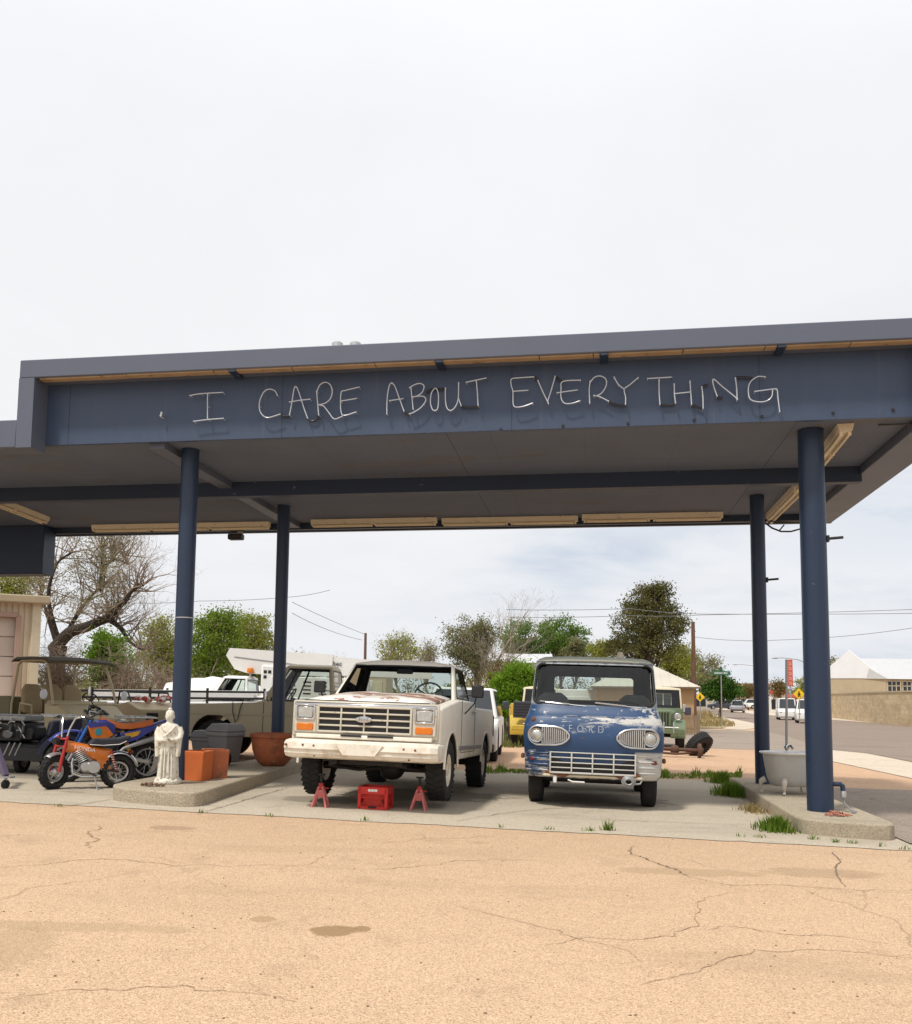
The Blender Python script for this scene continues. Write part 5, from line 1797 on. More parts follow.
prof = [(.06, .165, .14, 1), (.10, .165, .135, 1.2), (.20, .158, .13, 1.3), (.32, .150, .125, 1.3), (.40, .148, .122, 1.2), (.405, .160, .130, .8), (.47, .156, .128, .8), (.56, .150, .122, .7), (.62, .150, .115, .5),
        (.68, .158, .112, .4), (.74, .162, .108, .3), (.79, .150, .10, .2), (.82, .115, .088, .1), (.838, .062, .06, 0), (.855, .046, .048, 0), (.872, .045, .048, 0)]
mb.loft([st_ring(z, rx, ry, 0, 0, f, z * 3) for z, rx, ry, f in prof])
body = mb.build('robed_body', M['statue_stone'], rt, smooth=60)
mb = MB()
mb.loft([st_ring(.87 + dz, rx, ry, 0, -.006 + cy) for dz, rx, ry, cy in ((-.01, .030, .034, .0), (.0, .045, .05, -.004), (.025, .056, .064, -.008), (.06, .062, .07, -.006), (.09, .063, .072, .0), (.115, .055, .064, .004), (.135, .036, .042, .006), (.142, .01, .012, .006))])
mb.ball((0, -.080, .925), (.011, .014, .017), 8, 6)
for s in (-1, 1):
    mb.ball((s * .063, .0, .925), (.012, .018, .026), 8, 6)
    mb.ball((s * .024, -.066, .945), (.014, .010, .006), 8, 6)
    mb.tube([V((s * (.012 + .028 * t_), -.071 + .012 * t_, .957 - .004 * t_)) for t_ in (0, .5, 1)], .005, 5)
mb.tube([(-.02, -.069, .902), (0, -.075, .899), (.02, -.069, .902)], .006, 6)
h = mb.build('head', M['statue_stone'], rt, smooth=60)
MB().lathe([(.064, .955), (.066, .975), (.056, 1.0), (.035, 1.015), (.026, 1.02), (.03, 1.035), (.02, 1.05), (.001, 1.053)], 24, None, False, False).build('topknot', M['statue_stone'], h)
for s in (-1, 1):
    mb = MB().tube([(s * .148, .0, .775), (s * .175, -.01, .70), (s * .168, -.045, .62), (s * .11, -.115, .60), (s * .03, -.15, .61)], [.045, .050, .046, .036, .026], 14)
    mb.loft([[V((s * .16 + .05 * math.cos(a), -.05 + .06 * math.sin(a), .61)) for a in [i * .6283 for i in range(10)]], [V((s * .155 + .035 * math.cos(a), -.06 + .05 * math.sin(a), .38)) for a in [i * .6283 for i in range(10)]]])
    arm = mb.build('sleeve', M['statue_stone'], rt, smooth=60)
    mb = MB().ball((s * .012, -.158, .612), (.026, .018, .032), 10, 8)
    for k in range(4):
        mb.tube([(s * (.006 + .010 * k), -.172, .60 + .014 * k - .01), (s * (.03 - .012 * k), -.182, .606 + .014 * k - .01), (-s * .012, -.178, .612 + .012 * k - .01)], [.008, .007, .006], 6)
    mb.tube([(s * .02, -.165, .635), (s * .006, -.178, .655)], [.009, .006], 6)
    mb.build('hand', M['statue_stone'], arm)
mb = MB()
mb.tube([V((.17 * math.cos(a) * .95, -.005 + .118 * math.sin(a) * .98, .52 + .02 * math.cos(a))) for a in [2 * math.pi * i / 28 for i in range(28)]], .011, 6, closed=True)
mb.tube([(.11, -.075, .80), (.04, -.108, .72), (-.06, -.115, .64), (-.14, -.07, .56)], [.016, .02, .02, .014], 8)
mb.tube([(-.11, -.075, .80), (-.05, -.10, .74), (0, -.112, .70)], [.016, .018, .014], 8)
for x in (-.06, -.02, .03, .07):
    mb.tube([(x, -.128, .50), (x * 1.2, -.140, .30), (x * 1.3, -.142, .10)], [.008, .014, .016], 6)
mb.build('drapery', M['statue_stone'], rt, smooth=60)
mb = MB()
mb.lathe([(.185, 0), (.20, .02), (.195, .055), (.165, .075)], 28, Matrix.Diagonal((1.05, .9, 1, 1)), fn=lambda a, z: 1 + .05 * math.sin(7 * a) + .03 * math.sin(13 * a + z * 40))
for i in range(10):
    a = i * .628 + .2
    mb.ball((.15 * math.cos(a), .13 * math.sin(a), .06), (.045, .04, .03), 8, 6)
mb.build('base', M['statue_stone'], rt, smooth=50)

rt.scale = (.84, .9, .935)
# debris lump by the statue and on the right island
for px, py, lab, nm in ((151, 786.5, 'small heap of dry brown leaves and bark on the kerb in front of the statue', 'debris_heap'), (835, 816, 'small heap of rusty scrap and rags at the foot of the front right column', 'scrap_heap')):
    P = on_island(px, py)
    mb = MB()
    mb.mi = 0
    for i in range(26):
        a, q = random.uniform(0, 6.28), random.random() * .15
        c_ = V((P.x + q * 1.2 * math.cos(a), P.y + q * .6 * math.sin(a), P.z + .012 + .04 * random.random() * (1 - q / .16)))
        d_ = V((random.uniform(-1, 1), random.uniform(-1, 1), random.uniform(-.3, .5))).normalized() * random.uniform(.02, .055)
        mb.tube([c_ - d_, c_ + V((0, 0, .01)), c_ + d_], [.006, .014, .004], 5)
    tag(mb.build(nm, M['leafy_debris'] if px < 300 else M['scrap_pink']), lab, 'debris')

# ---- terracotta pots
for px, py, w_, h_, d_, yaw, mt, lab in ((197, 780, .30, .40, .30, 12, 'terracotta_bright', 'bright orange square terracotta planter right beside the front left column'),
                                         (214, 777.5, .32, .40, .32, -28, 'terracotta', 'duller square terracotta planter turned cornerwise, right of the bright orange one')):
    rt = root('square_planter', lab, 'planter', on_island(px, py), R(yaw), 0, True, 'square terracotta planters')
    a, b = w_ / 2, w_ / 2 * 1.01
    t_ = .025
    ring = lambda s, z: [V((sx * s, sy * s, z)) for sx, sy in ((-1, -1), (1, -1), (1, 1), (-1, 1))]
    mb = MB().loft([ring(a * .93, 0), ring(a, h_ * .86), ring(b, h_ * .88), ring(b, h_), ring(b - t_, h_), ring(a - t_ * 1.5, h_ * .2)])
    mb.build('pot', M[mt], rt, .008)
    MB().box((0, 0, h_ * .84), (w_ * .86, w_ * .86, .02)).build('soil', M['leafy_debris'], rt)
rt = root('round_pot', 'large round terracotta bowl planter beside the rear left column', 'planter', on_island(273, 765.5))
mb = MB().lathe([(.17, 0), (.23, .03), (.30, .12), (.355, .26), (.375, .40), (.385, .47), (.41, .475), (.415, .53), (.39, .535), (.37, .50), (.34, .30), (.2, .12), (.001, .10)], 44, None, True, False)
mb.build('pot', M['terracotta'], rt, smooth=50)
MB().lathe([(.36, .44), (.001, .45)], 24, None, False, False).build('soil', M['leafy_debris'], rt)

# ---- two grey wheeled bins
for px, py, yw, sc_, lab in ((224, 765, 25, 1.0, 'tall dark grey wheeled bin with sloping lid, in front of the olive fender'), (203, 760, 5, .92, 'lower dark grey bin behind the taller one, partly hidden by the column')):
    P = on_island(px, py)
    if py == 760:
        P = G(203, 764)
    rt = root('wheelie_bin', lab, 'bin', P, R(yw), 0, True, 'grey wheeled bins')
    W_, D_, H_ = .42 * sc_, .46 * sc_, .55 * sc_

    def br(kw, kd, z, y0=0):
        return [V((sx * W_ / 2 * kw, y0 + sy * D_ / 2 * kd, z)) for sx, sy in ((-1, -1), (1, -1), (1, 1), (-1, 1))]
    MB().loft([br(.74, .66, .05, .04), br(.76, .70, .10, .03), br(.94, .95, H_ * .86), br(1.04, 1.04, H_ * .88), br(1.04, 1.04, H_)]).build('bin_body', M['bin_grey'], rt, .02)
    MB().hull(br(1.07, 1.08, H_ + .004) + br(1.07, 1.08, H_ + .03) + br(.86, .80, H_ + .13, .03)).build('lid', M['bin_grey'], rt, .02)
    for s in (-1, 1):
        MB().lathe([(.10, -.03), (.115, -.02), (.115, .02), (.10, .03)], 20, Matrix.Translation((s * W_ * .42, D_ * .38 * (-1 if py == 765 else 1), .115)) @ Matrix.Rotation(R(90), 4, 'Y')).build('wheel', M['rubber'], rt)
    MB().tube([(-W_ * .4, D_ * .54, H_ * .93), (-W_ * .4, D_ * .62, H_ * .95), (W_ * .4, D_ * .62, H_ * .95), (W_ * .4, D_ * .54, H_ * .93)], .016, 8).build('handle', M['bin_grey'], rt)


# ================================================================== motorbikes; local x is forward, y to the rider's left
def bike_wheel(rt, c, r, wd, rim_r, steer=0, rimm='alu', spokes=14, knob=True, drum=.05, tyre_n=22):
    Mx = Matrix.Translation(c) @ Matrix.Rotation(steer, 4, 'Z') @ Matrix.Rotation(R(90), 4, 'X')
    h = wd / 2
    mb = MB()
    prof = []
    for i in range(11):
        a = R(-110 + 220 * i / 10)
        rr = (r - rim_r) / 2
        prof.append((rim_r + rr + rr * math.cos(a), h * math.sin(a)))
    mb.lathe(prof + [prof[0]], 36, Mx, False, False)
    if knob:
        for i in range(tyre_n):
            for k in (-1, 0, 1):
                a = 2 * math.pi * (i + .5 * (k != 0)) / tyre_n
                m2 = Mx @ Matrix.Rotation(a, 4, 'Z') @ Matrix.Translation((r - .004 - abs(k) * .010, 0, k * h * .62)) @ Matrix.Rotation(-k * .5, 4, 'Y')
                hx, hy, hz = .011, .5 * 2 * math.pi * r / tyre_n * .55, h * .24
                mb.add([(x * hx, y * hy, z * hz) for x in (-1, 1) for y in (-1, 1) for z in (-1, 1)], [(0, 1, 3, 2), (4, 6, 7, 5), (0, 4, 5, 1), (2, 3, 7, 6), (0, 2, 6, 4), (1, 5, 7, 3)], m2)
    o = mb.build('wheel', M['rubber'], rt)
    mb = MB().lathe([(rim_r + .008, -h * .6), (rim_r - .012, -h * .55), (rim_r - .018, 0), (rim_r - .012, h * .55), (rim_r + .008, h * .6)], 36, Mx, False, False)
    mb.build('rim', M[rimm], o)
    mb = MB().lathe([(.02, -h * 1.1), (drum, -h * .6), (drum, h * .6), (.02, h * 1.1)], 18, Mx)
    mb.build('hub', M['alu'], o)
    mb = MB()
    for i in range(spokes):
        a = 2 * math.pi * i / spokes
        s = 1 if i % 2 else -1
        mb.cyl(Mx @ V((drum * .9 * math.cos(a + .25 * s), drum * .9 * math.sin(a + .25 * s), s * h * .5)), Mx @ V((rim_r * math.cos(a), rim_r * math.sin(a), 0)), .0035, 5)
    tag(mb.build('spokes', M['chrome'], o), kind=None)
    return o


def mudguard(c, r, wd, a0, a1, n=14, flat=.5):
    """an arc-shaped guard over a wheel"""
    vs, fs = [], []
    m_ = 6
    for i in range(n + 1):
        a = R(a0 + (a1 - a0) * i / n)
        for j in range(m_ + 1):
            k = -1 + 2 * j / m_
            rr = r - flat * wd * .5 * k * k
            vs.append(V((c[0] + rr * math.cos(a), c[1] + k * wd / 2, c[2] + rr * math.sin(a))))
    for i in range(n):
        for j in range(m_):
            fs.append((i * (m_ + 1) + j, i * (m_ + 1) + j + 1, (i + 1) * (m_ + 1) + j + 1, (i + 1) * (m_ + 1) + j))
    return MB().add(vs, fs)


def solid(o, th=.006):
    s_ = o.modifiers.new('s', 'SOLIDIFY')
    s_.thickness = th
    return o


def engine(rt, c, k=1.0, dark=False):
    x, y, z = c
    mt = M['dark_iron'] if dark else M['alu']
    mb = MB().box((x, y, z), (.26 * k, .18 * k, .16 * k), None, .03)
    mb.cyl((x - .03 * k, y - .13 * k, z - .0), (x - .03 * k, y + .13 * k, z), .085 * k, 20)
    mb.cyl((x + .09 * k, y - .125 * k, z + .01), (x + .09 * k, y + .125 * k, z + .01), .06 * k, 18)
    o = mb.build('engine', mt, rt)
    mb = MB()
    for i in range(7):
        mb.box((x + .10 * k + .035 * k * i * .45, y, z + .10 * k + .022 * k * i), (.15 * k, .17 * k, .009), Matrix.Rotation(R(28), 3, 'Y'), .003)
    mb.build('cylinder_fins', mt, o)
    return o


# ---- orange minibike
a_, b_ = G(50, 789), G(119, 788.5)
fw = (V((a_.x, a_.y, 0)) - V((b_.x, b_.y, 0)))
L_ = 1.0
ang = math.atan2(fw.y, fw.x) + .15
rt = root('minibike', 'small orange minibike with black seat on its kickstand, in front of the other bikes', 'minibike', b_.lerp(a_, .5) + V((0, 0, 0)), -ang, 0)
fxx, rxx = fw.length / 2 - .03, -fw.length / 2 + .02
wr = .235
bike_wheel(rt, (fxx, 0, wr), wr, .115, .125, R(34))
bike_wheel(rt, (rxx, 0, wr), wr, .125, .125, 0)
st = Matrix.Translation((fxx - .10, 0, .60)) @ Matrix.Rotation(R(34), 4, 'Z')
fk = MB()
for s in (-1, 1):
    fk.tube([st @ V((.02, s * .085, .12)), st @ V((.10, s * .085, -.20)), st @ V((.125, s * .085, -.36))], [.019, .024, .020], 10)
fk.box(st @ V((.03, 0, .08)), (.05, .20, .025), Matrix.Rotation(R(34), 3, 'Z'), .006)
fk.box(st @ V((.045, 0, -.02)), (.05, .20, .025), Matrix.Rotation(R(34), 3, 'Z'), .006)
fk.build('fork', M['red_paint'], rt)
mb = MB()
for s in (-1, 1):
    mb.tube([st @ V((.0, s * .05, .10)), st @ V((-.02, s * .07, .22)), st @ V((-.06, s * .12, .36)), st @ V((-.09, s * .20, .385)), st @ V((-.17, s * .33, .36))], .013, 8)
hb = mb.build('handlebar', M['chrome'], rt)
mb = MB()
for s in (-1, 1):
    mb.tube([st @ V((-.11, s * .235, .378)), st @ V((-.17, s * .335, .358))], .020, 8)
    mb.tube([st @ V((-.06, s * .20, .39)), st @ V((-.07, s * .31, .35))], .007, 6)
mb.build('grip', M['black'], hb)
g_ = mudguard((fxx, 0, wr), wr + .03, .12, 55, 118)
for i, p in enumerate(g_.v):
    q = p - V((fxx, 0, 0))
    g_.v[i] = V((fxx, 0, 0)) + Matrix.Rotation(R(34), 3, 'Z') @ q
solid(g_.build('front_mudguard', M['alu'], rt))
solid(mudguard((rxx, 0, wr), wr + .05, .15, 50, 165).build('rear_mudguard', M['chrome'], rt))
MB().cyl(st @ V((.10, 0, .06)), st @ V((.17, 0, .05)), .045, 18).build('headlight', M['black'], rt)
# pressed-steel spine frame: thick at the head, dropping behind the engine
fr = MB()
sp = [(fxx - .13, .50, .66), (fxx - .30, .47, .63), (fxx - .48, .40, .59), (fxx - .62, .34, .56), (rxx + .10, .42, .54)]
rings = []
for (x, zlo, zhi), hw_ in zip(sp, (.045, .065, .07, .065, .05)):
    zc, hz = (zlo + zhi) / 2, (zhi - zlo) / 2
    rings.append([V((x, hw_ * math.cos(a), zc + hz * math.sin(a))) for a in [2 * math.pi * i / 16 for i in range(16)]])
fr.loft(rings)
fr.hull([V((x, s * .05, z)) for s in (-1, 1) for x, z in ((fxx - .50, .46), (fxx - .66, .50), (fxx - .72, .27), (fxx - .60, .25))])
fo = fr.build('spine_frame', M['orange'], rt, smooth=45)
for s in (1, -1):
    Mt = Matrix.Translation((fxx - .36, s * .069, .535)) @ Matrix.Rotation(R(90 if s < 0 else -90), 4, 'X') @ (Matrix.Identity(4) if s < 0 else Matrix.Rotation(R(180), 4, 'Z'))
    Mt = Matrix.Translation((fxx - .36, s * .070, .525)) @ Matrix.Rotation(R(0 if s < 0 else 180), 4, 'Z') @ Matrix.Rotation(R(90), 4, 'X') @ Matrix.Rotation(R(-9 if s > 0 else 9), 4, 'Z')
    MB().text('HONDA', .075, Mt, .003).build('lettering', M['white_paint'], fo)
mb = MB()
pr = [(fxx - .40, .60), (fxx - .47, .685), (fxx - .64, .69), (rxx + .02, .70), (rxx - .12, .735), (rxx - .14, .70), (rxx - .02, .61), (fxx - .60, .58)]
mb.prism(pr, 'x', 0, 1) if 0 else mb.loft([[V((x, yy, z)) for x, z in pr] for yy in (-.095, .095)])
se = mb.build('seat', M['seat_black'], rt, .03, 3)
mb = MB()
for s in (-1, 1):
    mb.tube([V((x, s * .094, z + .008)) for x, z in ((fxx - .42, .60), (fxx - .60, .59), (rxx + .02, .605), (rxx - .07, .65))], .006, 6)
mb.build('seat_piping', M['white_paint'], se)
engine(rt, (fxx - .46, 0, .30), .95)
MB().tube([(fxx - .30, -.06, .40), (fxx - .24, -.10, .38), (fxx - .25, -.11, .24), (fxx - .36, -.11, .185), (fxx - .6, -.11, .19), (rxx - .05, -.12, .24)], [.015, .016, .016, .017, .02, .035], 10).build('exhaust', M['chrome'], rt)
MB().tube([(fxx - .22, .06, .42), (fxx - .20, .09, .36), (fxx - .22, .10, .22), (fxx - .34, .11, .175), (fxx - .58, .10, .18)], .014, 10).build('front_pipe', M['chrome'], rt)
for s in (-1, 1):
    mb = MB().tube([(rxx + .13, s * .09, .52), (rxx + .04, s * .10, .25)], .018, 8)
    mb.build('shock', M['red_paint'], rt)
    mb = MB()
    for i in range(7):
        q = V((rxx + .115, s * .09, .47)).lerp(V((rxx + .05, s * .10, .28)), i / 6)
        mb.lathe([(.026, -.007), (.028, .007)], 12, Matrix.Translation(q))
    mb.build('spring', M['chrome'], rt)
    MB().bar((fxx - .62, s * .075, .26), (rxx, s * .085, wr), .022, .03).build('swingarm', M['black'], rt)
MB().tube([(fxx - .50, .10, .20), (fxx - .52, .22, .06), (fxx - .53, .27, .005)], .010, 6).build('kickstand', M['steel_grey'], rt)
MB().tube([(fxx - .50, -.24, .20), (fxx - .50, .24, .20)], .012, 6).build('foot_peg', M['black'], rt)
MB().box((rxx - .16, 0, .50), (.05, .09, .06), None, .015).build('tail_light', M['red_lens'], rt)

# ---- blue and orange dirt bike behind it
a_, b_ = G(74, 782), G(146, 780.5)
a_, b_ = V((a_.x, a_.y - .05, a_.z)), V((b_.x, b_.y, b_.z))
fw = a_ - b_
ang = math.atan2(fw.y, fw.x)
wb_ = max(1.18, fw.length)
rt = root('dirt_bike', 'blue and orange dirt bike with long orange seat, behind the orange minibike', 'dirt bike', b_ + V((0, 0, 0)), -ang, 0)
wr = .285
bike_wheel(rt, (0, 0, wr), wr, .115, .20, 0, 'steel_grey', 14)
bike_wheel(rt, (wb_, 0, wr + .01), wr + .01, .09, .22, R(-12), 'alu', 18)
hd = V((wb_ - .30, 0, .86))
mb = MB()
for s in (-1, 1):
    mb.tube([hd + V((.0, s * .09, .06)), (wb_ - .12, s * .09, .52)], .026, 10)
mb.build('fork', M['blue_fork'], rt)
mb = MB()
for s in (-1, 1):
    mb.tube([(wb_ - .13, s * .09, .54), (wb_, s * .09, wr)], .021, 10)
mb.build('fork_slider', M['steel_grey'], rt)
hb = MB().tube([hd + V((-.10, .38, .15)), hd + V((-.05, .24, .17)), hd + V((-.01, .08, .10)), hd + V((-.01, -.08, .10)), hd + V((-.05, -.24, .17)), hd + V((-.10, -.38, .15))], .013, 8)
hb.tube([hd + V((-.05, .22, .168)), hd + V((-.05, -.22, .168))], .009, 6)
hb = hb.build('handlebar', M['chrome'], rt)
mb = MB()
for s in (-1, 1):
    mb.tube([hd + V((-.07, s * .28, .165)), hd + V((-.10, s * .39, .15))], .019, 8)
    mb.tube([hd + V((-.01, s * .22, .16)), hd + V((-.03, s * .35, .13))], .008, 6)
mb.build('grip', M['black'], hb)
MB().hull([hd + V((.05, s * w_, z)) for s in (-1, 1) for w_, z in ((.10, -.14), (.12, .02), (.09, .10))] + [hd + V((.09, s * .08, z)) for s in (-1, 1) for z in (-.12, .06)]).build('number_plate', M['black'], rt, .01)
solid(mudguard((wb_ - .06, 0, wr + .10), wr + .10, .15, 35, 125, flat=.35).build('front_mudguard', M['blue_plastic'], rt))
# tank with its shrouds
tk = MB().hull([V((x, s * w_, z)) for s in (-1, 1) for x, w_, z in ((wb_ - .34, .07, .80), (wb_ - .36, .09, .90), (wb_ - .50, .12, .92), (wb_ - .66, .10, .84), (wb_ - .66, .10, .70), (wb_ - .42, .10, .66))])
tk = tk.build('fuel_tank', M['blue_plastic'], rt, .03, 3)
for s in (-1, 1):
    sh = MB().hull([V((x, s * y, z)) for y in (.125, .14) for x, z in ((wb_ - .24, .84), (wb_ - .30, .66), (wb_ - .42, .56), (wb_ - .62, .70), (wb_ - .50, .84))])
    so_ = sh.build('shroud', M['orange'], rt, .008)
    mb = MB().lathe([(.055, 0), (.05, .006), (.001, .006)], 20, Matrix.Translation((wb_ - .40, s * .139, .74)) @ Matrix.Rotation(R(-90 * s), 4, 'X'), False, False)
    mb.build('badge_disc', M['teal_badge'], so_)
    mb = MB().hull([V((x, s * y, z)) for y in (.128, .147) for x, z in ((wb_ - .22, .87), (wb_ - .27, .80), (wb_ - .52, .83), (wb_ - .50, .88))])
    mb.build('shroud_stripe', M['blue_plastic'], so_)
    sp_ = MB().hull([V((x, s * y, z)) for y in (.085, .11) for x, z in ((.46, .72), (.18, .78), (-.10, .84), (-.05, .78), (.20, .62), (.42, .56))])
    so2 = sp_.build('side_panel', M['blue_plastic'], rt, .008)
    mb = MB().hull([V((x, s * y, z)) for y in (.108, .116) for x, z in ((.40, .71), (.16, .76), (.20, .69), (.34, .64))])
    mb.build('side_flash', M['flame_yellow'], so2)
    MB().bar((.48, s * .08, .38), (0, s * .09, wr), .03, .05, bev=.006).build('swingarm', M['alu'], rt)
mb = MB().loft([[V((x, w_ * k, z + h_)) for k, h_ in ((-1, -.05), (-1, .0), (-.6, .03), (0, .036), (.6, .03), (1, 0), (1, -.05))] for x, w_, z in ((wb_ - .44, .05, .93), (wb_ - .58, .085, .88), (wb_ - .74, .095, .835), (.30, .105, .835), (.12, .095, .86), (-.04, .06, .90))])
mb.build('seat', M['orange_seat'], rt, smooth=50)
mb = MB().loft([[V((x, w_ * k, z - .02 * k * k)) for k in (-1, -.5, 0, .5, 1)] + [V((x, w_ * k, z - .012 - .02 * k * k)) for k in (1, .5, 0, -.5, -1)] for x, w_, z in ((.22, .09, .80), (0, .085, .85), (-.25, .075, .94), (-.52, .05, 1.02))])
mb.build('rear_mudguard', M['blue_plastic'], rt, smooth=50)
mb = MB()
for s in (-1, 1):
    mb.tube([(wb_ - .34, s * .04, .80), (wb_ - .48, s * .09, .40), (wb_ - .62, s * .09, .27), (.50, s * .08, .28), (.46, s * .08, .60), (.30, s * .07, .78)], .018, 8)
    mb.tube([(.46, s * .07, .55), (-.05, s * .06, .82)], .012, 8)
mb.build('frame', M['black'], rt)
engine(rt, (.66, 0, .40), 1.1, True)
mb = MB().tube([(.80, .05, .52), (.92, .12, .46), (.84, .13, .28), (.6, .14, .30), (.4, .14, .50), (.1, .13, .60), (-.16, .12, .68)], [.018, .026, .03, .026, .024, .038, .038], 10)
mb.build('exhaust', M['steel_grey'], rt)
MB().tube([(.40, .0, .74), (.26, 0, .40)], .03, 8).build('rear_shock', M['flame_yellow'], rt)
MB().tube([(.52, .10, .27), (.50, .26, .02), (.50, .27, .0)], .011, 6).build('kickstand', M['steel_grey'], rt)

# ---- dark quad bike squeezed between the buggy and the dirt bike
P = G(50, 776)
rt = root('quad_bike', 'navy quad bike with chrome racks and a mirror, between buggy and dirt bike', 'quad bike', V((P.x - .1, P.y + .1, gz(P.x))), R(62))
mb = MB().hull([V((s * w_, y, z)) for s in (-1, 1) for w_, y, z in ((.20, -.05, .62), (.24, .0, .84), (.20, .55, .92), (.16, .6, .60))])
mb.build('front_body', M['quad_navy'], rt, .03)
for s in (-1, 1):
    for y in (.18, 1.22):
        o_ = MB().prism([(y + .36 * math.cos(a), .30 + .36 * math.sin(a)) for a in [math.pi * (.05 + .9 * i / 10) for i in range(11)]] + [(y + .31 * math.cos(a), .30 + .31 * math.sin(a)) for a in [math.pi * (.95 - .9 * i / 10) for i in range(11)]], 'x', s * .26, s * .56)
        o_.build('fender', M['quad_navy'], rt)
        wheel(rt, (s * .42, y, .28), .28, .24, .13, M['black'], s)
mb = MB().loft([[V((x * w_, y, z - .06 * abs(x) ** 2)) for x in (-1, -.5, 0, .5, 1)] + [V((x * w_ * .9, y, z - .14)) for x in (1, 0, -1)] for y, w_, z in ((.62, .13, .88), (.85, .17, .84), (1.2, .18, .86), (1.45, .15, .88))])
mb.build('seat', M['seat_black'], rt, smooth=50)
for y0, y1, z in ((-.12, .38, .93), (1.0, 1.55, .93)):
    mb = MB().tube([(-.36, y0, z), (.36, y0, z), (.38, y1, z), (-.38, y1, z)], .013, 6, closed=True)
    for k in range(1, 5):
        yy = y0 + (y1 - y0) * k / 5
        mb.tube([(-.37, yy, z), (.37, yy, z)], .009, 6)
    for s in (-1, 1):
        mb.tube([(s * .25, (y0 + y1) / 2, z), (s * .2, (y0 + y1) / 2, .7)], .011, 6)
    mb.build('rack', M['alu'], rt)
hb = MB().tube([(-.38, .66, 1.06), (-.22, .58, 1.10), (0, .55, 1.02), (.22, .58, 1.10), (.38, .66, 1.06)], .014, 8).build('handlebar', M['black'], rt)
mb = MB()
for s in (-1, 1):
    mb.tube([(s * .28, .61, 1.09), (s * .40, .67, 1.055)], .022, 8)
mb.build('grip', M['black'], hb)
MB().tube([(.3, .6, 1.09), (.36, .52, 1.20), (.40, .5, 1.28)], .007, 6).build('mirror_stalk', M['black'], rt)
MB().ball((.40, .5, 1.33), (.06, .02, .08), 12, 8).build('wing_mirror', M['white_sign'], rt)
mb = MB().box((0, .7, .42), (.3, .9, .3), None, .05)
mb.cyl((-.42, .18, .28), (.42, .18, .28), .03, 8)
mb.cyl((-.42, 1.22, .28), (.42, 1.22, .28), .03, 8)
mb.build('engine', M['dark_alu'], rt)

# ---- tan utility vehicle with a roof, at the left
c0 = G(75, 762)
rt = root('utility_buggy', 'tan open utility buggy with roof, tubular frame and row of brown seats', 'buggy', V((c0.x + .30, c0.y + .4, gz(c0.x))), R(-52))
# local: x across, y backwards, front at y = 0
hw = .70
mb = MB().hull([V((s * w_, y, z)) for s in (-1, 1) for w_, y, z in ((.50, .0, .55), (.55, .03, .80), (.60, .55, 1.02), (.66, .95, 1.05), (.66, .95, .5), (.60, .3, .5))])
ho = mb.build('front_body', M['utv_tan'], rt, .03)
mb = MB()
for i in range(4):
    mb.box((-.18 + .12 * i, .22, .905), (.05, .22, .02), Matrix.Rotation(R(21), 3, 'X'))
mb.build('hood_vent', M['black'], ho)
mb = MB()
for s in (-1, 1):
    MB().box((s * .40, -.005, .72), (.18, .05, .12), None, .02).build('headlight', M['lens'], rt)
    fdr = MB().prism([(y, z) for y, z in [(.36 + .42 * math.cos(math.pi * (1 - i / 10)), .34 + .40 * math.sin(math.pi * (1 - i / 10))) for i in range(11)] + [(.36 + .36 * math.cos(math.pi * i / 10), .34 + .33 * math.sin(math.pi * i / 10)) for i in range(11)]], 'x', s * .44, s * .74)
    fdr.build('fender', M['utv_tan'], rt)
    for y in (.40, 2.15):
        wheel(rt, (s * .62, y, .32), .32, .24, .17, M['steel_grey'], s)
    # roll cage hoops
    cg = MB().tube([(s * .66, .62, 1.02), (s * .64, .82, 1.45), (s * .60, 1.05, 1.83), (s * .60, 1.25, 1.87), (s * .60, 2.05, 1.86), (s * .60, 2.18, 1.78), (s * .66, 2.22, 1.0), (s * .66, 2.2, .6)], .026, 8)
    cg.tube([(s * .64, 1.35, .62), (s * .62, 1.38, 1.86)], .024, 8) if 0 else None
    cg.build('roll_cage', M['utv_tan'], rt)
    MB().tube([(s * .68, 1.35, .78), (s * .72, 1.30, 1.0), (s * .72, 1.75, 1.02), (s * .70, 1.8, .78)], .02, 8).build('side_rail', M['utv_tan'], rt)
    MB().ball((s * .84, .66, 1.22), (.075, .025, .10), 14, 8).build('wing_mirror', M['white_sign'], rt)
mb = MB()
for y in (1.05, 2.1):
    mb.tube([(-.6, y, 1.85), (.6, y, 1.85)], .022, 8)
mb.tube([(-.66, .62, 1.04), (.66, .62, 1.04)], .022, 8)
mb.build('cage_crossbar', M['utv_tan'], rt)
n_ = 8
rf = MB().loft([[V((x, y, z)) for x, y, z in ((-.70, y_, z_ - .03), (-.66, y_, z_ + .02), (0, y_, z_ + .05), (.66, y_, z_ + .02), (.70, y_, z_ - .03), (.64, y_, z_ - .025), (0, y_, z_ + .015), (-.64, y_, z_ - .025))] for y_, z_ in ((.86, 1.84), (1.0, 1.90), (1.6, 1.92), (2.15, 1.91), (2.30, 1.86))])
rf.build('roof_panel', M['canvas'], rt, smooth=40)
for x in (-.42, 0, .42):
    mb = MB().hull([V((x + a * w_, y, z)) for a in (-1, 1) for w_, y, z in ((.19, 1.78, .82), (.20, 1.92, .84), (.20, 1.86, 1.28), (.19, 1.99, 1.28), (.12, 1.93, 1.40), (.12, 2.0, 1.40))])
    mb.build('seat_back', M['utv_seat'], rt, .04, 3)
MB().box((0, 1.55, .76), (1.26, .52, .14), None, .05).build('seat', M['utv_seat'], rt)
MB().box((0, 1.5, .55), (1.30, 1.2, .12), None, .02).build('floor_pan', M['black'], rt)
MB().box((0, .90, 1.02), (1.24, .22, .16), None, .05).build('dashboard', M['utv_tan'], rt)
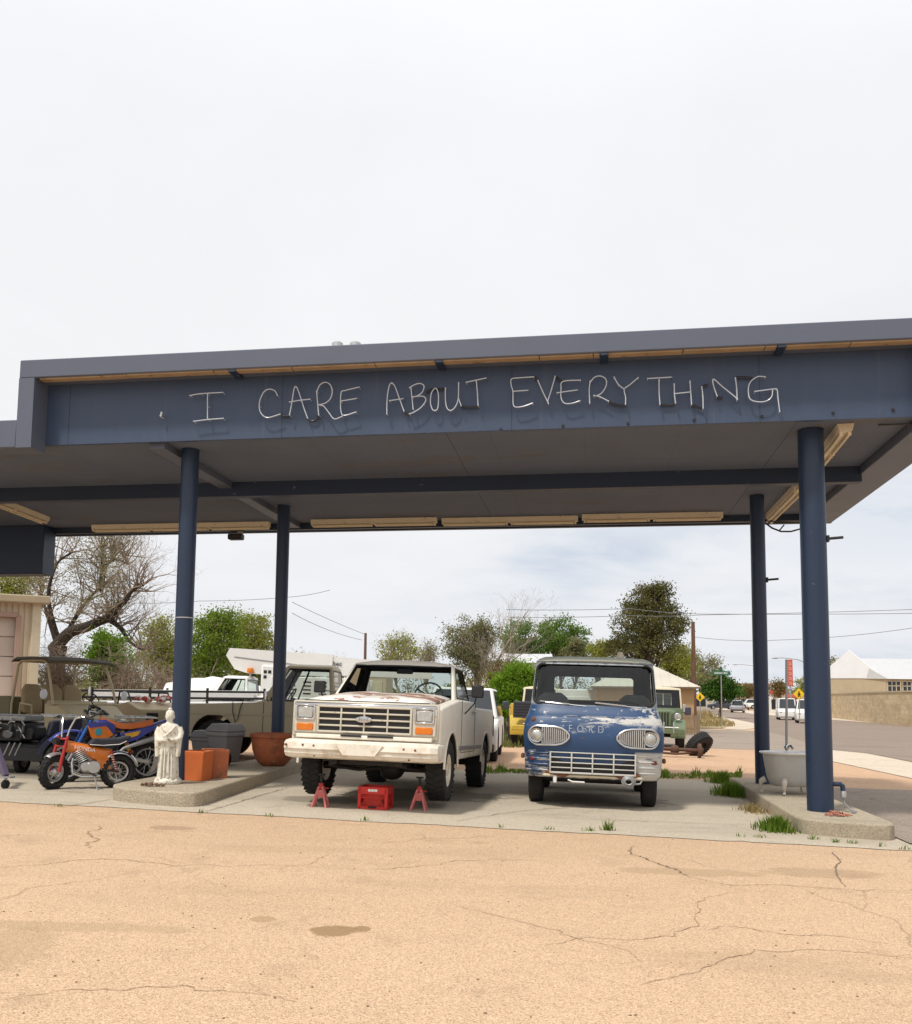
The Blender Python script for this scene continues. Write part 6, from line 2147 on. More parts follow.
steering(rt, (.38, 1.10, 1.12), .17, 55)
mb = MB().box((0, 2.72, .78), (1.36, .94, .06))
for s in (-1, 1):
    mb.box((s * .67, 2.72, .96), (.05, .96, .34), None, .01)
mb.box((0, 2.26, .96), (1.3, .05, .34), None, .01)
mb.box((0, 3.18, .96), (1.3, .05, .34), None, .01)
mb.build('cargo_bed', M['bed_olive'], rt)
mb = MB()
for s in (-1, 1):
    mb.box((s * .3, 1.6, .42), (.07, 2.9, .09))
mb.cyl((-.5, .40, .32), (.5, .40, .32), .035, 8)
mb.cyl((-.5, 2.15, .32), (.5, 2.15, .32), .035, 8)
mb.build('chassis', M['dark_iron'], rt)

# ---- black trailer with a machine on it, far left
P = G(22, 772)
rt = root('black_trailer', 'low black trailer with slanted grey stripes on its side, at the far left edge', 'trailer', V((P.x - .35, P.y + .2, gz(P.x))), R(4))
MB().box((-.1, 0, .44), (2.3, 1.2, .07), None, .015).build('deck', M['black'], rt)
mb = MB().box((-.1, -.61, .33), (2.2, .04, .22), None, .01)
mb.build('side_skirt', M['black'], rt)
mb = MB().box((-.52, -.635, .40), (.5, .01, .05))
mb.build('marker_plate', M['orange_plate'], rt)
mb = MB().box((-.02, -.635, .45), (.06, .012, .03))
mb.box((.10, -.635, .45), (.06, .012, .03))
mb.build('reflector', M['white_sign'], rt)
mb = MB()
for i in range(3):
    mb.tube([(.30 + .09 * i, -.632, .30), (.38 + .09 * i, -.632, .50)], .012, 6)
mb.build('decal_stripe', M['steel_grey'], rt)
for x in (-.8, .75):
    for s in (-1, 1):
        wheel(rt, (x, s * .42, .18), .18, .12, .09, M['alu'], s, False) if 0 else None
mb = MB().cyl((-.6, .0, .2), (.6, 0, .2), .03, 8)
mb.bar((.95, -.2, .5), (1.35, -.2, .42), .06, .06)
mb.build('drawbar', M['black'], rt)
w_ = wheel(rt, (.42, -.30, .19), .19, .10, .09, M['steel_grey'], 1, False)
w_.matrix_local = Matrix.Rotation(R(0), 4, 'Z')
wheel(rt, (-.75, .3, .19), .19, .10, .09, M['steel_grey'], -1, False)
rt2 = root('engine_machine', 'dark engine with grey lid standing on the low black trailer', 'machine', V((P.x - .40, P.y + .15, gz(P.x) + .48)), R(4))
rt2.scale = (1, 1, .78)
mb = MB().box((0, 0, .22), (1.0, .7, .40), None, .03)
mb.box((-.55, -.1, .15), (.4, .5, .28), None, .03)
mb.box((.55, -.15, .2), (.3, .4, .3), None, .04)
mb.build('block', M['black'], rt2)
MB().box((.05, -.05, .50), (.95, .55, .12), None, .02).build('lid', M['steel_grey'], rt2)
mb = MB()
for i in range(6):
    mb.tube([(-.6 + .22 * i, -.36, .12), (-.55 + .22 * i, -.42, .24), (-.48 + .2 * i, -.36, .36)], .022, 6)
mb.cyl((-.35, -.36, .22), (-.35, -.42, .22), .12, 18)
mb.cyl((.30, -.35, .18), (.30, -.42, .18), .08, 16)
mb.box((.02, -.37, .25), (.14, .03, .05))
mb.build('engine_parts', M['dark_alu'], rt2)
mb = MB()
rq = random.Random(3)
for i in range(26):
    p = V((rq.uniform(-.75, .75), -.38 - rq.random() * .08, rq.uniform(.04, .55)))
    q = p + V((rq.gauss(0, .12), rq.gauss(0, .03), rq.gauss(0, .09)))
    mb.tube([p, (p + q) / 2 + V((0, -.03, .03)), q], rq.uniform(.006, .018), 6)
tag(mb.build('pipework', M['alu'], rt2), kind=None)
MB().tube([(-.75, -.2, .2), (-.85, -.3, .38), (-.7, -.3, .5)], .03, 8).build('exhaust', M['alu'], rt2)

# ---- foot of an engine hoist with castor, cut by the left edge
P = G(5, 789)
rt = root('engine_hoist', 'sloping purple-grey hoist leg on a small castor at the far left edge', 'hoist', P, R(10))
MB().bar((0, 0, .17), (-.62, .25, 1.05), .075, .075, bev=.008).build('leg', M['purple_grey'], rt)
mb = MB().box((0.02, 0, .16), (.16, .10, .02))
mb.build('foot_plate', M['steel_grey'], rt)
co_ = MB().tube([(0, 0, .15), (0, 0, .10)], .02, 8).build('castor_fork', M['steel_grey'], rt)
MB().lathe([(.05, -.02), (.062, -.012), (.062, .012), (.05, .02)], 18, Matrix.Translation((0, 0, .063)) @ Matrix.Rotation(R(75), 4, 'Z') @ Matrix.Rotation(R(90), 4, 'X')).build('castor_wheel', M['rubber'], co_)
MB().bar((-.6, .2, 1.0), (-.9, .3, .2), .07, .07).build('mast', M['purple_grey'], rt)

# ---- crate and jack stands
P = G(372, 810)
rt = root('milk_crate', 'bright red plastic milk crate with white label under the front bumper', 'crate', V((P.x, P.y, gz(P.x))), R(10))
W_, H_, D_ = .38, .28, .33
mb = MB()
for sx in (-1, 1):
    for sy in (0, 1):
        mb.box((sx * (W_ / 2 - .02), sy * D_ + (.02 if sy == 0 else -.02), H_ / 2), (.04, .04, H_), None, .006)
for z, h_ in ((.02, .04), (H_ - .045, .09), (.145, .014)):
    for y in (.012, D_ - .012):
        mb.box((0, y, z), (W_ - .03, .024, h_), None, .004)
    for x in (-1, 1):
        mb.box((x * (W_ / 2 - .012), D_ / 2, z), (.024, D_ - .03, h_), None, .004)
mb.box((0, D_ / 2, .012), (W_ - .02, D_ - .02, .02))
cr = mb.build('crate_body', M['crate_red'], rt, smooth=30)
mb = MB()
for y in (.014, D_ - .014):
    n_ = 15
    for i in range(-8, n_ + 8):
        for k in (-1, 1):
            x0 = -W_ / 2 + .035 + (W_ - .07) * i / n_
            z0, z1 = .04, H_ - .09
            x1 = x0 + k * .10
            a_, b_ = V((x0, y, z0)), V((x1, y, z1))
            lo, hi = -W_ / 2 + .035, W_ / 2 - .035
            if min(x0, x1) >= lo and max(x0, x1) <= hi:
                mb.bar(a_, b_, .006, .008)
for x in (-1, 1):
    for i in range(-1, 12):
        for k in (-1, 1):
            y0 = .03 + .27 * i / 11
            y1 = y0 + k * .10
            if min(y0, y1) > .02 and max(y0, y1) < D_ - .02:
                mb.bar((x * (W_ / 2 - .014), y0, .04), (x * (W_ / 2 - .014), y1, H_ - .09), .008, .006)
mb.build('lattice', M['crate_red'], cr)
mb = MB()
for i, w_ in enumerate((.018, .012, .022, .010, .02)):
    mb.box((-.045 + .022 * i, -.002, H_ - .042), (w_, .006, .034 - .004 * (i % 2)))
mb.box((0, -.001, H_ - .042), (.13, .004, .008))
mb.build('white_label', M['white_sign'], cr)
MB().box((0, .0, .034), (.10, .012, .026), None, .004).build('handle_slot', M['black'], cr)
for px, py, lab in ((319.5, 808, 'red jack stand under the left front of the white pickup, left of the crate'), (418.5, 811, 'red jack stand beside the right front tyre, right of the crate')):
    P = G(px, py)
    rt = root('jack_stand', lab, 'jack stand', V((P.x, P.y + .06, gz(P.x))), R(8), 0, True, 'red jack stands under the white pickup')
    for s in (-1, 1):
        for q in (-1, 1):
            MB().bar((s * .095, q * .08, .0), (s * .022, q * .02, .26), .028, .018, (0, 1, 0), .004).build('leg', M['jack_pink'], rt)
    mb = MB()
    mb.box((0, -.045, .17), (.075, .008, .10), Matrix.Rotation(R(14), 3, 'X'))
    mb.box((0, .045, .17), (.075, .008, .10), Matrix.Rotation(R(-14), 3, 'X'))
    mb.build('web', M['jack_pink'], rt)
    MB().cyl((0, 0, .2), (0, 0, .30), .033, 12).build('collar', M['red_paint'], rt)
    mb = MB().cyl((0, 0, .28), (0, 0, .40), .019, 10)
    mb.box((0, 0, .405), (.09, .045, .02), None, .005)
    mb.build('post', M['dark_iron'], rt)
    MB().tube([(.03, 0, .24), (.10, -.01, .24)], .009, 6).build('latch', M['red_paint'], rt)

# ---- stored trailers behind the buggy (long low stack of pipes and rails) and a white tarpaulin-covered boat
Pl = AT(92, 700, 26)
rt = root('flatbed_trailer', 'long flatbed trailer loaded with grey pipes and rails, behind the bikes', 'trailer', V((-8.4, 26, gz(-9))), R(-3), 0, False)
MB().box((0, 0, .80), (6.6, 1.9, .12), None, .02).build('deck', M['dark_iron'], rt)
mb = MB()
for i in range(9):
    yy = -.8 + .2 * i
    mb.cyl((-3.1 + random.uniform(-.2, .2), yy, .93 + .05 * (i % 2)), (3.1 + random.uniform(-.2, .2), yy, .93 + .05 * (i % 2)), .055, 8)
mb.build('pipes', M['alu'], rt)
mb = MB()
for zz in (1.12, 1.30):
    for yy in (-.9, .9):
        mb.box((0, yy, zz), (6.5, .05, .06))
for xx in (-3.1, -1.55, 0, 1.55, 3.1):
    for yy in (-.9, .9):
        mb.box((xx, yy, 1.1), (.06, .05, .6))
mb.build('rail', M['black'], rt)
mb = MB().box((0.4, .3, 1.22), (4.6, .7, .24), None, .03)
mb.build('white_panel_stack', M['tarp'], rt)
for x in (-.5, .6):
    for s in (-1, 1):
        wheel(rt, (x, s * .8, .36), .36, .22, .19, M['steel_grey'], s, False)
rt = root('covered_boat', 'boat under a pale wrinkled tarpaulin, behind the olive pickup hood', 'boat', V((-7.6, 30.0, gz(-8))), R(80), 0, False)
mb = MB()
rings = []
for i in range(9):
    y = -1.8 + 3.9 * i / 8
    k = math.sin(math.pi * min(1, .18 + i / 9.2)) ** .5
    rings.append([V((1.0 * k * math.cos(a) * (1 + .03 * math.sin(5 * a + i)), y, 1.05 + (.75 * k * math.sin(a) if math.sin(a) > 0 else .5 * math.sin(a)) * (1 + .08 * math.sin(3 * i + 4 * a)))) for a in [2 * math.pi * j / 22 for j in range(22)]])
mb.loft(rings).build('tarpaulin', M['tarp'], rt, smooth=40)
mb = MB().box((0, 0, .45), (1.2, 3.6, .1))
mb.build('boat_trailer_frame', M['dark_iron'], rt)
for s in (-1, 1):
    wheel(rt, (s * .75, .3, .32), .32, .2, .17, M['steel_grey'], s, False)
# small tan quad by the statue's shoulder with bits of red
rt = root('tan_cart', 'small tan cart with a dark cage and red and white bundle, behind the dirt bike', 'cart', V((-6.35, 19.8, gz(-6.3))), R(-40), 0)
mb = MB().hull([V((s * w_, y, z)) for s in (-1, 1) for w_, y, z in ((.45, 0, .5), (.5, 0, .95), (.52, .6, 1.1), (.5, 1.4, 1.0), (.5, 1.4, .5))])
mb.build('body', M['utv_tan'], rt, .03)
mb = MB()
for s in (-1, 1):
    mb.tube([(s * .45, .6, 1.1), (s * .45, .8, 1.30), (s * .45, 1.3, 1.30), (s * .45, 1.4, 1.0)], .02, 6)
mb.tube([(-.45, .8, 1.30), (.45, .8, 1.30)], .02, 6)
mb.build('cage', M['black'], rt)
mb = MB()
for i in range(7):
    mb.ball((random.uniform(-.35, .35), random.uniform(.1, .6), 1.12 + random.uniform(0, .08)), (.10, .08, .06), 8, 6)
mb.build('bundle', M['red_white'], rt)
MB().box((-.2, -.02, .78), (.25, .03, .2), None, .01).build('hatch', M['black'], rt)
for s in (-1, 1):
    for y in (.3, 1.2):
        wheel(rt, (s * .42, y, .25), .25, .18, .12, M['steel_grey'], s, False)

# ================================================================== bathtub and tap on the right island
P = on_island(797, 795)
rt = root('bathtub', 'old claw-foot bathtub with bare grey outside and white rim, behind the front right column', 'bathtub', V((P.x + .02, P.y + .2, P.z)), R(-24), 0)


def tub_ring(hx, hy, z, n=40, e=2.6, cx=0):
    out = []
    for i in range(n):
        a = 2 * math.pi * i / n
        c_, s_ = math.cos(a), math.sin(a)
        out.append(V((cx + hx * math.copysign(abs(c_) ** (2 / e), c_), hy * math.copysign(abs(s_) ** (2 / e), s_), z)))
    return out


mb = MB().loft([tub_ring(.38, .21, .115), tub_ring(.43, .24, .135), tub_ring(.485, .28, .23), tub_ring(.53, .305, .40), tub_ring(.555, .32, .52), tub_ring(.565, .327, .575)], True)
tb = mb.build('tub_shell', M['tub_outer'], rt, smooth=60)
mb = MB().loft([tub_ring(.565, .327, .570), tub_ring(.61, .36, .575), tub_ring(.625, .372, .592), tub_ring(.61, .362, .607), tub_ring(.56, .325, .605), tub_ring(.54, .31, .58), tub_ring(.50, .28, .40), tub_ring(.42, .22, .24), tub_ring(.2, .1, .215)], True)
mb.build('enamel_lining', M['tub_enamel'], rt, smooth=60)
for sx in (-1, 1):
    for sy in (-1, 1):
        a = V((sx * .42, sy * .21, .20))
        mb = MB().tube([a, a + V((sx * .05, sy * .05, -.04)), a + V((sx * .055, sy * .055, -.09)), a + V((sx * .025, sy * .03, -.15)), a + V((sx * .05, sy * .045, -.195))], [.05, .045, .028, .02, .028], 10)
        mb.build('foot', M['foot_pale'], rt)
mb = MB().tube([(.23, .37, .45), (.23, .37, .70), (.23, .37, 1.98)], .022, 10)
mb.build('riser_pipe', M['galv'], rt)
mb = MB().ball((.23, .37, .66), (.045, .045, .05), 12, 8)
mb.tube([(.23, .37, .66), (.23, .27, .68), (.23, .23, .64)], .02, 8)
mb.build('faucet', M['chrome'], rt)
rt.scale = (.84, .9, 1)
# standpipe tap and hose beside the front column
P = UV(8.34, 0)
z0 = gz(P.x) + .18
mb_r = root('standpipe_tap', 'blue pipe elbow and tap with a short hose beside the front right column', 'tap', UV(8.60, .0, z0), CYAW, 0, False)
MB().tube([(-.11, 0, .33), (-.02, 0, .33), (.005, 0, .31), (.01, 0, .24)], .03, 10).build('elbow', M['blue_column'], mb_r)
MB().lathe([(.036, .17), (.04, .2), (.03, .25)], 12, Matrix.Translation((.01, 0, 0))).build('valve', M['alu'], mb_r)
MB().tube([(.01, 0, .18), (.02, -.01, .10), (.07, -.04, .03), (.13, -.10, .012), (.06, -.16, .012)], .011, 8).build('hose', M['steel_grey'], mb_r)
M['door_trim'] = pmat('door_trim', (.40, .27, .21), .6, 0, .1, 4)
M['fence_pale'] = pmat('fence_pale', (.52, .44, .33), .9, 0, .2, 6)
M['gable_grey'] = pmat('gable_grey', (.74, .75, .77), .5, .1, .08, 1)
M['brown_far'] = pmat('brown_far', (.25, .17, .11), .9, 0, .2, 2)
M['wire_grey'] = pmat('wire_grey', (.16, .16, .17), .6)
M['sign_pale_red'] = pmat('sign_pale_red', (.75, .45, .38), .6)
# ================================================================== buildings, walls and street furniture
def shed_box(rt, name, mat, x0, x1, y0, y1, z0, z1):
    return MB().box(((x0 + x1) / 2, (y0 + y1) / 2, (z0 + z1) / 2), (x1 - x0, y1 - y0, z1 - z0), None, .01).build(name, mat, rt)


# ---- beige metal garage, far left
P = AT(37, 700, 25.0)
g0 = gz(P.x)
zt = AT(36, 603, 25).z
rt = root('metal_garage', 'beige ribbed metal garage with a pale pinkish roll-up door, cut by the left edge', 'garage', V((P.x, 25.0, g0)), R(-27), 0, False)
H_ = zt - g0
mb = MB()
rib = []
n_ = 60
for i in range(n_ + 1):
    x = -9 * i / n_
    rib += [(x, 0), (x - .05, -.035), (x - .10, -.035), (x - .13, 0)]
rib = [p for p in rib if p[0] > -9]
mb.prism(rib + [(-9, 6), (0, 6)], 'z', 0, H_)
wall = mb.build('wall', M['garage_metal'], rt, smooth=0)
d0 = AT(17, 650, 25).x - P.x
carve(wall, [MB().box((d0 - 1.9, 0, (AT(10, 618, 25).z - g0) / 2), (3.8, .5, AT(10, 618, 25).z - g0))])
hd = AT(10, 618, 25).z - g0
mb = MB()
for i in range(6):
    z0 = hd * i / 6
    mb.box((d0 - 1.9, .12, z0 + hd / 12), (3.8, .05, hd / 6 - .012), None, .012)
dr = mb.build('roll_up_door', M['garage_door'], rt)
w0 = MB()
for i in range(3):
    w0.box((d0 - .62 - 1.2 * i, .085, hd * .255), (.62, .02, .45))
wn = w0.build('door_window', M['dark_gloss'], dr)
w0 = MB()
for i in range(3):
    for a, b in (((-.33, -.24), (.33, -.24)), ((-.33, .24), (.33, .24)), ((-.33, -.24), (-.33, .24)), ((.33, -.24), (.33, .24))):
        w0.bar((d0 - .62 - 1.2 * i + a[0], .075, hd * .255 + a[1]), (d0 - .62 - 1.2 * i + b[0], .075, hd * .255 + b[1]), .04, .03, (0, 1, 0))
w0.build('window_frame', M['white_paint'], dr)
mb = MB().box((d0 + .06, -.02, hd / 2), (.14, .12, hd + .1), None, .01)
mb.box((d0 - 1.9, -.02, hd + .06), (3.9, .12, .14), None, .01)
mb.build('door_frame', M['door_trim'], rt)
MB().box((-.12, -.05, H_ / 2), (.22, .10, H_), None, .01).build('corner_trim', M['cream'], rt)
MB().box((-4.45, -.10, H_ + .07), (9.3, .34, .22), None, .03).build('gutter', M['brick_tan'], rt)
MB().hull([V((x, y, z)) for x in (-9.1, .15) for y, z in ((-.2, H_ + .12), (6.1, H_ + .12), (3, H_ + .45))]).build('roof', M['brick_tan'], rt)

# ---- tan house with pale hipped tin roof
Y0 = 47
cx_ = AT(645, 690, Y0).x
g0 = gz(cx_)
rt = root('tan_house', 'small tan stucco house with a pale hipped metal roof, behind the army truck', 'house', V((cx_, Y0, g0)), R(6), 0, False)
ez = AT(690, 688.5, Y0).z - g0
az = AT(645, 661, Y0).z - g0 + .15
hw = 2.45
MB().box((0, 2.6, ez / 2), (hw * 2, 5.2, ez), None, .02).build('wall', M['stucco_tan'], rt)
rf = MB().hull([V((sx * (hw + .32), y, ez + dz)) for sx in (-1, 1) for y in (-.35, 5.5) for dz in (0, .07)] + [V((0, 2.2, az)), V((0, 3.0, az))])
ro = rf.build('roof', M['tin_roof'], rt, smooth=0)
mb = MB()
for i in range(13):
    x = -2.6 + 5.2 * i / 12
    k = 1 - abs(x) / (hw + .32)
    mb.bar((x, -.35 + .02, ez + .085), (x, -.35 + 2.55 * k, ez + .085 + (az - ez - .07) * k), .035, .03)
mb.build('roof_rib', M['tin_roof'], ro)
MB().box((0, -.36, ez + .03), (hw * 2 + .62, .03, .09)).build('fascia_board', M['seam'], rt)
for x in (.9,):
    f = MB().box((x, -.02, 1.5), (.8, .06, .9), None, .01).build('window', M['dark_gloss'], rt)
    mb = MB()
    for a, b in (((-.42, -.47), (.42, -.47)), ((-.42, .47), (.42, .47)), ((-.42, -.47), (-.42, .47)), ((.42, -.47), (.42, .47)), ((0, -.47), (0, .47))):
        mb.bar((x + a[0], -.06, 1.5 + a[1]), (x + b[0], -.06, 1.5 + b[1]), .06, .05, (0, 1, 0))
    mb.build('window_frame', M['cream'], f)
mb = MB().box((1.95, -.12, 1.2), (.16, .14, .4), None, .02)
mb.build('meter_box', M['alu'], rt)


def picket_fence(label, a, b, h, n, mat, gap=.75):
    rt = root('picket_fence', label, 'fence', V((a.x, a.y, gz(a.x))), -math.atan2((b - a).y, (b - a).x), 0, False)
    L = (V((b.x, b.y, 0)) - V((a.x, a.y, 0))).length
    dz = gz(b.x) - gz(a.x)
    mb = MB()
    for i in range(n):
        x = L * (i + .5) / n
        hh = h * random.uniform(.86, 1.05)
        mb.box((x, random.uniform(-.01, .01), dz * x / L + hh / 2), (L / n * gap, .025, hh), Matrix.Rotation(random.uniform(-.03, .03), 3, 'Y'))
    mb.build('pickets', mat, rt, smooth=0)
    mb = MB()
    for z in (h * .28, h * .75):
        mb.bar((0, .04, z), (L, .04, z + dz), .05, .08)
    mb.build('rail', mat, rt, smooth=0)
    for x in (0, L):
        MB().box((x, .08, dz * x / L + h / 2), (.1, .1, h * 1.02)).build('post', mat, rt, smooth=0)


picket_fence('weathered wooden picket fence at the right corner of the tan house', AT(681, 728, 44), AT(699, 728, 44), 1.05, 12, M['fence_wood'])
picket_fence('pale picket fence below the green hedge, between the two parked trucks', AT(484, 728, 38), AT(520, 728, 38), .95, 12, M['fence_pale'])

# ---- white farm sheds behind the hedge
rt = root('white_trailer_home', 'long white roofed building behind the green hedge in the middle distance', 'building', V((AT(513, 690, 62).x, 62, gz(0))), R(4), 0, False)
MB().box((0, 2, 1.9), (5.4, 4, 3.8), None, .02).build('wall', M['white_paint'], rt)
MB().hull([V((x, y, z)) for x in (-2.9, 2.7) for y, z in ((-.3, 3.8), (4.3, 3.8), (2, 4.5))]).build('roof', M['white_roof'], rt, smooth=0)
MB().box((.6, -.02, 2.6), (1.2, .06, .9), None, .01).build('window', M['dark_gloss'], rt)

# ---- stone wall on the far side of the road
pts = [V((45, 118, 0)), V((42, 100, 0)), V((38.4, 86, 0)), V((36.3, 77, 0)), V((34, 62, 0)), V((32, 48, 0))]
g0 = -.46
mb = MB()
vs, fs, uvs = [], [], []
L = 0
me_v = []
top = 2.28
for i, p in enumerate(pts):
    d = (pts[min(i + 1, len(pts) - 1)] - pts[max(i - 1, 0)]).normalized()
    s = V((-d.y, d.x, 0)) * .45
    if i:
        L += (p - pts[i - 1]).length
    me_v.append((p - s, p + s, L))
rings = []
mb.loft([[V((a.x, a.y, g0)), V((b.x, b.y, g0)), V((b.x, b.y, top - .12)), V((a.x, a.y, top - .12))] for a, b, l in me_v])
o = mb.build('stone_wall', M['stone_wall'], smooth=0)
uvl = o.data.uv_layers.new()
for poly in o.data.polygons:
    for li in poly.loop_indices:
        v = o.data.vertices[o.data.loops[li].vertex_index].co
        uvl.data[li].uv = (-v.y * 1.02, v.z)
cap = MB().loft([[V((a.x, a.y, top - .12)) + (a - b) * .06, V((b.x, b.y, top - .12)) + (b - a) * .06, V((b.x, b.y, top)) + (b - a) * .06, V((a.x, a.y, top)) + (a - b) * .06] for a, b, l in me_v])
wr_ = root('retaining_wall', 'long tan stone wall on the far side of the road at right', 'wall', (0, 0, 0), 0, 0, False)
o.parent = wr_
cap.build('coping', M['brick_tan'], wr_, smooth=0)

# ---- white gabled barn above the wall
Yb = 100
A_ = AT(886, 690, Yb)
rt = root('gabled_building', 'tan building with a steep white metal gable and long white roof, above the stone wall', 'building', V((A_.x, Yb, -.46)), R(0), 0, False)
k_ = Yb / 913
ez = AT(886, 678, Yb).z + .46
az = AT(853, 650.5, Yb + 2).z + .46
gl = V((-5.9, 4.2, 0))
A0, B0 = V((0, 0, 0)), gl
mid = (A0 + B0) / 2
back = V((5.5, 7.7, 0)) * 2.2
MB().hull([p + V((0, 0, z)) for p in (A0, B0, A0 + V((14, 1.5, 0)), B0 + V((14, 1.5, 0))) for z in (0, ez)]).build('wall', M['brick_tan'], rt, smooth=0)
run = V((14, 1.5, 0))
mb = MB().hull([B0 + run * .008 + V((0, .25, ez)), A0 + run * .008 + V((0, -.35, ez - .1)), mid + run * .008 + V((0, 0, az - .85)), B0 + run + V((0, .25, ez)), A0 + run + V((0, -.35, ez - .1)), mid + run + V((0, 0, az - .85))])
mb.build('roof', M['white_roof'], rt, smooth=0)
n_ = -run.normalized()
mb = MB().hull([B0 + n_ * d_ + V((0, 0, ez - .02)) for d_ in (.03, .10)] + [A0 + n_ * d_ + V((0, 0, ez - .02)) for d_ in (.03, .10)] + [mid + n_ * d_ + V((0, 0, az + .05)) for d_ in (.03, .10)])
mb.build('gable_cladding', M['gable_grey'], rt, smooth=0)
for i in range(4):
    x = .9 + 1.75 * i
    p = V((x, x * 1.5 / 14 - .04, ez - .95))
    f = MB().box(p, (1.45, .08, 1.25), None, .02).build('window', M['dark_gloss'], rt)
    mb = MB()
    for xx in (-.70, -.23, .23, .70):
        mb.box(p + V((xx, -.05, 0)), (.07, .05, 1.25))
    for zz in (-.62, .1, .62):
        mb.box(p + V((0, -.05, zz)), (1.45, .05, .07))
    mb.build('window_frame', M['cream'], f)

# ---- far commercial buildings along the road
for px0, px1, py0, py1, d, mt, lab, tr in ((770, 786, 690, 712, 150, 'white_paint', 'far white shop building with a red band, seen between the right columns', 'sign_red'),
                                           (786, 806, 694, 712, 165, 'stucco_tan', 'far low tan shop building with red trim, behind the white van', 'sign_red'),
                                           (735, 770, 683, 707, 190, 'brown_far', 'far brownish building with flat roof, beside the rear right column', 'fence_wood'),
                                           (690, 736, 694, 706, 200, 'tin_roof', 'far pale low building behind the parked cars', 'alu')):
    a, b = AT(px0, py0, d), AT(px1, py1, d)
    rt = root('far_building', lab, 'building', V(((a.x + b.x) / 2, d, -.5)), R(14), 0, False)
    w_, h_ = b.x - a.x, a.z + .5
    MB().box((0, 4, h_ / 2), (w_, 8, h_), None, .02).build('wall', M[mt], rt)
    MB().box((0, -.1, h_ - .35), (w_ + .2, .3, .6), None, .02).build('sign_band', M[tr], rt)
    for s in (-.28, .2):
        MB().box((s * w_, -.02, 1.3), (w_ * .25, .1, 1.6)).build('window', M['dark_gloss'], rt)


# ---- poles, wires, lamps and signs
def util_pole(label, px, ytop, ybot, d, r=.13, cross=True, mat='pole_wood'):
    P = AT(px, ybot, d)
    zt = AT(px, ytop, d).z
    rt = root('utility_pole', label, 'utility pole', V((P.x, d, gz(P.x))), R(20), 0, False)
    h = zt - gz(P.x)
    MB().tube([(0, 0, 0), (0, 0, h)], [r, r * .72], 12).build('pole', M[mat], rt)
    if cross:
        MB().box((0, -.05, h - .5), (1.5, .09, .11)).build('crossarm', M[mat], rt)
        for x in (-.65, .65, .2):
            MB().lathe([(.03, 0), (.05, .04), (.03, .12)], 8, Matrix.Translation((x, -.05, h - .44))).build('insulator', M['alu'], rt)
    return zt


util_pole('tall brown wooden utility pole beside the tan house', 694.5, 622, 728, 55, .15, False)
util_pole('thin wooden utility pole rising above the bucket truck boom', 364.5, 633, 690, 52, .10, False)


def wire(label, pts, d0, d1, r=.012, sag=0):
    P = []
    n = len(pts)
    for i in range(n - 1):
        for k in range(8):
            f = (i + k / 8) / (n - 1)
            px = pts[i][0] + (pts[i + 1][0] - pts[i][0]) * k / 8
            py = pts[i][1] + (pts[i + 1][1] - pts[i][1]) * k / 8 + sag * 4 * (k / 8) * (1 - k / 8)
            P.append(AT(px, py, d0 + (d1 - d0) * f))
    P.append(AT(pts[-1][0], pts[-1][1], d1))
    mb = MB().tube(P, r, 5)
    tag(mb.build('power_line', M['wire_grey']), label, 'power line')


wire('upper power line crossing the big dark juniper tree', [(506, 609.5), (630, 608.5), (700, 614), (1000, 612)], 46, 46, .014, 1)
wire('lower power line crossing the big dark juniper tree', [(506, 617), (630, 615.5), (700, 615), (1000, 606)], 46.4, 46.4, .014, 1)
wire('power line running from the brown pole towards the right edge', [(695, 637), (780, 640), (912, 628), (1000, 622)], 54, 40, .013, 2)
wire('power line behind the front left column, rising to the right', [(120, 603), (200, 601), (290, 597), (330, 590)], 44, 44, .012, 1)
wire('steeper of two cables sloping down to the thin pole above the boom', [(292, 602), (364, 634)], 40, 52, .012, 1)
wire('lower of two cables sloping down to the thin pole above the boom', [(292, 613), (362, 640)], 40, 52, .012, 3)


def street_lamp(label, px, py, px_arm, d):
    P = AT(px, py, d)
    rt = root('street_lamp', label, 'street lamp', V((P.x, d, -.5)), 0, 0, False)
    h = P.z + .5
    a = AT(px_arm, py - 1.5, d).x - P.x
    MB().tube([(0, 0, 0), (0, 0, h - .4), (a * .08, 0, h)], [.11, .07, .06], 8).build('pole', M['galv'], rt)
    MB().tube([(a * .02, 0, h - .35), (a * .3, 0, h + .05), (a * .75, 0, h + .22), (a, 0, h + .2)], .05, 6).build('arm', M['galv'], rt)
    MB().ball((a, 0, h + .18), (.42, .16, .09), 10, 6).build('lamp_head', M['galv'], rt)


street_lamp('grey street lamp whose arm reaches left of the front right column', 807, 660, 775, 105)
street_lamp('grey street lamp farther away, its arm reaching left of the rear right column', 760, 666, 735, 150)

# street name sign
d = 57
P = AT(722, 728, d)
rt = root('street_name_sign', 'green street name sign on a slim grey post at the corner', 'street sign', V((P.x, d, gz(P.x))), R(5), 0, False)
h = AT(722, 671, d).z - gz(P.x)
MB().tube([(0, 0, 0), (0, 0, h)], .035, 8).build('post', M['galv'], rt)
pl = MB().box((0, -.04, h - .13), (1.12, .02, .24), None, .005).build('sign_plate', M['sign_green'], rt)
MB().box((0, .04, h + .14), (.02, .9, .2), None, .005).build('sign_plate', M['sign_green'], rt)
mb = MB()
x = -.42
for w_ in (.05, .07, .06, .03, .08, .05, .06, .07, .05, .06):
    mb.box((x + w_ / 2, -.053, h - .13), (w_ * .75, .006, .10 if w_ > .04 else .13))
    x += w_ + .024
mb.build('lettering', M['white_sign'], pl)


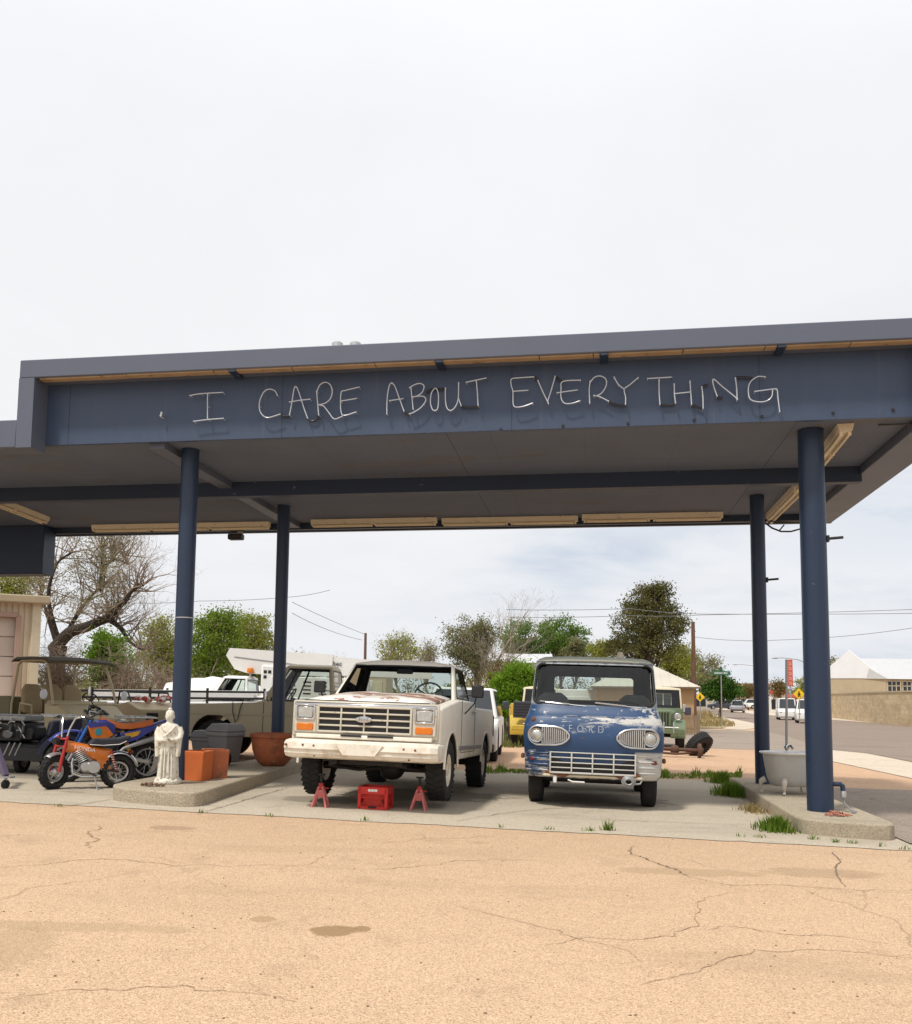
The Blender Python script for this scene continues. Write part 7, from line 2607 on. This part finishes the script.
def diamond(label, px, py, rpx, d, base):
    P = AT(px, py, d)
    rt = root('warning_sign', label, 'road sign', V((P.x, d, gz(P.x))), R(10), 0, False)
    h = P.z - gz(P.x)
    s = rpx * d / 913
    MB().tube([(0, .03, 0), (0, .03, h + s * .6)], .04, 8).build('post', M['galv'], rt)
    pl = MB().hull([V((x, y, z)) for y in (-.01, .01) for x, z in ((s, h), (-s, h), (0, h + s), (0, h - s))]).build('sign_plate', M['sign_yellow'], rt, smooth=0)
    mb = MB()
    mb.ball((0, -.02, h + s * .38), (s * .12, .01, s * .12), 10, 6)
    mb.tube([(0, -.02, h + s * .25), (0, -.02, h - s * .1)], s * .12, 8)
    for q in (-1, 1):
        mb.tube([(0, -.02, h - s * .1), (q * s * .2, -.02, h - s * .5)], s * .075, 6)
        mb.tube([(0, -.02, h + s * .18), (q * s * .26, -.02, h - s * .1)], s * .06, 6)
    mb.build('walking_symbol', M['black'], pl)


diamond('larger yellow diamond pedestrian sign next to the front right column', 799, 694, 5.6, 74, 720)
diamond('smaller yellow diamond sign beside the brown pole and tan house', 700, 697, 4.6, 82, 712)

# tall red sign
d = 98
P = AT(790, 672, d)
rt = root('pylon_sign', 'tall narrow red vertical sign between the two right columns', 'sign', V((P.x, d, -.46)), R(6), 0, False)
z0, z1 = AT(790, 686, d).z + .46, AT(790, 659.5, d).z + .46
pl = MB().box((0, 0, (z0 + z1) / 2), (.54, .2, z1 - z0), None, .03).build('sign_panel', M['sign_red'], rt)
mb = MB()
for i in range(5):
    zz = z1 - .35 - .52 * i
    mb.box((-.05, -.105, zz), (.22, .012, .05))
    mb.box((.08, -.105, zz - .12), (.05, .012, .22))
    mb.box((-.02, -.105, zz - .22), (.28, .012, .05))
mb.build('lettering', M['sign_pale_red'], pl)
MB().tube([(0, 0, 0), (0, 0, z0)], .09, 8).build('post', M['galv'], rt)


# ================================================================== trees and shrubs
def leaf(mb, p, s, up=.3):
    n = V((random.gauss(0, 1), random.gauss(0, 1), random.gauss(up, 1)))
    if n.length < 1e-3:
        n = V((0, 0, 1))
    n.normalize()
    a = n.orthogonal().normalized()
    a = Matrix.Rotation(random.uniform(0, 6.28), 3, n) @ a
    b = n.cross(a)
    l, w_ = s * random.uniform(.6, 1.3), s * random.uniform(.3, .6)
    o_ = len(mb.v)
    mb.v += [p - a * l * .5, p + b * w_ * .5, p + a * l * .5, p - b * w_ * .5]
    mb.f.append([o_, o_ + 1, o_ + 2, o_ + 3])
    mb.m.append(0)


def limb(mb, a, b, r0, r1, wob=.08, n=6, seg=6, sag=0):
    L = (b - a).length
    P, rs = [], []
    for i in range(n + 1):
        k = i / n
        q = a.lerp(b, k)
        if 0 < i < n:
            q = q + V((random.gauss(0, 1), random.gauss(0, 1), random.gauss(0, 1))) * wob * L * .35
            q.z += sag * L * math.sin(math.pi * k)
        P.append(q)
        rs.append(r0 + (r1 - r0) * k)
    P = smooth_path(P, 2)
    rs2 = [r0 + (r1 - r0) * i / (len(P) - 1) for i in range(len(P))]
    mb.tube(P, rs2, seg)
    return P


def twigs(mb, p, d, L, r, depth, spread=.7, kids=(2, 4), seg=4, grav=0.0, tips=None):
    n = 3
    P, rs = [p], [r]
    q, dd = p, d.normalized()
    for i in range(n):
        dd = (dd + V((random.gauss(0, .22), random.gauss(0, .22), random.gauss(0, .18) + grav))).normalized()
        q = q + dd * L / n
        P.append(q)
        rs.append(max(.0025, r * (1 - .45 * (i + 1) / n)))
    mb.tube(P, rs, seg if depth > 1 else 3, False)
    if tips is not None:
        tips.append(q)
    if depth <= 0:
        return
    for k in range(random.randint(*kids)):
        f = random.choice((1, 2, 3, 3))
        nd = (dd + V((random.gauss(0, spread), random.gauss(0, spread), random.gauss(.1, spread * .8)))).normalized()
        twigs(mb, P[f], nd, L * random.uniform(.5, .82), rs[f] * .62, depth - 1, spread, kids, seg, grav, tips)


def tree(name, label, base, blobs, leafm, ls=.2, per=60, bark='bark', tr=.16, forks=40, spread=.55, group=None, cat='tree', trunk_top=None, bare=0, clump=.5, zmin=None):
    """base point; blobs = (dx, dy, z_centre, rx, ry, rz, clumps) measured from the base"""
    rt = root(name, label, cat, base, 0, 0, False, group)
    tb, lb = MB(), MB()
    ztop = max(b[2] for b in blobs)
    tt = trunk_top or ztop * .55
    tp = limb(tb, V((0, 0, -.05)), V((random.uniform(-.1, .1) * tt, 0, tt)), tr, tr * .5, .10, 5, 9)
    cl = []
    for dx, dy, z, rx, ry, rz, n in blobs:
        for _ in range(n):
            v = V((random.gauss(0, 1), random.gauss(0, 1), random.gauss(0, 1))).normalized()
            k = random.random() ** .42
            cl.append((V((dx + v.x * rx * k, dy + v.y * ry * k, z + v.z * rz * k)), k))
    random.shuffle(cl)
    for i, (c_, k) in enumerate(cl):
        if zmin is not None and c_.z < zmin:
            c_.z = zmin + random.random() * .3
        if i < forks:
            f = min(len(tp) - 1, max(0, int(len(tp) * min(.98, max(.25, (c_.z / max(.1, tt)) * .55)))))
            r0 = tr * random.uniform(.16, .34)
            pp = limb(tb, tp[f], c_, r0, .012, .12, 4, 5, .05)
            for _ in range(bare):
                twigs(tb, pp[-1 - random.randint(0, 3)], (c_ - tp[f]) + V((random.gauss(0, .6), random.gauss(0, .6), random.gauss(.2, .5))), random.uniform(.4, .9) * spread * 1.6, .014, 2, .6, (2, 3), 3)
        m_ = max(1, int(per * random.uniform(.5, 1.5)))
        s_ = spread * random.uniform(.6, 1.25)
        for _ in range(m_):
            leaf(lb, c_ + V((random.gauss(0, s_ * clump), random.gauss(0, s_ * clump), random.gauss(0, s_ * clump * .75))), ls)
    tb.build('trunk', M[bark], rt, fix=False, smooth=60)
    lb.build('crown', leafm, rt, fix=False, smooth=0)
    return rt


def base(px, d):
    x = (px - 456) / 913 * d
    return V((x, d, gz(x)))


def hz(py, px, d):
    """height above the ground at that place of a picture row"""
    return AT(px, py, d).z - gz((px - 456) / 913 * d)


def blob(px0, py, rxpx, rzpx, n, px, d, dy=0, ry=None):
    s = d / 913
    return ((px - px0) * s, dy, hz(py, px, d), rxpx * s, ry or rxpx * s, rzpx * s, n)


# big dark juniper
d = 56
tree('juniper_tree', 'tall dark olive juniper tree with a ragged rounded top, behind the tan house', base(652, d),
     [blob(652, 606, 25, 19, 75, 654, d), blob(652, 626, 38, 19, 110, 649, d), blob(652, 648, 44, 15, 90, 646, d), blob(652, 626, 13, 17, 26, 679, d), blob(652, 642, 13, 13, 26, 618, d), blob(652, 592, 19, 9, 34, 657, d), blob(652, 606, 14, 12, 30, 638, d)],
     JUNIPER, .16, 62, 'bark', .28, 70, .46, None, 'tree', 3.6, 1)
# round green tree group behind, middle
d = 72
for px, py, rx, rz, n, lab in ((522, 640, 20, 20, 60, 'green leafy tree behind the hedge, leftmost of the pair over the white roof'), (560, 638, 28, 19, 85, 'broad green leafy tree above the cab of the blue pickup')):
    tree('leafy_tree', lab, base(px, d), [blob(px, py, rx, rz, n, px, d), blob(px, py + 12, rx * .9, rz * .7, n // 2, px + 6, d)], GREEN, .21, 80, 'bark', .22, 36, .62, 'green trees in the middle distance')
d = 60
tree('conical_tree', 'small dense green cone-shaped tree just above the blue pickup roof', base(576, d), [blob(576, 655, 11, 9, 40, 576, d), blob(576, 645, 6, 7, 18, 577, d), blob(576, 662, 14, 6, 30, 576, d)], OLIVE, .17, 70, 'bark', .12, 16, .4)
tree('yellowing_tree', 'small yellow-green tree between the cone-shaped tree and the juniper', base(600, 64), [blob(600, 655, 14, 13, 40, 600, 64), blob(600, 648, 8, 8, 14, 606, 64)], YGREEN, .19, 55, 'bark', .12, 20, .5)
# grey-olive tree with bare upper branches, centre left
d = 42
tree('olive_tree', 'greyish olive tree with a dense rounded left side, behind the white pickup', base(478, d), [blob(478, 640, 24, 24, 80, 466, d), blob(478, 662, 22, 20, 60, 474, d), blob(478, 632, 14, 14, 25, 486, d)], OLIVE, .12, 64, 'bark_pale', .2, 60, .38, None, 'tree', None, 1)
rt = root('bare_tree', 'leafless pale tree with fine upward branches, right of the greyish olive tree', 'tree', base(494, 40), 0, 0, False)
mb = MB()
tp = limb(mb, V((0, 0, 0)), V((.15, 0, 2.6)), .13, .08, .06, 5, 8)
for i in range(9):
    f = random.randint(4, len(tp) - 1)
    twigs(mb, tp[f], V((random.gauss(0, .55), random.gauss(0, .5), 1.2)), random.uniform(1.2, 1.9), .045, 4, .42, (3, 4), 5, .05)
mb.build('branches', M['bark_pale'], rt, fix=False, smooth=60)
MB().tube([V((-.55, -.3, 0)), V((-.5, -.3, 1.2)), V((-.1, -.25, 1.9))], [.09, .08, .05], 8).build('pale_trunk', M['fence_pale'], rt)
# yellow sparse tree left of it
for px, py, rx, rz, n, d, lab in ((398, 652, 24, 15, 50, 55, 'sparse yellow-green tree above the roof of the white pickup'), (428, 657, 14, 11, 26, 60, 'small pale sparse tree right of the yellow-green one, over the white pickup roof')):
    tree('sparse_tree', lab, base(px, d), [blob(px, py, rx, rz, n, px, d), blob(px, py - rz * .7, rx * .5, rz * .5, n // 5, px + 4, d)], PALE if px > 410 else YGREEN, .16, 34, 'bark_pale', .12, 45, .55, 'sparse trees over the white pickup', 'tree', None, 2)
# bright green hedge and brown shrub
d = 34
tree('green_hedge', 'bright green leafy hedge beside the left edge of the blue pickup', base(510, d), [blob(510, 692, 22, 22, 80, 513, d), blob(510, 703, 28, 14, 70, 508, d), blob(510, 676, 13, 12, 34, 523, d)], BRIGHT, .12, 110, 'bark', .08, 30, .32, None, 'shrub', .8, 0, .6)
tree('brown_shrub', 'brownish half-dry shrub rising behind the bright green hedge', base(506, 37), [blob(506, 678, 18, 16, 50, 506, 37), blob(506, 692, 22, 14, 40, 503, 37)], BROWNL, .11, 70, 'bark', .08, 40, .36, None, 'shrub', 1.0, 1)
# right side
d = 70
tree('pale_blossom_tree', 'loose pale greenish tree around the brown pole, right of the juniper', base(690, d), [blob(690, 660, 20, 14, 40, 684, d), blob(690, 670, 24, 14, 45, 694, d), blob(690, 662, 10, 9, 14, 710, d)], PALE, .18, 45, 'bark_pale', .16, 45, .6, None, 'tree', None, 1)
tree('olive_yellow_tree', 'yellow-green bushy tree directly behind the right slope of the tan house roof', base(676, 62), [blob(676, 658, 18, 15, 55, 676, 62), blob(676, 670, 20, 10, 30, 680, 62)], YGREEN, .18, 60, 'bark', .14, 30, .55)
d = 95
tree('round_green_tree', 'round dark green tree behind the street name sign', base(720, d), [blob(720, 686, 19, 13, 75, 720, d), blob(720, 680, 12, 8, 30, 712, d), blob(720, 692, 20, 8, 40, 722, d)], DARKG, .3, 70, 'bark', .2, 24, .75)
for px, py, rx, rz, d, lm, lab in ((832, 672, 9, 16, 120, PALE, 'thin pale tree just right of the front right column, beside the gabled building'), (778, 690, 8, 10, 150, BROWNL, 'small brownish tree left of the tall red sign'), (748, 690, 10, 7, 175, BROWNL, 'brown low tree far away left of the rear right column'),
                                   (805, 686, 10, 9, 160, YGREEN, 'small yellow-green tree hidden behind the front right column'), (765, 692, 7, 6, 180, OLIVE, 'dull green tree far away behind the rear right column')):
    tree('far_tree', lab, base(px, d), [blob(px, py, rx, rz, 36, px, d)], lm, .4, 40, 'bark', .18, 30, .9, 'small far trees along the road', 'tree', None, 1)

# left side green trees
for px, blobs_, d, lm, per, ls, lab in (
        (168, [(160, 645, 22, 32, 90), (172, 666, 20, 24, 60)], 39, YGREEN, 60, .15, 'yellow-green tree behind the front left column'),
        (214, [(212, 645, 28, 33, 130), (205, 672, 24, 20, 70), (222, 622, 16, 14, 34)], 38, FRESH, 70, .15, 'tall yellow-green tree right of the front left column'),
        (255, [(252, 642, 22, 30, 100), (262, 668, 20, 22, 60), (243, 660, 20, 24, 60)], 41, YGREEN, 60, .16, 'yellow-green tree just left of the rear left column'),
        (300, [(300, 668, 16, 16, 26)], 46, PALE, 40, .15, 'thin pale tree behind the bucket truck boom'),
        (340, [(340, 672, 20, 12, 30)], 50, YGREEN, 40, .16, 'low yellow-green tree behind the boom, left of the thin pole')):
    tree('leafy_tree', lab, base(px, d), [blob(px, b[1], b[2], b[3], b[4], b[0], d) for b in blobs_], lm, ls * .85, per, 'bark_pale', .15, 60, .42, 'yellow-green trees at left', 'tree', None, 1)
tree('bright_bush', 'bright green bush under the gnarled bare tree', base(108, 31), [blob(108, 648, 18, 16, 55, 108, 31), blob(108, 665, 22, 18, 60, 112, 31)], BRIGHT, .12, 75, 'bark', .08, 26, .34, None, 'shrub')
tree('young_tree', 'yellow-green treetop behind the metal garage roof', base(8, 44), [blob(8, 582, 22, 18, 40, 12, 44), blob(8, 600, 26, 18, 40, 4, 44)], YGREEN, .16, 55, 'bark', .18, 30, .6)

# the gnarled bare tree with its heavy dark limb
d = 33
b0 = base(66, d)
rt = root('gnarled_tree', 'large gnarled leafless tree with a heavy dark limb reaching right, beside the garage', 'tree', b0, 0, 0, False)


def lp(px, py, dy=0):
    q = AT(px, py, d)
    return V((q.x - b0.x, dy, q.z - b0.z))


mb = MB()
tips = []
mb.tube(smooth_path([V((-.3, 0, 0)), lp(56, 668), lp(60, 645)]), [.34, .33, .32, .31, .30, .29, .28, .27, .26][:len(smooth_path([V((-.3, 0, 0)), lp(56, 668), lp(60, 645)]))], 12)
mainp = smooth_path([lp(52, 650, .1), lp(72, 633, -.2), (lp(92, 628, -.5)), lp(104, 622, -.4), lp(117, 618, -.5), lp(122, 610, -.6), lp(132, 603, -.7), lp(138, 594, -.7), lp(146, 590, -.8), lp(152, 588, -.9)], 3)
mb.tube(mainp, [.24 * (1 - .88 * (i / (len(mainp) - 1)) ** .9) for i in range(len(mainp))], 9)
sec = smooth_path([lp(112, 620, -.4), lp(122, 628, -.2), lp(130, 642, 0), lp(142, 650, .2)], 3)
mb.tube(sec, [.11 * (1 - .7 * i / (len(sec) - 1)) for i in range(len(sec))], 7)
bigs = [[lp(58, 650), lp(72, 615, .4), lp(88, 592, .5), lp(97, 583, .6)], [lp(97, 588, .4), lp(100, 565, .5), lp(110, 557, .6), lp(122, 562, .7)], [lp(60, 645), lp(52, 600, -.3), (lp(62, 565, -.4)), lp(80, 552, -.3)],
        [lp(58, 648), lp(40, 610, .5), lp(30, 580, .7)], [lp(95, 590, .5), lp(97, 560, .5), lp(96, 542, .5)]]
anch = [mainp[i] for i in range(6, len(mainp))] + sec
for b in bigs:
    p = smooth_path(b, 4)
    mb.tube(p, [.10 * (1 - .8 * i / (len(p) - 1)) for i in range(len(p))], 7)
    anch += p[3:]
mb.build('trunk', M['bark_dark'], rt, fix=False, smooth=60)
mb = MB()
for i in range(230):
    p = random.choice(anch)
    twigs(mb, p, V((random.gauss(.15, .7), random.gauss(0, .6), random.gauss(.8, .6))), random.uniform(.5, 1.2), .026, 3, .6, (2, 3), 4, .03, tips)
mb.build('twigs', M['twig_dry'], rt, fix=False, smooth=60)
lb = MB()
for t_ in tips:
    if random.random() < .7 and t_.x < 2.2:
        for _ in range(random.randint(1, 4)):
            leaf(lb, t_ + V((random.gauss(0, .15), random.gauss(0, .15), random.gauss(0, .15))), .085)
lb.build('young_leaves', PALE, rt, fix=False, smooth=0)
# tangled dry brush below it
for px, py, rx, rz, n, lab in ((62, 665, 24, 26, 260, 'tangle of dry brown brush at the foot of the gnarled tree, behind the buggy'), (128, 668, 26, 22, 240, 'pale tangled dry brush right of the bright green bush'), (172, 676, 22, 14, 120, 'low pale dry brush behind the front left column')):
    d = 30.5
    bb = base(px, d)
    rt = root('dry_brush', lab, 'brush', bb, 0, 0, False)
    mb = MB()
    lb = MB()
    s_ = d / 913
    zc = hz(py, px, d)
    for i in range(n):
        v = V((random.gauss(0, .5), random.gauss(0, .5), random.gauss(0, .5)))
        p = V((v.x * rx * s_, v.y * rx * s_, max(.1, zc + v.z * rz * s_ - .3)))
        twigs(mb, p, V((random.gauss(0, 1), random.gauss(0, 1), random.gauss(.3, .8))), random.uniform(.35, .75), .011, 2, .9, (2, 3), 3, -.06)
        if random.random() < .6:
            leaf(lb, p + V((random.gauss(0, .3), random.gauss(0, .3), random.gauss(0, .3))), .10)
    for i in range(26):
        mb.tube([V((random.gauss(0, .1), random.gauss(0, .1), 0)), V((random.gauss(0, .3) * rx * s_, random.gauss(0, .3), zc * .6)), V((random.gauss(0, .5) * rx * s_, random.gauss(0, .4), zc))], [.03, .02, .01], 4)
    mb.build('branches', M['twig_dry'], rt, fix=False, smooth=60)
    lb.build('dry_leaves', PALE, rt, fix=False, smooth=0)

# rows of mixed shrubs that close the view behind the parked things
for px0, px1, py, d, lm, n, lab in ((84, 275, 672, 44, YGREEN, 150, 'row of yellow-green shrubs behind the stored trailers, left of the boom'), (80, 200, 655, 47, PALE, 90, 'row of pale dry shrubs behind the gnarled tree'),
                                    (275, 450, 680, 66, OLIVE, 110, 'row of dull olive shrubs seen through the white pickup cab'), (455, 640, 676, 84, OLIVE, 120, 'row of olive shrubs behind the white roofed building'), (455, 640, 690, 60, PALE, 70, 'row of low pale shrubs seen through the blue pickup cab')):
    pm = (px0 + px1) / 2
    rt = root('shrub_row', lab, 'shrubs', base(pm, d), 0, 0, False)
    lb, tb = MB(), MB()
    s_ = d / 913
    for i in range(n):
        px = random.uniform(px0, px1)
        top_ = hz(py + 6 * math.sin(px * .13) + 4 * math.sin(px * .41), px, d)
        c_ = V(((px - pm) * s_, random.uniform(-.6, .6), random.uniform(.12, 1) ** .8 * top_ + gz((px - 456) * s_) - gz((pm - 456) * s_)))
        tb.tube([V((c_.x + random.gauss(0, .2), c_.y, 0)), c_], [.03, .01], 4)
        for _ in range(42):
            leaf(lb, c_ + V((random.gauss(0, .34), random.gauss(0, .34), random.gauss(0, .28))), .12 * d / 45)
    tb.build('stems', M['bark_pale'], rt, fix=False)
    lb.build('foliage', lm, rt, fix=False, smooth=0)
# white box trailer and pale shed glimpsed through the cab of the blue pickup
rt = root('box_trailer', 'white box trailer far behind, seen through the cab window of the blue pickup', 'trailer', base(583, 52), R(3), 0, False)
MB().box((0, 2, 1.25), (3.6, 4.5, 1.7), None, .04).build('box_body', M['white_paint'], rt)
MB().box((-.2, -.27, 1.2), (1.7, .04, 1.0), None, .02).build('door', M['tarp'], rt)
for s in (-1, 1):
    wheel(rt, (s * 1.5, 2.2, .36), .36, .22, .19, M['steel_grey'], s, False)
rt = root('storage_shed', 'pale tan storage shed far behind, seen through the cab of the white pickup', 'shed', base(368, 48), R(3), 0, False)
MB().box((0, 1.5, 1.3), (2.0, 3, 2.6), None, .02).build('wall', M['garage_metal'], rt)
MB().hull([V((x, y, z)) for x in (-1.15, 1.15) for y, z in ((-.15, 2.6), (3.15, 2.6), (1.5, 3.0))]).build('roof', M['white_roof'], rt, smooth=0)
MB().box((.4, -.02, 1.1), (.8, .06, 2.0), None, .01).build('door', M['cream'], rt)

# far band of scrub that closes the horizon
lb = MB()
for i in range(26000):
    x = random.uniform(-190, 190)
    y = random.uniform(205, 235)
    g = gz(x)
    hh = 3.2 + 1.3 * math.sin(x * .11) + 1.0 * math.sin(x * .31 + 1)
    if x < 20:
        hh *= 1.25
    leaf(lb, V((x, y, g + hh * random.random() ** .8)), 1.1)
tag(lb.build('far_scrub', OLIVE, fix=False, smooth=0), 'far belt of scrub and trees along the horizon', 'scrub', kind='stuff')
